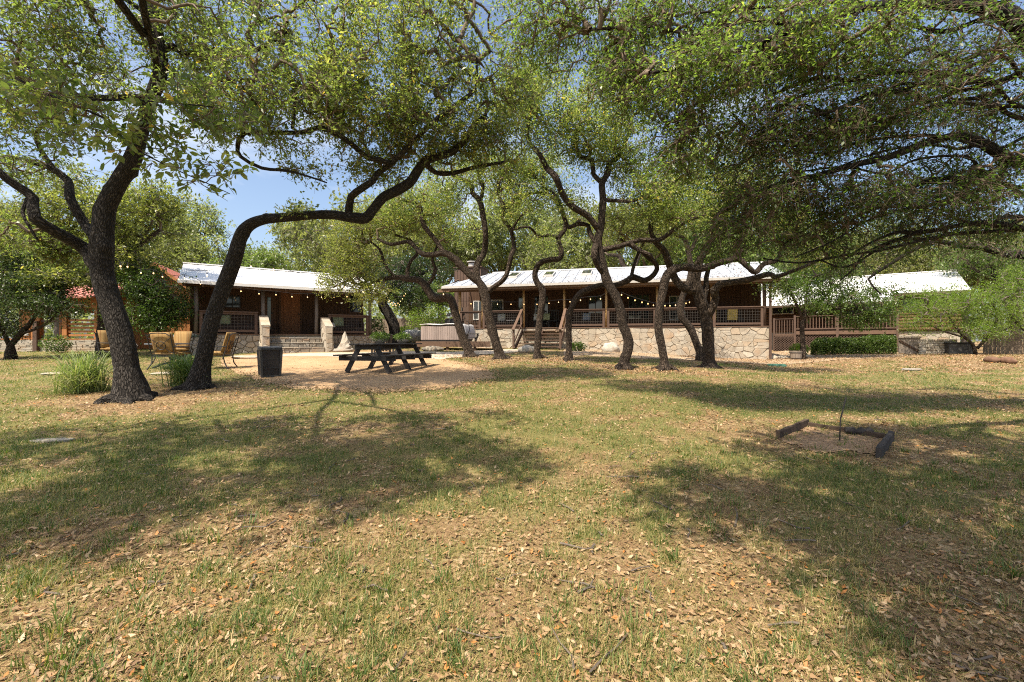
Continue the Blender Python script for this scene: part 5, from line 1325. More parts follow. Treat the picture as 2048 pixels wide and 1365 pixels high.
# ------------------------------------------------------------------ the small cabin at the left
CF = Frame((-12.75, 18.6), (.8345, .5515)); ZC = EYE + .31
def cg(s, d=0): p_ = CF(s, d, 0); return float(gz(p_[0], p_[1]))
q = CF(3.5, 2, 0); q[2] = float(gz(q[0], q[1]))
cabin = empty('cabin', q, 'small dark board cabin with white metal roof and stone steps', 'house')
t0, t1 = 2.42, 4.60
cw = MB(); cw.box(CF, -.35, 7.1, .0, 4.5, cg(0) - .3, ZC - .05); cwo = cw.build('foundation_wall', M['mortar'], cabin)
for a, b_, n, sd in ((-.35, t0 - .2, 44, 5), (t1 + .2, 7.1, 46, 6)):
    stone_front(CF, [(a, cg(a) - .1), (b_, cg(b_) - .1), (b_, ZC - .07), (a, ZC - .07)], 0, n, sd, M['stone_grey'], cwo, depth=.05)
EF = Frame(CF(7.1, 0, 0)[:2], CF.b)
stone_front(EF, [(0, cg(7) - .1), (1.6, cg(7) - .1), (1.6, ZC - .07), (0, ZC - .07)], 0, 18, 8, M['stone_grey'], cwo, depth=.05)
for k in range(14):
    MB().box(CF, -.4, 7.15, -.05 + k * .145, -.05 + k * .145 + .14, ZC - .045, ZC).build('deck_board', M['deckwood'], cabin)
# stone steps with cheek walls
nr = 4; zg = cg(3.5, -1.2); rs = (ZC - zg) / nr
r_ = np.random.default_rng(77)
for k in range(1, nr):
    z = ZC - k * rs; d1_ = -.33 * (k - 1) - .06; d0_ = -.33 * k - .06
    stp = MB().box(CF, t0, t1, d0_, d1_ - .003, zg - .2, z).build('stone_step', M['mortar'], cabin)
    stone_front(CF, [(t0, z - rs + (.04 if k < nr - 1 else -.02)), (t1, z - rs + (.04 if k < nr - 1 else -.02)), (t1, z - .004), (t0, z - .004)], d0_, 12, 60 + k, M['stone_grey'], stp, gap=.012, depth=.035, sy=1.0, relax=1)
    n = 5; xs = np.linspace(t0, t1, n + 1) + np.concatenate([[0], r_.normal(0, .09, n - 1), [0]])
    for i in range(n):
        MB().box(CF, xs[i] + .012, xs[i + 1] - .012, d0_ - .045, d1_ - .05, z + .002, z + .04 + r_.uniform(0, .015), .012).build('tread_stone', M['stone_grey'], stp)
for a in (t0 - .30, t1 + .02):
    b_ = a + .30
    prof = [(.0, zg - .2), (.0, ZC + .72), (-.30, ZC + .68), (-1.15, ZC + .30), (-1.22, zg - .2)]
    P = [CF(a + .02, d, z) for d, z in prof] + [CF(b_ - .02, d, z) for d, z in prof]; k = len(prof)
    chk = MB().poly(P, [tuple(range(k)), tuple(range(k, 2 * k))[::-1]] + [(i, k + i, k + (i + 1) % k, (i + 1) % k) for i in range(k)]).build('cheek_wall', M['mortar'], cabin)
    for side, s in ((-1, a + .02), (1, b_ - .02)):
        PF = Frame(CF(s, 0, 0)[:2], CF.b)
        for c in voronoi([(d, z) for d, z in prof][::-1], 11, np.random.default_rng(int(a * 10) + side + 50), 1, 1.1, 1):
            stone_piece(c, lambda x, y, o, s=s, side=side: CF(s + side * o, x, y), .012, .03, r_, M['stone_tan'], chk)
    for c in voronoi([(a + .02, zg - .1), (b_ - .02, zg - .1), (b_ - .02, ZC + .29), (a + .02, ZC + .29)], 6, r_, 1, 1, 1):
        stone_piece(c, lambda x, y, o: CF(x, -1.2 - o, y), .012, .03, r_, M['stone_tan'], chk)
    for k in range(3):
        f0, f1 = k / 3, (k + 1) / 3
        A_ = CF(a + .15, -.30 - .85 * f0, ZC + .70 - .38 * f0); B_ = CF(a + .15, -.30 - .85 * f1 + .015, ZC + .70 - .38 * f1)
        MB().beam(A_, B_, .34, .05).build('cap_stone', M['stone_tan'], chk)
    MB().box(CF, a - .02, b_ + .02, -.29, .02, ZC + .725, ZC + .78, .015).build('cap_stone', M['stone_grey'], chk)
# porch front
DC = 1.9
def cwn(pxa, pxb, ya, yb):
    a, b_ = s_of(CF, pxa, DC), s_of(CF, pxb, DC); Yv = CF((a + b_) / 2, DC, 0)[1]
    return (a, b_, EYE + (682.5 - yb) / F * Yv, EYE + (682.5 - ya) / F * Yv)
K1, K2, KD, KG = cwn(448, 481, 592, 616), cwn(697, 724, 590, 627), cwn(562, 600, 583, 667), cwn(529, 547, 590, 667)
board_wall(CF, -.3, 7.0, DC, ZC, ZC + 2.35, cabin, M['siding'], .17, holes=[K1, K2, KD, KG])
window(CF, *K1, DC + .005, cabin, 'black', .04); window(CF, *K2, DC + .005, cabin, 'beam', .07, 0)
door(CF, KD[0], KD[1], ZC, KD[3], DC + .005, cabin, wood_mat('brown_door', (.20, .092, .045), .3, (10, 10, 1)))
door(CF, KG[0], KG[1], ZC, KG[3], DC + .005, cabin, M['beam'], glass='glass_green')
MB().box(CF, 7.001, 7.1, DC, 4.5, ZC - .04, ZC + 2.3).build('side_wall', M['siding'], cabin)
MB().box(CF, -.4, -.301, DC, 4.5, ZC - .04, ZC + 2.3).build('side_wall', M['siding'], cabin)
MB().box(CF, -.3, 7.0, 6.8, 7.0, ZC - .8, ZC + 2.3).build('back_wall', M['siding'], cabin)
cps = [s_of(CF, x, .08) for x in (392, 526, 633, 740)]
for s in cps:
    mb = MB(); mb.tube([CF(s, .12, ZC), CF(s + .012, .12, ZC + .9), CF(s, .12, ZC + 1.93)], [.085, .078, .072], 10); mb.build('porch_post', M['post_log'], cabin, smooth=True)
railing(CF, cps[0] + .17, t0 - .42, .02, ZC, cabin, .95); railing(CF, t1 + .42, cps[3] - .15, .02, ZC, cabin, .95)
MB().tube([CF(-.6, .10, ZC + 2.0), CF(3.5, .10, ZC + 1.99), CF(7.4, .10, ZC + 2.0)], .085, 10).build('eave_beam', M['beam'], cabin, smooth=True)
zE2, zR2, dE2, dR2 = EYE + 2.40, EYE + 3.60, -.5, 3.5
pl2 = lambda d: zE2 + (d - dE2) * (zR2 - zE2) / (dR2 - dE2)
ra, rb = -.70, 7.55
roof2 = MB().poly([CF(s, d, pl2(d) - h) for h in (.11, .033) for s, d in ((ra, dE2), (rb, dE2), (rb, dR2), (ra, dR2))], [(0, 3, 2, 1), (4, 5, 6, 7), (0, 1, 5, 4), (1, 2, 6, 5), (2, 3, 7, 6), (3, 0, 4, 7)]).build('roof', M['beam'], cabin)
roof_panels(CF, lambda a, b_: [(max(a, ra), dE2), (min(b_, rb), dE2), (min(b_, rb), dR2), (max(a, ra), dR2)], ra, rb, .62, pl2, roof2, M['roof_white'], seam=.014)
MB().poly([CF(s, d, z) for s, d, z in ((ra, dR2 + .01, zR2), (rb, dR2 + .01, zR2), (rb, 7.4, zE2), (ra, 7.4, zE2))], [(0, 1, 2, 3)]).build('roof_back', M['roof_white'], cabin)
MB().box(CF, ra - .02, rb + .02, dR2 - .14, dR2 + .14, zR2 + .0, zR2 + .05).build('ridge_cap', M['roof_white'], cabin)
MB().box(CF, ra - .03, rb + .03, dE2 - .05, dE2 - .004, zE2 - .12, zE2 + .005).build('eave_trim', M['white'], cabin)
for x in np.linspace(-.5, 7.3, 14):
    MB().beam(CF(x, dE2 + .02, zE2 - .18), CF(x, DC, pl2(DC) - .18), .05, .12).build('rafter', M['beam'], cabin)

# ------------------------------------------------------------------ the log house at the right
HF = Frame((24.5, 24.39), (.809, -.588)); ZH = EYE + .63
def hg(s, d=0): p_ = HF(s, d, 0); return float(gz(p_[0], p_[1]))
q = HF(-5, 4, 0); q[2] = float(gz(q[0], q[1]))
log_house = empty('log_house', q, 'reddish log house with bright white roof and railed deck behind the hedge', 'house')
dL = 2.2
bl = MB().box(HF, -13, .0, dL + .1, 8, hg(-4) - .4, ZH).build('foundation_wall', M['mortar'], log_house)
stone_front(HF, [(-2.9, hg(-2) - .1), (0, hg(0) - .1), (0, ZH - .03), (-2.9, ZH - .03)], dL + .1, 34, 12, M['stone_tan'], bl)
for k in range(11):
    z = ZH + .10 + k * .185
    mb = MB(); a = np.linspace(-math.pi * .5, math.pi * .5, 7)
    P = [HF(s, dL - math.cos(x) * .085, z + math.sin(x) * .093) for s in (-13, .05) for x in a] + [HF(s, dL + .15, z + e) for s in (-13, .05) for e in (-.093, .093)]
    mb.poly(P, [(i, i + 1, 8 + i, 7 + i) for i in range(6)] + [tuple(range(7, 14)) + (17, 16)]).build('wall_log', M['logs'], log_house)
MB().box(HF, -13, -.02, dL + .02, 8, ZH, ZH + 2.12).build('wall', M['logs'], log_house)
def hw(pxa, pxb, ya, yb, d):
    a, b_ = s_of(HF, pxa, d), s_of(HF, pxb, d); Yv = HF((a + b_) / 2, d, 0)[1]
    return (a, b_, EYE + (682.5 - yb) / F * Yv, EYE + (682.5 - ya) / F * Yv)
window(HF, *hw(1544, 1588, 604, 629, dL), dL - .09, log_house, 'white'); window(HF, *hw(1806, 1836, 602, 622, dL), dL - .09, log_house, 'black')
zE3, zR3, dE3, dR3 = EYE + 2.9, EYE + 4.47, 1.7, 5.7
pl3 = lambda d: zE3 + (d - dE3) * (zR3 - zE3) / (dR3 - dE3)
s3a, s3n, s3b = -13.6, s_of(HF, 1797, .4), .35
def strip3(a, b_):
    P_ = [(max(a, s3a), .3), (min(b_, s3b), .3), (min(b_, s3b), dR3), (max(a, s3a), dR3)]
    if (a + b_) / 2 > s3n: P_ = clip(P_, 0, -1, -dE3)
    return P_
roof3 = MB().poly([HF(s, d, pl3(d) - .06 - h) for h in (.1, 0) for s, d in ((s3a, .3), (s3n, .3), (s3n, dE3), (s3b, dE3), (s3b, dR3), (s3a, dR3))], [(5, 4, 3, 2, 1, 0), (6, 7, 8, 9, 10, 11)] + [(i, (i + 1) % 6, 6 + (i + 1) % 6, 6 + i) for i in range(6)]).build('roof', M['beam'], log_house)
roof_panels(HF, strip3, s3a, s3b, .62, pl3, roof3, M['roof_white'], seam=.012)
MB().poly([HF(s, d, z) for s, d, z in ((s3a, dR3 + .01, zR3), (s3b, dR3 + .01, zR3), (s3b, 9.5, zE3), (s3a, 9.5, zE3))], [(0, 1, 2, 3)]).build('roof_back', M['roof_white'], log_house)
MB().box(HF, s3a, s3b + .02, dR3 - .14, dR3 + .14, zR3, zR3 + .05).build('ridge_cap', M['roof_white'], log_house)
MB().poly([HF(-.03, d, z) for d, z in ((dL + .1, ZH + 2.4), (dR3, zR3 - .2), (8, ZH + 2.4))], [(0, 1, 2)]).build('gable_infill', M['logs'], log_house)
# its deck
ha, hb = s_of(HF, 1590, 0), s_of(HF, 1795, 0); hc = s_of(HF, 1548, 0)
MB().box(HF, ha, hb, -.04, .0, ZH - .22, ZH + .0).build('deck_rim', M['deckwood'], log_house)
for k in range(13): MB().box(HF, ha, hb, .005 + k * .165, .16 + k * .165, ZH - .04, ZH).build('deck_board', M['deckwood'], log_house)
MB().box(HF, hc, ha - .01, .1, .14, ZH - .36, ZH - .16).build('step_rim', M['deckwood'], log_house)
MB().box(HF, ha - .05, hb + .06, -.08, .06, ZH + .92, ZH + .96).build('top_rail', M['rail'], log_house)
MB().box(HF, ha + .05, hb - .05, -.03, .02, ZH + .10, ZH + .18).build('bottom_rail', M['rail'], log_house)
MB().box(HF, hc, ha - .06, .06, .18, ZH + .78, ZH + .82).build('top_rail', M['rail'], log_house)
for x in (ha, (ha + hb) / 2 - .3, hb):
    MB().box(HF, x - .06, x + .06, -.13, -.045, lg(12) - .2, ZH + 1.0).build('deck_post', M['rail'], log_house)
MB().box(HF, hc - .06, hc + .06, .05, .16, hg(hc) - .2, ZH + .86).build('deck_post', M['rail'], log_house)
nb_ = int((hb - ha) / .16)
for k in range(1, nb_):
    x = ha + (hb - ha) * k / nb_
    MB().box(HF, x - .02, x + .02, -.028, .012, ZH + .18, ZH + .92).build('baluster', M['deckwood'], log_house)
for k in range(1, 8):
    x = hc + (ha - hc) * k / 8
    MB().box(HF, x - .02, x + .02, .10, .14, ZH - .16, ZH + .78).build('baluster', M['rail'], log_house)
mb = MB(); zl0, zl1 = hg(-6) - .1, ZH - .22
for sgn in (1, -1):
    x = hc - 1.2
    while x < hb + 1.2:
        P_ = [(x, zl0), (x + .045, zl0), (x + .045 + sgn * (zl1 - zl0), zl1), (x + sgn * (zl1 - zl0), zl1)]
        P_ = clip(clip(P_, 1, 0, hb), -1, 0, -hc)
        if len(P_) >= 3:
            k = len(P_); o_ = .02 if sgn > 0 else .034
            mb.poly([HF(a, o_, z) for a, z in P_] + [HF(a, o_ + .012, z) for a, z in P_], [tuple(range(k)), tuple(range(k, 2 * k))[::-1]])
        x += .15
tag(mb.build('lattice', M['rail'], log_house), kind='stuff')
MB().box(HF, hc, hb, .3, .34, zl0, zl1).build('skirt_board', M['black'], log_house)

# ------------------------------------------------------------------ cedar cabin with the red roof, behind the small cabin
RF = Frame((-19.2, 23.3), (.93, .36)); zr = float(gz(-18, 24))
red = empty('cedar_cabin', RF(1, 2, zr), 'orange cedar cabin with red metal roof peeking out left of the dark cabin', 'house')
board_wall(RF, -1.2, 2.9, 0, zr, EYE + 2.3, red, M['siding_cedar'], .22)
MB().box(RF, 2.901, 3.0, 0, 5, zr, EYE + 2.2).build('side_wall', M['siding_cedar'], red)
MB().poly([RF(s, -.0, z) for s, z in ((-1.2, EYE + 2.3), (2.9, EYE + 2.3), (.85, EYE + 4.0))], [(0, 1, 2)]).build('gable_wall', M['siding_cedar'], red)
rw = s_of(RF, 362, 0), s_of(RF, 377, 0)
window(RF, rw[0], rw[1], EYE + 1.15, EYE + 2.1, -.03, red, 'siding_cedar', .05, 1)
for sg in (-1, 1):
    x0, x1 = .85, .85 + sg * 2.55
    k = 6
    slope = MB().poly([RF(s, d, z) for d in (-.4, 5.4) for s, z in ((x0, EYE + 4.02), (x1, EYE + 1.92), (x1, EYE + 1.86), (x0, EYE + 3.95))], [(0, 1, 2, 3), (7, 6, 5, 4), (0, 4, 5, 1), (3, 2, 6, 7), (1, 5, 6, 2)]).build('roof_slope', M['roof_red'], red)
    for i in range(8):
        d = -.2 + i * .75
        MB().beam(RF(x0 + sg * .05, d, EYE + 4.0), RF(x1, d, EYE + 1.95), .03, .03, (0, 0, 1)).build('roof_seam', M['roof_red'], slope)
    MB().beam(RF(x0, -.42, EYE + 3.92), RF(x1, -.42, EYE + 1.84), .03, .14, (0, 0, 1)).build('bargeboard', M['siding_cedar'], red)
for k in range(8):
    x = s_of(RF, 343, -1.2) + k * .16
    MB().box(RF, x, x + .12, -1.22, -1.18, zr, zr + 1.05).build('fence_board', M['siding_cedar'], red)

# ------------------------------------------------------------------ pavilion at the far left
VF = Frame((-23.3, 20.6), (1, .02)); zv = float(gz(-20, 20.6))
pav = empty('pavilion', VF(2.5, 1.5, zv), 'open cedar pavilion with red roof on a low stacked stone wall at far left', 'pavilion')
v1 = s_of(VF, 218, 0)
vb = MB().box(VF, -1.0, v1, .03, .35, zv - .2, EYE + .06).build('low_wall', M['mortar'], pav)
r_ = np.random.default_rng(12); z = zv - .05
while z < EYE + .04:
    h = r_.uniform(.055, .095); x = -1.0 + r_.uniform(-.2, 0)
    while x < v1:
        w_ = r_.uniform(.18, .48)
        if x + w_ > -1.0: MB().box(VF, max(x, -1) + .006, min(x + w_, v1) - .006, -.01 - r_.uniform(0, .03), .05, z + .006, min(z + h, EYE + .055) - .004, .008).build('stone', M['stone_tan'], vb)
        x += w_
    z += h
MB().box(VF, -1, v1, -.02, .38, EYE + .061, EYE + .11).build('sill_plate', M['siding_cedar'], pav)
for px in (78, 132, 196):
    s = s_of(VF, px, .1); MB().box(VF, s - .10, s + .10, .02, .22, EYE + .11, EYE + 2.1).build('post', M['siding_cedar'], pav)
s = s_of(VF, 72, -.1); MB().box(VF, s - .09, s + .09, -.17, -.03, zv - .1, EYE + .9).build('buttress_post', M['rail'], pav)
a, b_ = s_of(VF, 36, 0), s_of(VF, 72, 0)
board_wall(VF, a, b_ - .1, .05, EYE + .11, EYE + 2.2, pav, M['siding_cedar'], .24)
MB().box(VF, s_of(VF, 47, 0), s_of(VF, 57, 0), -.01, .03, EYE + .25, EYE + .38).build('meter_box', M['trim_grey'], pav)
a, b_ = s_of(VF, 137, .1), s_of(VF, 191, .1)
for k in range(5):
    MB().box(VF, a, b_, .08, .13, EYE + .22 + k * .17, EYE + .31 + k * .17).build('rail_slat', M['siding_cedar'], pav)
a, b_ = s_of(VF, 82, .1), s_of(VF, 128, .1)
MB().box(VF, a, b_, .08, .14, EYE + .85, EYE + .95).build('rail', M['rail'], pav)
wire_panel(VF, a, b_, .11, EYE + .12, EYE + .85, pav, .14)
MB().box(VF, -1.2, v1 + .3, -.1, .05, EYE + 1.5, EYE + 2.05).build('header', M['siding_cedar'], pav)
MB().box(VF, -1.2, v1 + .3, 3.6, 3.8, EYE + 1.5, EYE + 2.05).build('header', M['siding_cedar'], pav)
for x in (-.5, 2.0, 4.6): MB().box(VF, x - .1, x + .1, 3.5, 3.7, zv, EYE + 1.5).build('post', M['siding_cedar'], pav)
for x0, x1 in ((4.1, 4.9), (5.4, 4.9)):
    MB().beam(VF(x0, 3.3, EYE + 1.35), VF(x1, 3.3, EYE + .55), .08, .08).build('knee_brace', M['beam'], pav)
prf = MB().poly([VF(s, d, z) for s in (-1.5, v1 - .3) for d, z in ((-.6, EYE + 1.98), (1.8, EYE + 2.75), (4.2, EYE + 1.98), (4.2, EYE + 1.90), (1.8, EYE + 2.67), (-.6, EYE + 1.90))], [(0, 6, 7, 1), (1, 7, 8, 2), (3, 4, 5, 0, 1, 2), (6, 11, 10, 9, 8, 7), (5, 4, 10, 11), (4, 3, 9, 10), (0, 5, 11, 6)]).build('roof', M['roof_red'], pav)
for k in range(14):
    x = -1.3 + k * .44
    MB().beam(VF(x, -.58, EYE + 2.0), VF(x, 1.8, EYE + 2.77), .03, .03).build('roof_seam', M['roof_red'], prf)

# ------------------------------------------------------------------ things on the lawn and patio
def rock(name, label, base, rx, ry, rz, seed, mat='stone_white', sharp=.25, cat='rock', group=None, flat=0.0):
    r = np.random.default_rng(seed); nu, nv = 18, 11; P = []
    for j in range(nv + 1):
        t = math.pi * j / nv - math.pi / 2
        for i in range(nu):
            a = 2 * math.pi * i / nu
            v = np.array([math.cos(t) * math.cos(a), math.cos(t) * math.sin(a), math.sin(t)])
            k = 1 + sharp * 2 * (fbm(v[0] * 1.6 + seed * 3.7 + v[2], v[1] * 1.6 + v[2] * 1.3 + seed, 3) - .5) + sharp * .5 * (vnoise(v[0] * 5 + seed + v[2] * 3, v[1] * 5 - v[2] * 4) - .5)
            w_ = v * k
            if flat: w_[2] = np.clip(w_[2], -1, flat)
            P.append(w_ * np.array([rx, ry, rz]))
    P = np.array(P); P[:, 2] += rz * .55
    f = [(j * nu + i, j * nu + (i + 1) % nu, (j + 1) * nu + (i + 1) % nu, (j + 1) * nu + i) for j in range(nv) for i in range(nu)]
    mb = MB(); mb.poly(P + np.array(base), f)
    return tag(mb.build(name, M[mat], org=base, smooth=True), label, cat, group)

# picnic table
TF = Frame((-3.62, 13.40), (.965, -.26)); zt = float(gz(-3.62, 13.40))
pt = empty('picnic_table', (-3.62, 13.40, zt), 'black wooden picnic table with two fixed benches on the gravel patio', 'picnic table')
L2 = 1.42
for k in range(5): MB().box(TF, -.37 + k * .15, -.37 + k * .15 + .142, -L2, L2, zt + .72, zt + .758, .006).build('top_plank', M['blackwood'], pt)
for sg in (-1, 1):
    for k in range(2):
        a = sg * .72 + (k - 1) * .15
        MB().box(TF, a, a + .142, -L2, L2, zt + .42, zt + .458, .006).build('bench_plank', M['blackwood'], pt)
for d in (-1.10, 0, 1.10):
    for sg in (-1, 1):
        MB().beam(TF(sg * .66, d, zt - .03), TF(sg * .24, d, zt + .71), .045, .13, (0, 0, 1)).build('leg', M['blackwood'], pt)
    MB().box(TF, -.86, .86, d - .075, d - .03, zt + .29, zt + .415).build('bench_beam', M['blackwood'], pt)
    MB().box(TF, -.36, .36, d - .075, d - .03, zt + .60, zt + .715).build('top_beam', M['blackwood'], pt)

def tuft(name, org, n, h, spread, mat, parent, seed, wid=.006, droop=.6, seg=4, tmin=0, tmax=1):
    r = np.random.default_rng(seed); co = []; fs = []; tn = []
    az = r.uniform(0, 2 * np.pi, n); L = h * r.uniform(.35, 1.25, n); out = r.uniform(.15, 1.0, n) * spread
    bx = org[0] + r.normal(0, .09 * spread + .02, n); by = org[1] + r.normal(0, .09 * spread + .02, n)
    P = np.zeros((n, seg * 2 + 1, 3))
    for k in range(seg + 1):
        t = k / seg; rad = out * (t ** 1.25); z = L * (1.25 * t - droop * t ** 2.4)
        x = bx + np.cos(az) * rad; y = by + np.sin(az) * rad; zz = org[2] + np.maximum(z, .01 * k)
        w = wid * (1 - t) * .9 + wid * .1
        if k < seg:
            P[:, 2 * k] = np.stack([x - np.sin(az) * w, y + np.cos(az) * w, zz], -1); P[:, 2 * k + 1] = np.stack([x + np.sin(az) * w, y - np.cos(az) * w, zz], -1)
        else: P[:, 2 * k] = np.stack([x, y, zz], -1)
    m_ = np.arange(n)[:, None] * (2 * seg + 1)
    q = np.concatenate([m_ + np.array([[2 * k, 2 * k + 1, 2 * k + 3, 2 * k + 2]]) for k in range(seg - 1)])
    t3 = m_ + np.array([[2 * seg - 2, 2 * seg - 1, 2 * seg]])
    t = np.clip(tmin + (tmax - tmin) * r.beta(1.6, 1.8, n), 0, 1)
    me = np_mesh(name, P.reshape(-1, 3) - origin(parent), [q, t3], False, {'tint': np.repeat(t, 2 * seg + 1)})
    return tag(link(name, me, M[mat], parent), kind='stuff')

def leaf_ball(name, cen, rad, n, size, mat, parent, seed, tint=(0, 1), flat=.8):
    r = np.random.default_rng(seed); v = r.normal(0, 1, (n, 3)); v /= np.linalg.norm(v, axis=1)[:, None]
    c = np.array(cen) + v * np.array(rad) * (r.random((n, 1)) ** .4)
    me = leaves_mesh(name, c, v + r.normal(0, .5, (n, 3)), size * r.uniform(.6, 1.3, n), np.clip(tint[0] + (tint[1] - tint[0]) * r.random(n), 0, 1), origin(parent), r, 4, flat)
    return tag(link(name, me, M[mat], parent), kind='stuff')

M['pot'] = simple('weathered_clay_pot', (.36, .32, .27), .85, .2, 14)
for i, (dd, lab) in enumerate(((-.45, 'potted leafy green plant on the near half of the picnic table'), (.75, 'potted leafy green plant on the far end of the picnic table'))):
    c = TF(-.02 + i * .05, dd, zt + .761)
    o = empty('potted_plant', c, lab, 'potted plant', 'pots on the picnic table')
    mb = MB(); mb.disc(c, .10, c[2], c[2] + .06, 20, .17).disc(c, .17, c[2] + .06, c[2] + .13, 20, .185); mb.build('pot', M['pot'], o)
    leaf_ball('foliage', (c[0], c[1], c[2] + .19), (.25, .25, .11), 650, .036, 'leaf_fern', o, 60 + i) if 'leaf_fern' in M else leaf_ball('foliage', (c[0], c[1], c[2] + .19), (.25, .25, .11), 650, .036, 'leaf_green', o, 60 + i, (.3, 1))

# waste bin
bp = GP(527, 757); bz = bp[2]; ang = math.radians(38)
BF = Frame((bp[0], bp[1] + .30), (math.cos(ang), math.sin(ang)))
bn = empty('waste_bin', (bp[0], bp[1] + .3, bz), 'dark brown wicker look waste bin with sloping lid at the patio edge', 'waste bin')
M['wicker'] = None
m, nt, b = mat_new('brown_resin_wicker'); c_ = coords(nt)
wv = nt.nodes.new('ShaderNodeTexWave'); wv.inputs['Scale'].default_value = 22; wv.bands_direction = 'Z'; nt.links.new(c_, wv.inputs['Vector'])
wv2 = nt.nodes.new('ShaderNodeTexWave'); wv2.inputs['Scale'].default_value = 14; wv2.bands_direction = 'DIAGONAL'; nt.links.new(c_, wv2.inputs['Vector'])
nt.links.new(ramp(nt, [(.2, (.022, .016, .013)), (.8, (.062, .046, .038))], math_n(nt, 'MULTIPLY', wv.outputs['Fac'], wv2.outputs['Fac'])), b.inputs['Base Color'])
b.inputs['Roughness'].default_value = .5; bump(nt, b, wv.outputs['Fac'], .5, .01); M['wicker'] = m
w0, w1 = .20, .235
P = [BF(sx * w, sy * w, z) for w, z in ((w0, bz + .03), (w1, bz + .70)) for sx, sy in ((-1, -1), (1, -1), (1, 1), (-1, 1))]
MB().poly(P, [(0, 3, 2, 1), (4, 5, 6, 7), (0, 1, 5, 4), (1, 2, 6, 5), (2, 3, 7, 6), (3, 0, 4, 7)]).build('body', M['wicker'], bn)
for sx, sy in ((-1, -1), (1, -1), (1, 1), (-1, 1)):
    MB().beam(BF(sx * w0, sy * w0, bz), BF(sx * w1, sy * w1, bz + .705), .05, .05, (1, .3, 0)).build('corner_post', M['rubber'], bn)
MB().box(BF, -.215, .215, -.215, .215, bz, bz + .06, .01).build('base', M['rubber'], bn)
MB().box(BF, -.25, .25, -.25, .25, bz + .70, bz + .745, .012).build('rim', M['rubber'], bn)
P = [BF(s, d, z) for s, d, z in ((-.255, -.255, bz + .747), (.255, -.255, bz + .747), (.255, .255, bz + .747), (-.255, .255, bz + .747), (-.24, -.24, bz + .775), (.24, -.24, bz + .775), (.24, .20, bz + .80), (-.24, .20, bz + .80))]
MB().poly(P, [(0, 3, 2, 1), (4, 5, 6, 7), (0, 1, 5, 4), (1, 2, 6, 5), (2, 3, 7, 6), (3, 0, 4, 7)]).build('lid', M['rubber'], bn)
for z in (.24, .47): MB().box(BF, -.222, .222, -.226, -.205, bz + z, bz + z + .012).build('panel_joint', M['rubber'], bn)

# patio dining set
def stripe_mat():
    m, nt, b = mat_new('striped_cushion'); c_ = coords(nt)
    w = nt.nodes.new('ShaderNodeTexNoise'); w.noise_dimensions = '1D' if hasattr(w, 'noise_dimensions') else w.noise_dimensions
    w.inputs['Scale'].default_value = 26; w.inputs['Detail'].default_value = 2
    sx = nt.nodes.new('ShaderNodeSeparateXYZ'); nt.links.new(c_, sx.inputs[0])
    nt.links.new(math_n(nt, 'ADD', sx.outputs[0], math_n(nt, 'MULTIPLY', sx.outputs[1], .8)), w.inputs['W'])
    nt.links.new(ramp(nt, [(.3, (.14, .065, .016)), (.45, (.215, .12, .033)), (.55, (.28, .18, .065)), (.7, (.12, .072, .022))], w.outputs['Fac']), b.inputs['Base Color'])
    b.inputs['Roughness'].default_value = .9
    return m
M['cushion'] = stripe_mat()
def soft(fr, s0, s1, d0, d1, z0, z1, n=6, puff=.3):
    """a puffed cushion block"""
    P = []; f = []
    xs = np.linspace(0, 1, n)
    for side in (0, 1):
        for j in xs:
            for i in xs:
                e = (math.sin(math.pi * i) * math.sin(math.pi * j)) ** .35
                zz = (z0 + z1) / 2 + (1 if side else -1) * (z1 - z0) / 2 * (.25 + .75 * e)
                P.append(fr(s0 + (s1 - s0) * i, d0 + (d1 - d0) * j, zz))
    N = n * n
    for j in range(n - 1):
        for i in range(n - 1):
            a = j * n + i; f.append((a, a + n, a + n + 1, a + 1)); f.append((N + a, N + a + 1, N + a + n + 1, N + a + n))
    ed = [i for i in range(n)] + [k * n + n - 1 for k in range(1, n)] + [N - 1 - i for i in range(1, n)] + [k * n for k in range(n - 2, 0, -1)]
    for k in range(len(ed)): a, b_ = ed[k], ed[(k + 1) % len(ed)]; f.append((a, b_, N + b_, N + a))
    return MB().poly(P, f)

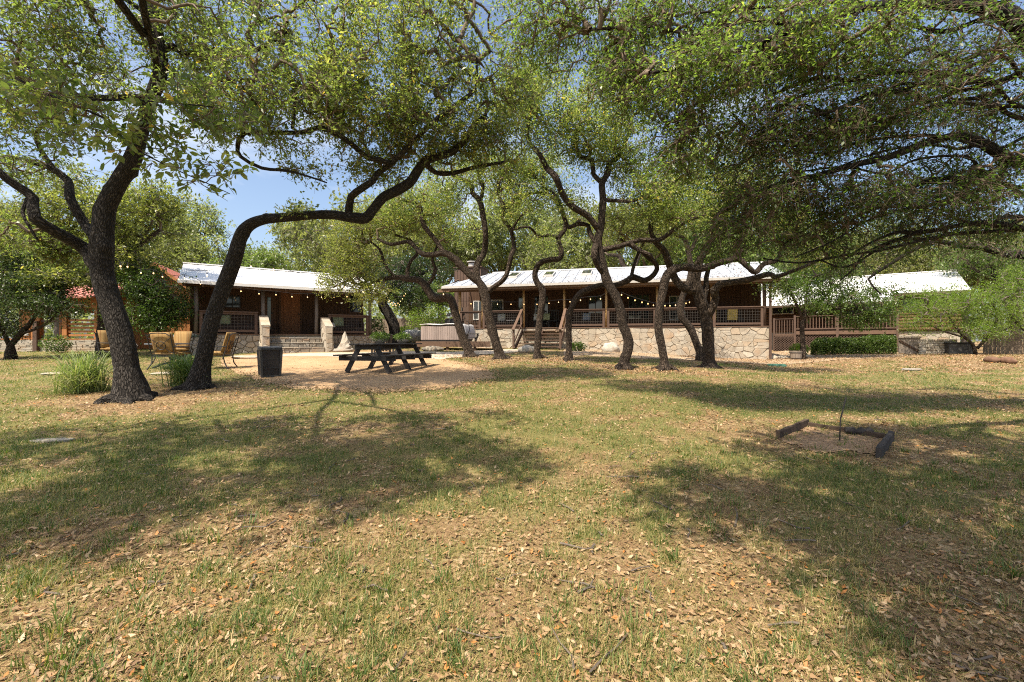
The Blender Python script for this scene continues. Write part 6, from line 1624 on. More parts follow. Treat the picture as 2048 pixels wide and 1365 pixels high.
def patio_chair(c, face, label):
    """face: direction the sitter looks (radians)"""
    u = (math.sin(face), -math.cos(face)); fr = Frame(c[:2], u); z0 = c[2]
    o = empty('patio_chair', c, label, 'chair', 'cushioned chairs round the patio table')
    # Frame.b points where the sitter looks
    wd = .36
    def back(s, t): return fr(s, -.34 - .17 * t, z0 + .40 + .62 * t)
    T = lambda pts, r: MB().tube(pts, r, 6)
    for sg in (-1, 1):
        T([back(sg * wd, -.15), back(sg * wd * .98, .45), back(sg * wd, .92), back(sg * (wd + .02), 1.02)], .016).build('back_post', M['black'], o)
        T([fr(sg * wd, -.32, z0 + .40), fr(sg * (wd - .03), -.36, z0 + .18), fr(sg * (wd + .03), -.46, z0)], .018).build('leg', M['black'], o)
        T([fr(sg * wd, .28, z0 + .38), fr(sg * (wd - .03), .32, z0 + .18), fr(sg * (wd + .02), .38, z0)], .018).build('leg', M['black'], o)
        T([back(sg * wd, .42), fr(sg * (wd + .04), -.1, z0 + .66), fr(sg * (wd + .04), .2, z0 + .65), fr(sg * (wd + .02), .33, z0 + .56), fr(sg * wd, .28, z0 + .40)], .017).build('armrest', M['black'], o)
        T([back(sg * wd, .85), back(sg * .22, .72), back(sg * .14, .62)], .010).build('back_scroll', M['black'], o)
        T([back(sg * wd, .10), back(sg * .22, .20), back(sg * .14, .32)], .010).build('back_scroll', M['black'], o)
    T([back(-wd, .93), back(-wd * .8, .97), back(-wd * .62, 1.04), back(0, 1.06), back(wd * .62, 1.04), back(wd * .8, .97), back(wd, .93)], .015).build('top_bar', M['black'], o)
    T([back(-wd, .03), back(wd, .03)], .013).build('lower_bar', M['black'], o)
    ring = [back(.145 * math.cos(a), .47 + .19 * math.sin(a)) for a in np.linspace(0, 2 * math.pi, 17)]
    T(ring, .011).build('back_ring', M['black'], o)
    T([back(-.12, .33), back(.12, .61)], .009).build('back_cross', M['black'], o); T([back(.12, .33), back(-.12, .61)], .009).build('back_cross', M['black'], o)
    mb = MB()
    for a, b_ in (((-wd, -.34), (wd, -.34)), ((wd, -.34), (wd, .30)), ((wd, .30), (-wd, .30)), ((-wd, .30), (-wd, -.34))):
        mb.tube([fr(*a, z0 + .38), fr(*b_, z0 + .38)], .014, 6)
    mb.build('seat_frame', M['black'], o)
    soft(fr, -wd + .02, wd - .02, -.32, .32, z0 + .39, z0 + .53).build('seat_cushion', M['cushion'], o, smooth=True)
    class BK:
        def __call__(self, s, d, z): return fr(s, -.335 - .17 * d + z, z0 + .40 + .62 * d + z * .27)
    soft(BK(), -wd + .025, wd - .025, .12, 1.06, .02, .16).build('back_cushion', M['cushion'], o, smooth=True)
    return o

def lawn(px, py): p_ = GP(px, py); return p_
tc = gw(345, 13.9)
ptab = empty('patio_table', tc, 'round dark metal patio table among the yellow cushioned chairs', 'table')
MB().disc(tc, .68, tc[2] + .72, tc[2] + .755, 32).build('table_top', M['tabletop'] if 'tabletop' in M else simple('blue_grey_table', (.11, .125, .15), .35, .15, 8, bmp=.05), ptab)
MB().disc(tc, .08, tc[2] + .05, tc[2] + .72, 12, .05).build('pedestal', M['black'], ptab)
for k in range(4):
    a = k * math.pi / 2 + .5
    MB().tube([(tc[0], tc[1], tc[2] + .2), (tc[0] + .3 * math.cos(a), tc[1] + .3 * math.sin(a), tc[2] + .10), (tc[0] + .5 * math.cos(a), tc[1] + .5 * math.sin(a), tc[2] + .0)], .03, 6).build('foot', M['black'], ptab)
c = GP(322, 742); patio_chair((c[0], c[1] + .45, float(gz(c[0], c[1] + .45))), math.radians(86), 'yellow striped patio chair seen from behind, between the two oak trunks')
c = gw(345, 15.2); patio_chair(c, math.radians(-100), 'yellow striped patio chair facing us on the far side of the round table')
c = gw(432, 13.6); patio_chair(c, math.radians(192), 'yellow striped patio chair seen sideways, right of the leaning oak')
c = gw(237, 15.4); patio_chair(c, math.radians(-12), 'yellow striped patio chair half hidden left of the thick oak')
# grill cabinet behind the table
c = gw(368, 16.6); GF = Frame(c[:2], (.9, .43)); z = c[2]
gr = empty('grill_cabinet', c, 'dark green grill cabinet standing behind the patio table', 'grill')
MB().box(GF, -.36, .12, -.25, .25, z, z + .80, .015).build('cabinet', M['rubber'], gr); MB().box(GF, -.42, .44, -.3, .3, z + .80, z + .90, .015).build('top', simple('dark_green_enamel', (.015, .03, .024), .4, .2, 6), gr)
MB().box(GF, -.26, .02, -.318, -.305, z + .82, z + .88).build('name_plate', M['trim_grey'], gr)
MB().box(GF, -.30, .06, -.262, -.252, z + .1, z + .72, .004).build('cabinet_door', M['black'], gr)

# ornamental grass clumps
for i, (px, py, n, h, sp, lab, a, b_) in enumerate(((168, 784, 480, 1.3, 1.3, 'big pale arching grass clump at the foot of the thick oak', .45, 1.0), (372, 772, 600, 1.1, 1.05, 'fresh green grass clump behind the leaning oak', .0, .75))):
    c = GP(px, py)
    o = empty('grass_clump', c, lab, 'ornamental grass')
    tuft('blades', c, n, h, sp, 'clump', o, 70 + i, .011, .80, 6, a, b_)
    tuft('dead_blades', c, 140, h * .6, sp * 1.1, 'clump', o, 80 + i, .0065, .95, 5, .9, 1.0)

# horseshoe pit
def timber(name, a, b_, w, h, label, mat='blackwood'):
    a = np.array(a, float); b_ = np.array(b_, float)
    a[2] += h * .38; b_[2] += h * .38
    r = np.random.default_rng(int(abs(a[0] * 100)))
    t = (b_ - a) / np.linalg.norm(b_ - a); x = np.cross(t, (0, 0, 1)); x /= np.linalg.norm(x); y = np.cross(x, t)
    P = []; n = 9
    prof = [(-.5, -.5), (-.5, .42), (-.42, .5), (.42, .5), (.5, .42), (.5, -.5)]
    for k in range(n):
        p_ = a + (b_ - a) * k / (n - 1)
        for u, v in prof: P.append(p_ + x * w * (u + r.normal(0, .035)) + y * h * (v + r.normal(0, .03)))
    m_ = len(prof)
    f = [(k * m_ + i, k * m_ + (i + 1) % m_, (k + 1) * m_ + (i + 1) % m_, (k + 1) * m_ + i) for k in range(n - 1) for i in range(m_)] + [tuple(range(m_))[::-1], tuple(range((n - 1) * m_, n * m_))]
    return tag(MB().poly(P, f).build(name, M[mat], org=(a + b_) / 2), label, 'timber', 'old timbers framing the horseshoe pit')
M['tie'] = wood_mat('charred_tie', (.055, .048, .045), .5, (3, 3, 3), .9, .2)
M['tie_brown'] = wood_mat('brown_tie', (.075, .052, .038), .45, (3, 3, 3), .9, .2)
timber('timber', GP(1556, 880), GP(1615, 854), .045, .115, 'old timber at the left side of the horseshoe pit', 'tie_brown')
timber('timber', GP(1617, 855), GP(1780, 881), .045, .075, 'low old timber along the back of the horseshoe pit', 'tie_brown')
timber('timber', GP(1757, 918), GP(1783, 882), .055, .13, 'charred timber at the right side of the horseshoe pit', 'tie')
a, b_ = GP(1692, 872), GP(1745, 872)
mb = MB(); k = np.linspace(0, 1, 8)[:, None]; q = np.array(a) * (1 - k) + np.array(b_) * k; q[:, 2] += .05; q += np.random.default_rng(2).normal(0, .012, q.shape)
tag(mb.tube(q, [.015, .04, .055, .03, .06, .035, .055, .02], 8).build('rotten_log', M['tie'], smooth=True), 'short black rotten log lying against the back pit timber', 'log')
a = GP(1678, 885); Yst = a[1]
tag(MB().tube([a - np.array([0, 0, .1]), a + np.array([.02, 0, .28]), W(1692, 795, Yst)], .008, 8).build('stake', simple('rusty_iron', (.06, .05, .042), .7, .35, 20), smooth=True), 'thin iron stake tilting up from the horseshoe pit', 'stake')

# rocks
rock('boulder', 'low white boulder lying before the wooden stairs', GP(1056, 705), .42, .28, .20, 3)
rock('boulder', 'long pitted flat boulder in front of the hot tub deck', gw(865, 21.3), .52, .30, .16, 4, 'stone_tan', .4)
rock('boulder', 'white rough boulder against the lodge stone wall', GP(1226, 706) + np.array([0, .5, 0]), .42, .25, .32, 5, sharp=.4)
rock('stone_slab', 'rough grey slab under the pointed standing stone', gw(683, 20.5), .55, .32, .12, 6, 'stone_grey', .35)
c = gw(690, 20.5); sp_ = np.array([c[0], c[1], c[2] + .10])
mb = MB(); prof = [(.34, .0), (.30, .12), (.22, .28), (.15, .45), (.10, .60), (.05, .76), (.02, .80)]; rr = np.random.default_rng(4); P = []
for w_, h_ in prof:
    for i in range(9): a = i * 2 * math.pi / 9; j = w_ * (1 + rr.normal(0, .14)); P.append((sp_[0] + j * math.cos(a), sp_[1] + j * .7 * math.sin(a), sp_[2] + h_ + rr.normal(0, .015)))
mb.poly(P, [(k * 9 + i, k * 9 + (i + 1) % 9, (k + 1) * 9 + (i + 1) % 9, (k + 1) * 9 + i) for k in range(6) for i in range(9)] + [tuple(range(54, 63))])
tag(mb.build('standing_stone', M['stone_white']), 'pointed pale standing stone beside the cabin steps', 'stone')
for i, (px, py, a, b_, h_, lab) in enumerate(((1524, 717, .36, .25, .16, 'dark rock at the foot of the lodge corner'), (1546, 719, .22, .18, .12, 'small pinkish rock beside the lodge corner'), (1566, 718, .40, .26, .10, 'flat pale rock between lodge corner and half barrel'),
      (1612, 716, .35, .22, .10, 'low pale rock at the thin elm foot'))):
    rock('rock', lab, GP(px, py), a, b_, h_, 20 + i, 'stone_grey' if i == 0 else 'stone_tan', .35)
rock('flagstone', 'flat pale flagstone in the grass left of the grass clump', GP(125, 748), .40, .40, .04, 31, 'stone_tan', .3, flat=.5)
rock('flagstone', 'flat stone flush with the lawn at far left foreground', GP(108, 884) - np.array([0, 0, .012]), .20, .10, .03, 32, 'stone_tan', .4, flat=.5)
rock('flagstone', 'long pale ledge stone under the patio chairs', GP(335, 752) + np.array([0, .4, 0]), .7, .3, .06, 33, 'stone_tan', .3, flat=.5)
rock('flagstone', 'dark flat stone lying on the lawn at right', GP(1822, 742), .38, .16, .07, 34, 'stone_grey', .4, flat=.6)
rock('flagstone', 'short tan ledge stone between leaning oak and cabin', GP(492, 718), .5, .2, .10, 35, 'stone_tan', .4, flat=.6)
for i, (px, py, lab) in enumerate(((1982, 724, 'broken red brown log left of the pair at right'), (2014, 726, 'broken red brown log right of the pair at right'))):
    a = GP(px - 14, py); b_ = GP(px + 18, py + 3); k = np.linspace(0, 1, 7)[:, None]; q = a * (1 - k) + b_ * k; q[:, 2] += .10; q += np.random.default_rng(40 + i).normal(0, .02, q.shape)
    tag(MB().tube(q, np.array([.06, .13, .15, .12, .15, .11, .05]), 9).build('log', simple('split_red_log_%d' % i, (.17, .095, .06), .9, .5, 6), smooth=True), lab, 'log', 'broken logs at the right lawn edge')

# valve box lid and half barrel
a = GP(1553, 733); z = a[2]; AF = Frame(a[:2], (.97, -.2))
vb_ = empty('valve_box', a, 'green plastic valve box lid in the lawn below the downspout', 'valve box')
MB().box(AF, -.30, .30, -.2, .2, z - .05, z + .06, .02).build('box', simple('green_plastic_box', (.05, .14, .10), .5, .2, 8), vb_); MB().box(AF, -.27, .27, -.17, .17, z + .061, z + .085, .015).build('lid', simple('green_plastic_lid', (.10, .24, .17), .45, .15, 8), vb_)
c = GP(1592, 720); hbk = empty('half_barrel', c, 'weathered half barrel planter right of the lodge corner', 'planter')
for k in range(14):
    a0, a1 = 2 * math.pi * k / 14 + .02, 2 * math.pi * (k + 1) / 14 - .02
    P = [(c[0] + r_ * math.cos(t), c[1] + r_ * math.sin(t), c[2] + z) for z, rr in ((-.02, .22), (.42, .27)) for r_ in (rr, rr - .03) for t in (a0, a1)]
    MB().poly(P, [(0, 1, 5, 4), (2, 6, 7, 3), (4, 5, 7, 6), (0, 2, 3, 1), (0, 4, 6, 2), (1, 3, 7, 5)]).build('stave', M['oldwood'], hbk)
for z, rr in ((.08, .235), (.34, .266)): MB().tube([(c[0] + rr * math.cos(t), c[1] + rr * math.sin(t), c[2] + z) for t in np.linspace(0, 2 * math.pi, 25)], .012, 6).build('hoop', M['black'], hbk)
MB().disc(c, .23, c[2] + .3, c[2] + .36, 14).build('soil', M['tie'], hbk)

# ------------------------------------------------------------------ hot tub, its platform, tank, smoker, fence
TX = 22.7; HTF = Frame(((841 - 1024) / F * TX, TX), (.969, -.247)); zp = EYE - .02
p_ = HTF(1.5, 1, 0); gzt = float(gz(p_[0], p_[1]))
plat = empty('deck_platform', (p_[0], p_[1], gzt), 'low red brown deck platform carrying the hot tub', 'deck')
for k in range(18): MB().box(HTF, -.05, 3.75, -.35 + k * .155, -.35 + k * .155 + .15, zp - .04, zp).build('deck_board', M['deckwood'], plat)
MB().box(HTF, -.06, 3.76, -.40, -.352, zp - .26, zp - .002).build('rim_joist', M['deckwood'], plat)
for s in (.0, 1.5, 2.9): MB().box(HTF, s, s + .12, -.34, -.25, gzt - .3, zp - .05).build('deck_leg', M['rail'], plat)
tub = empty('hot_tub', HTF(1, 1, zp), 'grey slatted hot tub with a pale vinyl cover folded over its right side', 'hot tub')
MB().box(HTF, .03, 2.02, .03, 2.02, zp + .002, zp + .78).build('shell', M['rubber'], tub)
M['tubslat'] = wood_mat('grey_tub_slats', (.29, .235, .215), .22, (10, 10, 1), .6, .15); M['vinyl'] = simple('grey_vinyl', (.47, .46, .46), .5, .12, 3, bmp=.08)
for k in range(17):
    s = .02 + k * .118
    MB().box(HTF, s, s + .112, .0, .03, zp + .08, zp + .76, .004).build('slat', M['tubslat'], tub)
    MB().box(HTF, 2.02, 2.05, s, s + .112, zp + .08, zp + .76, .004).build('slat', M['tubslat'], tub)
class TubTop:
    def __call__(self, s, d, z): return HTF(s, d, z + .02 * math.sin(s * 5))
cv = soft(TubTop(), -.04, 2.08, -.04, 2.08, zp + .775, zp + .90, 7).build('cover', M['vinyl'], tub, smooth=True)
mb = MB(); P = []
for j in range(8):
    t = j / 7
    for i in range(6): P.append(HTF(2.10 + .10 * math.sin(t * 2.2) + .05 * t, .2 + i * .33, zp + .86 - .72 * t + .02 * math.sin(i * 2)))
N = len(P); P += [q + np.append(HTF.u * .03, 0) for q in P]
f = [(j * 6 + i, j * 6 + i + 1, (j + 1) * 6 + i + 1, (j + 1) * 6 + i) for j in range(7) for i in range(5)]
f += [tuple(N + x for x in q[::-1]) for q in f] + [(i, N + i, N + i + 1, i + 1) for i in range(5)] + [(j * 6, (j + 1) * 6, N + (j + 1) * 6, N + j * 6) for j in range(7)]
mb.poly(P, f).build('cover_flap', M['vinyl'], tub, smooth=True)
mb = MB()
for k in range(2): mb.box(HTF, 2.35, 3.05, .2 + k * .02, .85, zp + .001 + k * .2, zp + .18 + k * .2)
MB().tube([HTF(2.3, .1, zp + .1), HTF(2.55, .1, zp + .55), HTF(2.5, .1, zp + .95)], .02, 6).build('cover_lifter', M['black'], tub)
st_ = empty('tub_steps', HTF(2.6, .2, zp), 'black two tread steps beside the hot tub', 'steps')
for k in range(2):
    MB().box(HTF, 2.40, 3.0, -.25 + k * .26, .0 + k * .26, zp + .17 + k * .18, zp + .21 + k * .18).build('tread', M['rubber'], st_)
for s in (2.42, 2.94): MB().beam(HTF(s, -.2, zp + .0), HTF(s, .25, zp + .35), .04, .16).build('side_panel', M['rubber'], st_)

c = gw(833, 28.5); tk = empty('propane_tank', c, 'silver grey propane tank lying beyond the hot tub', 'tank')
ax = np.array([.55, .83, 0]); P0 = c + np.array([0, 0, .62])
prof = [(-1.15, .02), (-1.12, .16), (-1.03, .30), (-.88, .40), (-.7, .43), (.7, .43), (.9, .40), (1.05, .28), (1.13, .1), (1.15, .02)]
MB().tube([P0 + ax * t for t, _ in prof], [r__ for _, r__ in prof], 18).build('tank_body', simple('silver_tank', (.42, .41, .40), .45, .15, 5, metal=.3), tk, smooth=True)
for t in (-.6, .6): MB().box(Frame((P0 + ax * t)[:2], (.83, -.55)), -.25, .25, -.06, .06, c[2], c[2] + .28).build('saddle', M['mortar'], tk)
MB().disc(P0, .12, P0[2] + .40, P0[2] + .56, 12).build('valve_dome', M['trim_grey'], tk)

c = LF(-4.3, 1.2, ZD - .6); gzs = float(gz(c[0], c[1])); c[2] = gzs
sm = empty('smoker_grill', c, 'black barrel smoker with its lid raised behind the hot tub', 'grill')
GFm = Frame(c[:2], LF.u); zb_ = EYE + 1.05
MB().tube([GFm(-.5, 0, zb_), GFm(.5, 0, zb_)], .30, 16).build('barrel', M['black'], sm, smooth=True)
mb = MB(); P = [GFm(s, .22 - .34 * math.cos(a), zb_ + .28 + .36 * math.sin(a)) for s in (-.5, .5) for a in np.linspace(.3, 2.4, 8)]
mb.poly(P, [(i, i + 1, 9 + i, 8 + i) for i in range(7)] + [tuple(range(8)), tuple(range(8, 16))[::-1]]).build('lid', M['black'], sm)
for s in (-.4, .4):
    for d in (-.2, .2): MB().tube([GFm(s, d, zb_ - .15), GFm(s * 1.1, d * 1.3, gzs)], .025, 6).build('leg', M['black'], sm)
MB().tube([GFm(.42, .1, zb_ + .2), GFm(.42, .1, zb_ + .95)], .07, 10).build('smoke_stack', M['black'], sm, smooth=True)

def board_fence(name, label, a, b_, h, bw, mat, cat='fence'):
    a = np.array(a, float)[:2]; b_ = np.array(b_, float)[:2]; L_ = np.linalg.norm(b_ - a); fr = Frame(a, b_ - a)
    z0 = float(gz(*a)); o = empty(name, (a[0], a[1], z0), label, cat); n = int(L_ / bw); r = np.random.default_rng(int(L_ * 10))
    for k in range(n):
        p_ = fr(k * bw, 0, 0); zz = float(gz(p_[0], p_[1])); hh = h + r.normal(0, .02)
        MB().box(fr, k * bw + .006, (k + 1) * bw - .006, -.02 + r.normal(0, .004), 0, zz - .05, zz + hh).build('board', M[mat], o)
    for zr_ in (.35, h - .3): MB().box(fr, 0, L_, .002, .07, z0 + zr_, z0 + zr_ + .09).build('rail', M[mat], o)
    for s in np.arange(0, L_ + .1, 2.4): MB().box(fr, s - .05, s + .05, .075, .17, z0 - .1, z0 + h).build('post', M[mat], o)
    return o
board_fence('board_fence', 'weathered board fence closing the gap between cabin and lodge', gw(735, 33), gw(925, 31), 1.9, .20, 'fence')
board_fence('board_fence', 'old wooden board fence at the right edge behind the shrub', gw(1968, 23.6), gw(2200, 20.5), 1.05, .15, 'fence')
# wood gate, stone pier and dark bin by the log house
c = gw(1819, 23.2); gt = empty('wood_gate', c, 'grey wooden gate panel right of the hedge with a diagonal brace', 'gate'); XF = Frame(c[:2], (.93, -.36))
for k in range(6): MB().box(XF, -.45 + k * .15, -.45 + k * .15 + .143, 0, .03, c[2], c[2] + .82).build('board', M['oldwood'], gt)
MB().beam(XF(-.42, -.02, c[2] + .7), XF(.42, -.02, c[2] + .1), .04, .09).build('brace', M['beam'], gt)
MB().box(XF, -.47, .47, -.05, .06, c[2] + .822, c[2] + .90).build('cap_rail', M['oldwood'], gt)
c = gw(1842, 23.0); pier = empty('stone_pier', c, 'short tan stone pier next to the wooden gate', 'pier'); XF = Frame(c[:2], (.93, -.36))
for k in range(5): MB().box(XF, -.14 + .02 * (k % 2), .14 + .01 * (k % 3), -.13, .13, c[2] - .05 + k * .13, c[2] + .07 + k * .13, .02).build('stone', M['stone_tan'], pier)
c = gw(1868, 23.6); sw = empty('stone_wall', c, 'low tan ledge stone wall right of the stone pier', 'wall'); XF = Frame(c[:2], (.93, -.36))
r_ = np.random.default_rng(8); z = c[2] - .1
cw_ = MB().box(XF, -.6, .95, .04, .3, z, c[2] + .72).build('core', M['mortar'], sw)
while z < c[2] + .7:
    h_ = r_.uniform(.07, .12); x = -.6
    while x < .93:
        w_ = r_.uniform(.2, .45); MB().box(XF, x + .006, min(x + w_, .95) - .006, -.02 + r_.uniform(-.02, .01), .06, z + .005, z + h_ - .005, .012).build('stone', M['stone_tan'], sw); x += w_
    z += h_
c = gw(1915, 23.2); dk = empty('storage_box', c, 'dark lidded storage box under the lime green shrub', 'box'); XF = Frame(c[:2], (.95, -.3))
MB().box(XF, -.5, .5, -.3, .3, c[2], c[2] + .52, .02).build('box', M['rubber'], dk); MB().box(XF, -.53, .53, -.33, .33, c[2] + .521, c[2] + .60, .02).build('lid', M['black'], dk)

# black garden chair beyond the picnic table
c = gw(766, 16.6); CFc = Frame(c[:2], (.9, .4)); z = c[2]
gc = empty('garden_chair', c, 'black slatted garden chair behind the picnic table', 'chair')
for k in range(5): MB().beam(CFc(-.24 + k * .12, .05, z + .32), CFc(-.26 + k * .13, -.32, z + .98 - abs(k - 2) * .03), .10, .02, (0, -1, .5)).build('back_slat', M['blackwood'], gc)
for k in range(4): MB().box(CFc, -.3, .3, .05 + k * .12, .16 + k * .12, z + .34 + k * .015, z + .36 + k * .015).build('seat_slat', M['blackwood'], gc)
for sg in (-1, 1):
    MB().box(CFc, sg * .33 - .03, sg * .33 + .03, .45, .54, z, z + .58).build('leg', M['blackwood'], gc); MB().box(CFc, sg * .33 - .03, sg * .33 + .03, -.28, -.2, z, z + .58).build('leg', M['blackwood'], gc)
    MB().box(CFc, sg * .35 - .07, sg * .35 + .07, -.3, .6, z + .582, z + .605).build('armrest', M['blackwood'], gc)

# ------------------------------------------------------------------ hedge and small plants
a, b_ = gw(1622, 24.6), gw(1792, 23.2)
hd = empty('hedge', (a + b_) / 2, 'clipped boxy green hedge in front of the deck lattice', 'hedge')
r_ = np.random.default_rng(9); n = 26000
t = r_.random(n); sl = np.abs(r_.normal(0, 1, n)); ax_ = (b_ - a)[:2] / np.linalg.norm((b_ - a)[:2]); nx = np.array([ax_[1], -ax_[0]])
th = r_.uniform(0, np.pi, n); rad = .62 + .22 * r_.random(n) ** .5 - .20 + .19 * (fbm(t * 14, th * 2, 3) - .5) * 2
cx = np.cos(th) * rad * .72; cz = np.clip(np.sin(th), 0, 1) ** .45 * (rad + .16)
fl = r_.random(n) < .35; cz = np.where(fl, cz * r_.random(n), cz)
e_ = np.minimum(t, 1 - t) * 12; sh = np.clip(e_, 0, 1) ** .4
P = np.zeros((n, 3)); P[:, :2] = a[:2] + t[:, None] * (b_ - a)[:2] + nx * (cx * sh)[:, None]; P[:, 2] = gz(P[:, 0], P[:, 1]) + cz * (.75 + .25 * sh) * (1 + .16 * sstep(.6, .9, t)) + .03
tag(link('foliage', leaves_mesh('foliage', P, r_.normal(0, 1, (n, 3)) + np.array([0, 0, .6]), .036 * r_.uniform(.7, 1.3, n), np.clip(.15 + .85 * r_.random(n), 0, 1), origin(hd), r_, 4, .9, .5), M['leaf_green'], hd), kind='stuff')
mb = MB()
for k in range(14):
    q = a + (b_ - a) * (k + .5) / 14
    for j in range(3): mb.tube([q, q + np.array([r_.normal(0, .1), r_.normal(0, .08), .3]), q + np.array([r_.normal(0, .25), r_.normal(0, .15), .65])], [.02, .014, .006], 4)
tag(mb.build('stems', M['bark_far'], hd), kind='stuff')

def shrub(name, label, c, rad, n, size, mat, seed, tint=(0, 1), cat='shrub'):
    o = empty(name, c, label, cat); r = np.random.default_rng(seed); mb = MB()
    for k in range(7):
        d = r.normal(0, 1, 3) * np.array(rad) * .6; d[2] = abs(d[2]) + rad[2] * .7
        mb.tube([c, c + d * .5 + r.normal(0, .03, 3), c + d], [.015, .010, .005], 4)
    tag(mb.build('stems', M['bark_far'], o), kind='stuff')
    leaf_ball('foliage', c + np.array([0, 0, rad[2] * 1.0]), rad, n, size, mat, o, seed, tint)
shrub('shrub', 'bright green bush left of the propane tank', gw(808, 28.2), (.85, .6, .62), 2600, .055, 'leaf_lime', 91)
shrub('plant', 'small strappy green plant right of the wooden stairs', GP(1156, 703) + np.array([0, .2, 0]), (.40, .3, .20), 500, .06, 'leaf_green', 92, (.3, 1), 'plant')
shrub('shrub', 'yellow green bush at the hedge left end below the elm', gw(1598, 23.6), (.45, .4, .35), 1300, .045, 'leaf_lime', 93, (.4, 1))
shrub('plant', 'pale leaved plant by the cedar cabin fence', gw(352, 20.3), (.3, .3, .42), 500, .06, 'leaf_lime', 94, (.6, 1), 'plant')
shrub('shrub', 'dark shrub between the cabin and the black trunked oak', gw(752, 27.5), (.6, .5, .9), 1400, .06, 'leaf_green', 95)
shrub('shrub', 'leafy bush before the pavilion wire panel', gw(112, 19.6), (.6, .4, .4), 1200, .045, 'leaf_green', 96)
shrub('shrub', 'large green bush behind the smoker', gw(858, 29.5), (1.5, 1.0, 1.4), 4200, .06, 'leaf_lime', 97, (0, .9))

# ------------------------------------------------------------------ string lights
def strand(name, label, pts, Ys, lit='bulb', rb=.032, drop=.10, ends=(), r=.009):
    """bulbs at photograph pixels pts with depths Ys; the wire runs above them"""
    Ys = np.interp(np.linspace(0, 1, len(pts)), np.linspace(0, 1, len(Ys)), Ys)
    B = [W(x, y, Yv) for (x, y), Yv in zip(pts, Ys)]
    o = empty(name, B[0] + np.array([0, 0, drop]), label, 'string lights')
    wire = [q + np.array([0, 0, drop]) for q in B]
    if ends:
        if ends[0] is not None: wire = [W(*ends[0])] + wire
        if ends[1] is not None: wire = wire + [W(*ends[1])]
    cp, cr = catmull(wire, [r] * len(wire), .25)
    MB().tube(cp, cr, 5).build('wire', M['black'], o)
    for q in B:
        mb = MB(); mb.tube([q + np.array([0, 0, drop]), q + np.array([0, 0, rb * 1.6]), q + np.array([0, 0, rb * .8])], [.008, .016, .018], 6)
        s_ = mb.build('socket', M['black'], o)
        MB().ball(q, rb * .8, rb * .8, rb * 1.15, 8, 6).build('bulb', M[lit], s_, smooth=True)
    return o
strand('string_lights', 'string lights running from the thick oak to the cabin roof corner', [(241, 533), (255, 534), (282, 546), (307, 547), (325, 554), (357, 559), (369, 556), (401, 568)], [12.5, 18.0], 'bulb', .024, .12, ((215, 505, 8.6), None))
strand('string_lights', 'string lights sagging high across the front of the white cabin roof', [(414, 551), (502, 534), (547, 540), (596, 555), (641, 562), (691, 575), (726, 585)], [15, 16.5, 17.3], 'bulb_dim', .036, .16, ((372, 540, 14.6), (800, 560, 17.5)), .008)
strand('string_lights', 'string lights hanging under the cabin porch eave', [(482, 583), (518, 588), (552, 590), (584, 594), (615, 595), (643, 595), (668, 595), (694, 594), (729, 591), (752, 588), (764, 585)], [18.9, 22.3], 'bulb', .025, .15, ((420, 572, 18.2), None))
strand('string_lights', 'string lights along the lodge porch, left of the stairs', [(887, 589), (900, 606), (942, 608), (969, 607), (995, 609), (1022, 609), (1048, 609)], [17.4, 22.5, 24.4], 'bulb', .026, .12)
strand('string_lights', 'string lights along the lodge porch between the stairs and the twisting oak', [(1074, 609), (1098, 607), (1117, 605), (1140, 604), (1161, 601), (1181, 599), (1201, 598), (1228, 583)], [24.2, 22.5, 16], 'bulb', .026, .12)
strand('string_lights', 'string lights sagging under the lodge eave behind the right oaks', [(1243, 590), (1256, 596), (1270, 601), (1284, 605), (1296, 608), (1307, 611), (1330, 612), (1340, 612), (1351, 611), (1372, 607), (1379, 605)], [15.5, 18, 19], 'bulb', .026, .10)
sp_px = [(775, 596), (779, 602), (784, 606), (790, 608), (796, 607), (801, 603), (805, 598), (808, 592), (811, 588), (777, 604), (781, 608), (786, 611), (792, 612), (799, 610), (812, 577), (814, 583)]
strand('string_lights', 'small cluster of string lights draped on the black trunked oak', sp_px[:9], [24.6, 25.4], 'bulb', .024, .05, (), .006)
strand('string_lights', 'second small loop of string lights below the draped cluster', sp_px[9:14], [24.6, 25.2], 'bulb', .024, .05, (), .006)

# ------------------------------------------------------------------ furniture on the porches
M['pillow_green'] = simple('sage_pillow', (.34, .38, .22), .9, .15, 5); M['pillow_pale'] = simple('pale_pillow', (.55, .55, .50), .9, .1, 5); M['towel'] = simple('yellow_towel', (.56, .44, .13), .95, .15, 8)
M['sofa'] = simple('brown_sofa', (.07, .042, .032), .8, .3, 6); M['lampshade'] = simple('white_shade', (.75, .73, .68), .8, .04, 4)
def sofa(fr, s, d, z, w, label, col='sofa'):
    o = empty('porch_sofa', fr(s, d, z), label, 'sofa')
    MB().box(fr, s - w / 2, s + w / 2, d - .02, d + .7, z + .05, z + .40, .02).build('seat_base', M[col], o)
    MB().box(fr, s - w / 2, s + w / 2, d + .5, d + .72, z + .402, z + .85, .02).build('backrest', M[col], o)
    for sg in (-1, 1): MB().box(fr, s + sg * (w / 2 + .06) - .058, s + sg * (w / 2 + .06) + .058, d - .02, d + .72, z + .0, z + .60, .02).build('armrest', M[col], o)
    return o
def pillow(fr, s, d, z, mat, label, w=.42):
    class PF:
        def __call__(self, a, b_, c_): return fr(a, d + .25 * b_ + c_, z + b_)
    return tag(soft(PF(), s - w / 2, s + w / 2, 0, w, -.08, .08).build('pillow', M[mat], smooth=True), label, 'pillow')
sofa(CF, s_of(CF, 478, .9), .95, ZC, 1.7, 'dark sofa on the cabin porch left of the steps'); pillow(CF, s_of(CF, 450, 1.2), 1.2, ZC + .42, 'pillow_green', 'green pillow on the left cabin sofa beside the leaning oak')
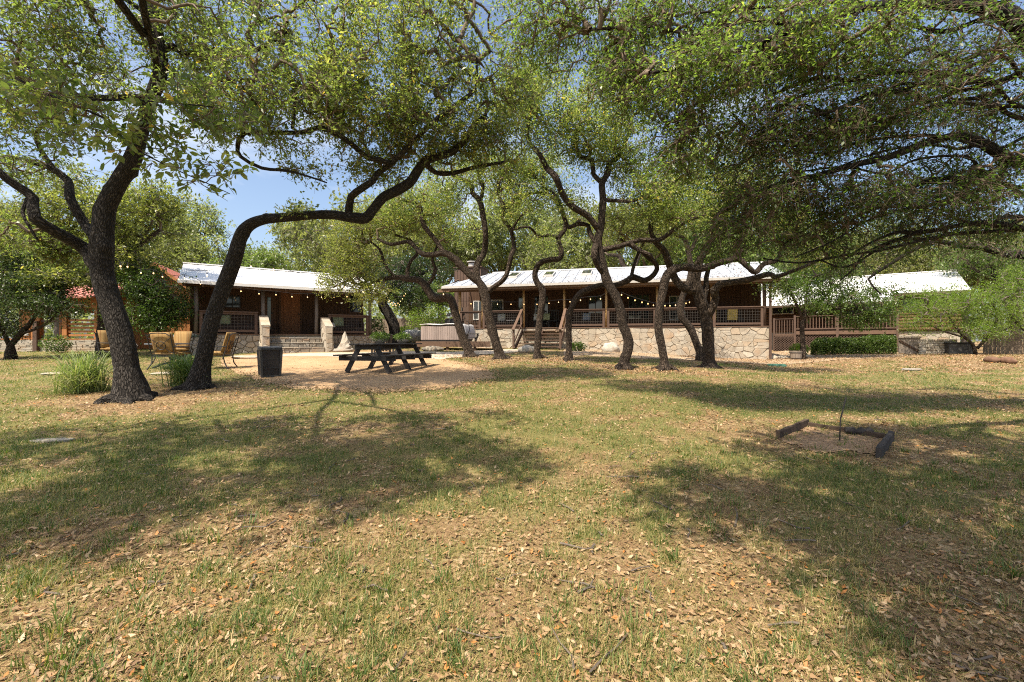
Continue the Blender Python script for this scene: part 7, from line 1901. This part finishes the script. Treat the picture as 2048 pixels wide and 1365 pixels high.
sofa(CF, s_of(CF, 690, .9), .95, ZC, 1.7, 'dark sofa on the cabin porch right of the steps'); pillow(CF, s_of(CF, 677, 1.2), 1.2, ZC + .42, 'pillow_green', 'green pillow on the right cabin sofa', .5)
c = CF(s_of(CF, 664, .6), .6, ZC); lm = empty('table_lamp', c, 'white shaded lamp on the right side of the cabin porch', 'lamp')
MB().disc(c, .12, c[2], c[2] + .04, 12).disc(c, .03, c[2] + .04, c[2] + .36, 8).build('lamp_base', M['black'], lm); MB().disc(c, .17, c[2] + .36, c[2] + .58, 16, .09).build('lamp_shade', M['lampshade'], lm)
sofa(LF, s_of(LF, 1000, 1.2), 1.3, ZD, 1.5, 'dark sofa on the lodge porch left of the stairs'); pillow(LF, s_of(LF, 1003, 1.6), 1.55, ZD + .42, 'pillow_pale', 'pale pillow on the sofa left of the stairs', .45)
c = LF(s_of(LF, 1022, 1.0), .9, ZD); sd_ = empty('side_table', c, 'small side table with white top left of the stairs', 'table'); XF = Frame(c[:2], LF.u)
MB().box(XF, -.2, .2, -.2, .2, ZD + .42, ZD + .46).build('top', M['white'], sd_)
for sx in (-1, 1):
    for sy in (-1, 1): MB().box(XF, sx * .17 - .02, sx * .17 + .02, sy * .17 - .02, sy * .17 + .02, ZD, ZD + .42).build('leg', M['black'], sd_)
def porch_chair(fr, s, d, z, label, face=1, pil=None):
    o = empty('porch_chair', fr(s, d, z), label, 'chair')
    MB().box(fr, s - .27, s + .27, d - .25, d + .27, z + .38, z + .44, .01).build('seat', M['black'], o)
    for k in range(6): x = s - .25 + k * .1; MB().box(fr, x - .02, x + .02, d + face * .26 - .02, d + face * .26 + .02, z + .44, z + 1.0).build('back_slat', M['black'], o)
    MB().box(fr, s - .28, s + .28, d + face * .26 - .025, d + face * .26 + .025, z + 1.0, z + 1.07).build('top_bar', M['black'], o)
    for sx in (-1, 1):
        for sy in (-1, 1): MB().box(fr, s + sx * .24 - .02, s + sx * .24 + .02, d + sy * .22 - .02, d + sy * .22 + .02, z, z + .38).build('leg', M['black'], o)
sA, sB = s_of(LF, 1078, 1.5), s_of(LF, 1106, 1.5)
porch_chair(LF, sA, 1.6, ZD, 'black porch chair seen behind the S shaped oak'); porch_chair(LF, sB, 1.6, ZD, 'black porch chair at the head of the wooden stairs')
pillow(LF, s_of(LF, 1073, 1.4), 1.55, ZD + .46, 'pillow_pale', 'pale pillow on the porch chair left of the S shaped oak', .4); pillow(LF, s_of(LF, 1092, 1.4), 1.55, ZD + .46, 'pillow_green', 'green pillow on the porch chair right of the S shaped oak', .4)
M['pillow_blue'] = simple('blue_white_pillow', (.30, .36, .44), .9, .6, 9)
sofa(LF, s_of(LF, 1172, 1.2), 1.3, ZD, 1.6, 'dark sofa on the lodge porch right of the stairs'); pillow(LF, s_of(LF, 1173, 1.5), 1.5, ZD + .42, 'pillow_blue', 'blue and white pillow on the sofa right of the stairs', .42)
porch_chair(LF, s_of(LF, 1455, 1.2), 1.2, ZD, 'black porch chair left of the yellow towel'); porch_chair(LF, s_of(LF, 1475, 1.2), 1.35, ZD, 'black porch chair right of the yellow towel')
for px, lab, w_ in ((1465, 'large yellow towel draped over the chairs at the lodge right end', .46), (1429, 'narrow yellow towel partly hidden by the stout oak', .16)):
    s = s_of(LF, px, .8)
    mb = MB(); P = []
    for j in range(9):
        for i in range(7): P.append(LF(s - w_ / 2 + w_ * i / 6, .75 + .02 * math.sin(i * 2.1) + .01 * j, ZD + .93 - .075 * j))
    N = len(P); P += [q + np.append(LF.b * .02, 0) for q in P]; f = [(j * 7 + i, (j + 1) * 7 + i, (j + 1) * 7 + i + 1, j * 7 + i + 1) for j in range(8) for i in range(6)]
    f += [tuple(N + x for x in q[::-1]) for q in f]; f += [(i, i + 1, N + i + 1, N + i) for i in range(6)]
    tag(mb.poly(P, f).build('towel', M['towel'], smooth=True), lab, 'towel')
    rk = empty('towel_rack', LF(s, .9, ZD), 'slim rack holding the ' + ('large' if w_ > .3 else 'narrow') + ' yellow towel on the lodge porch', 'rack'); 
    MB().box(LF, s - w_ / 2 - .05, s + w_ / 2 + .05, .775, .80, ZD + .93, ZD + .955).build('bar', M['black'], rk)
    for sg in (-1, 1): MB().box(LF, s + sg * (w_ / 2 + .06) - .012, s + sg * (w_ / 2 + .06) + .012, .775, .80, ZD, ZD + .955).build('leg', M['black'], rk)
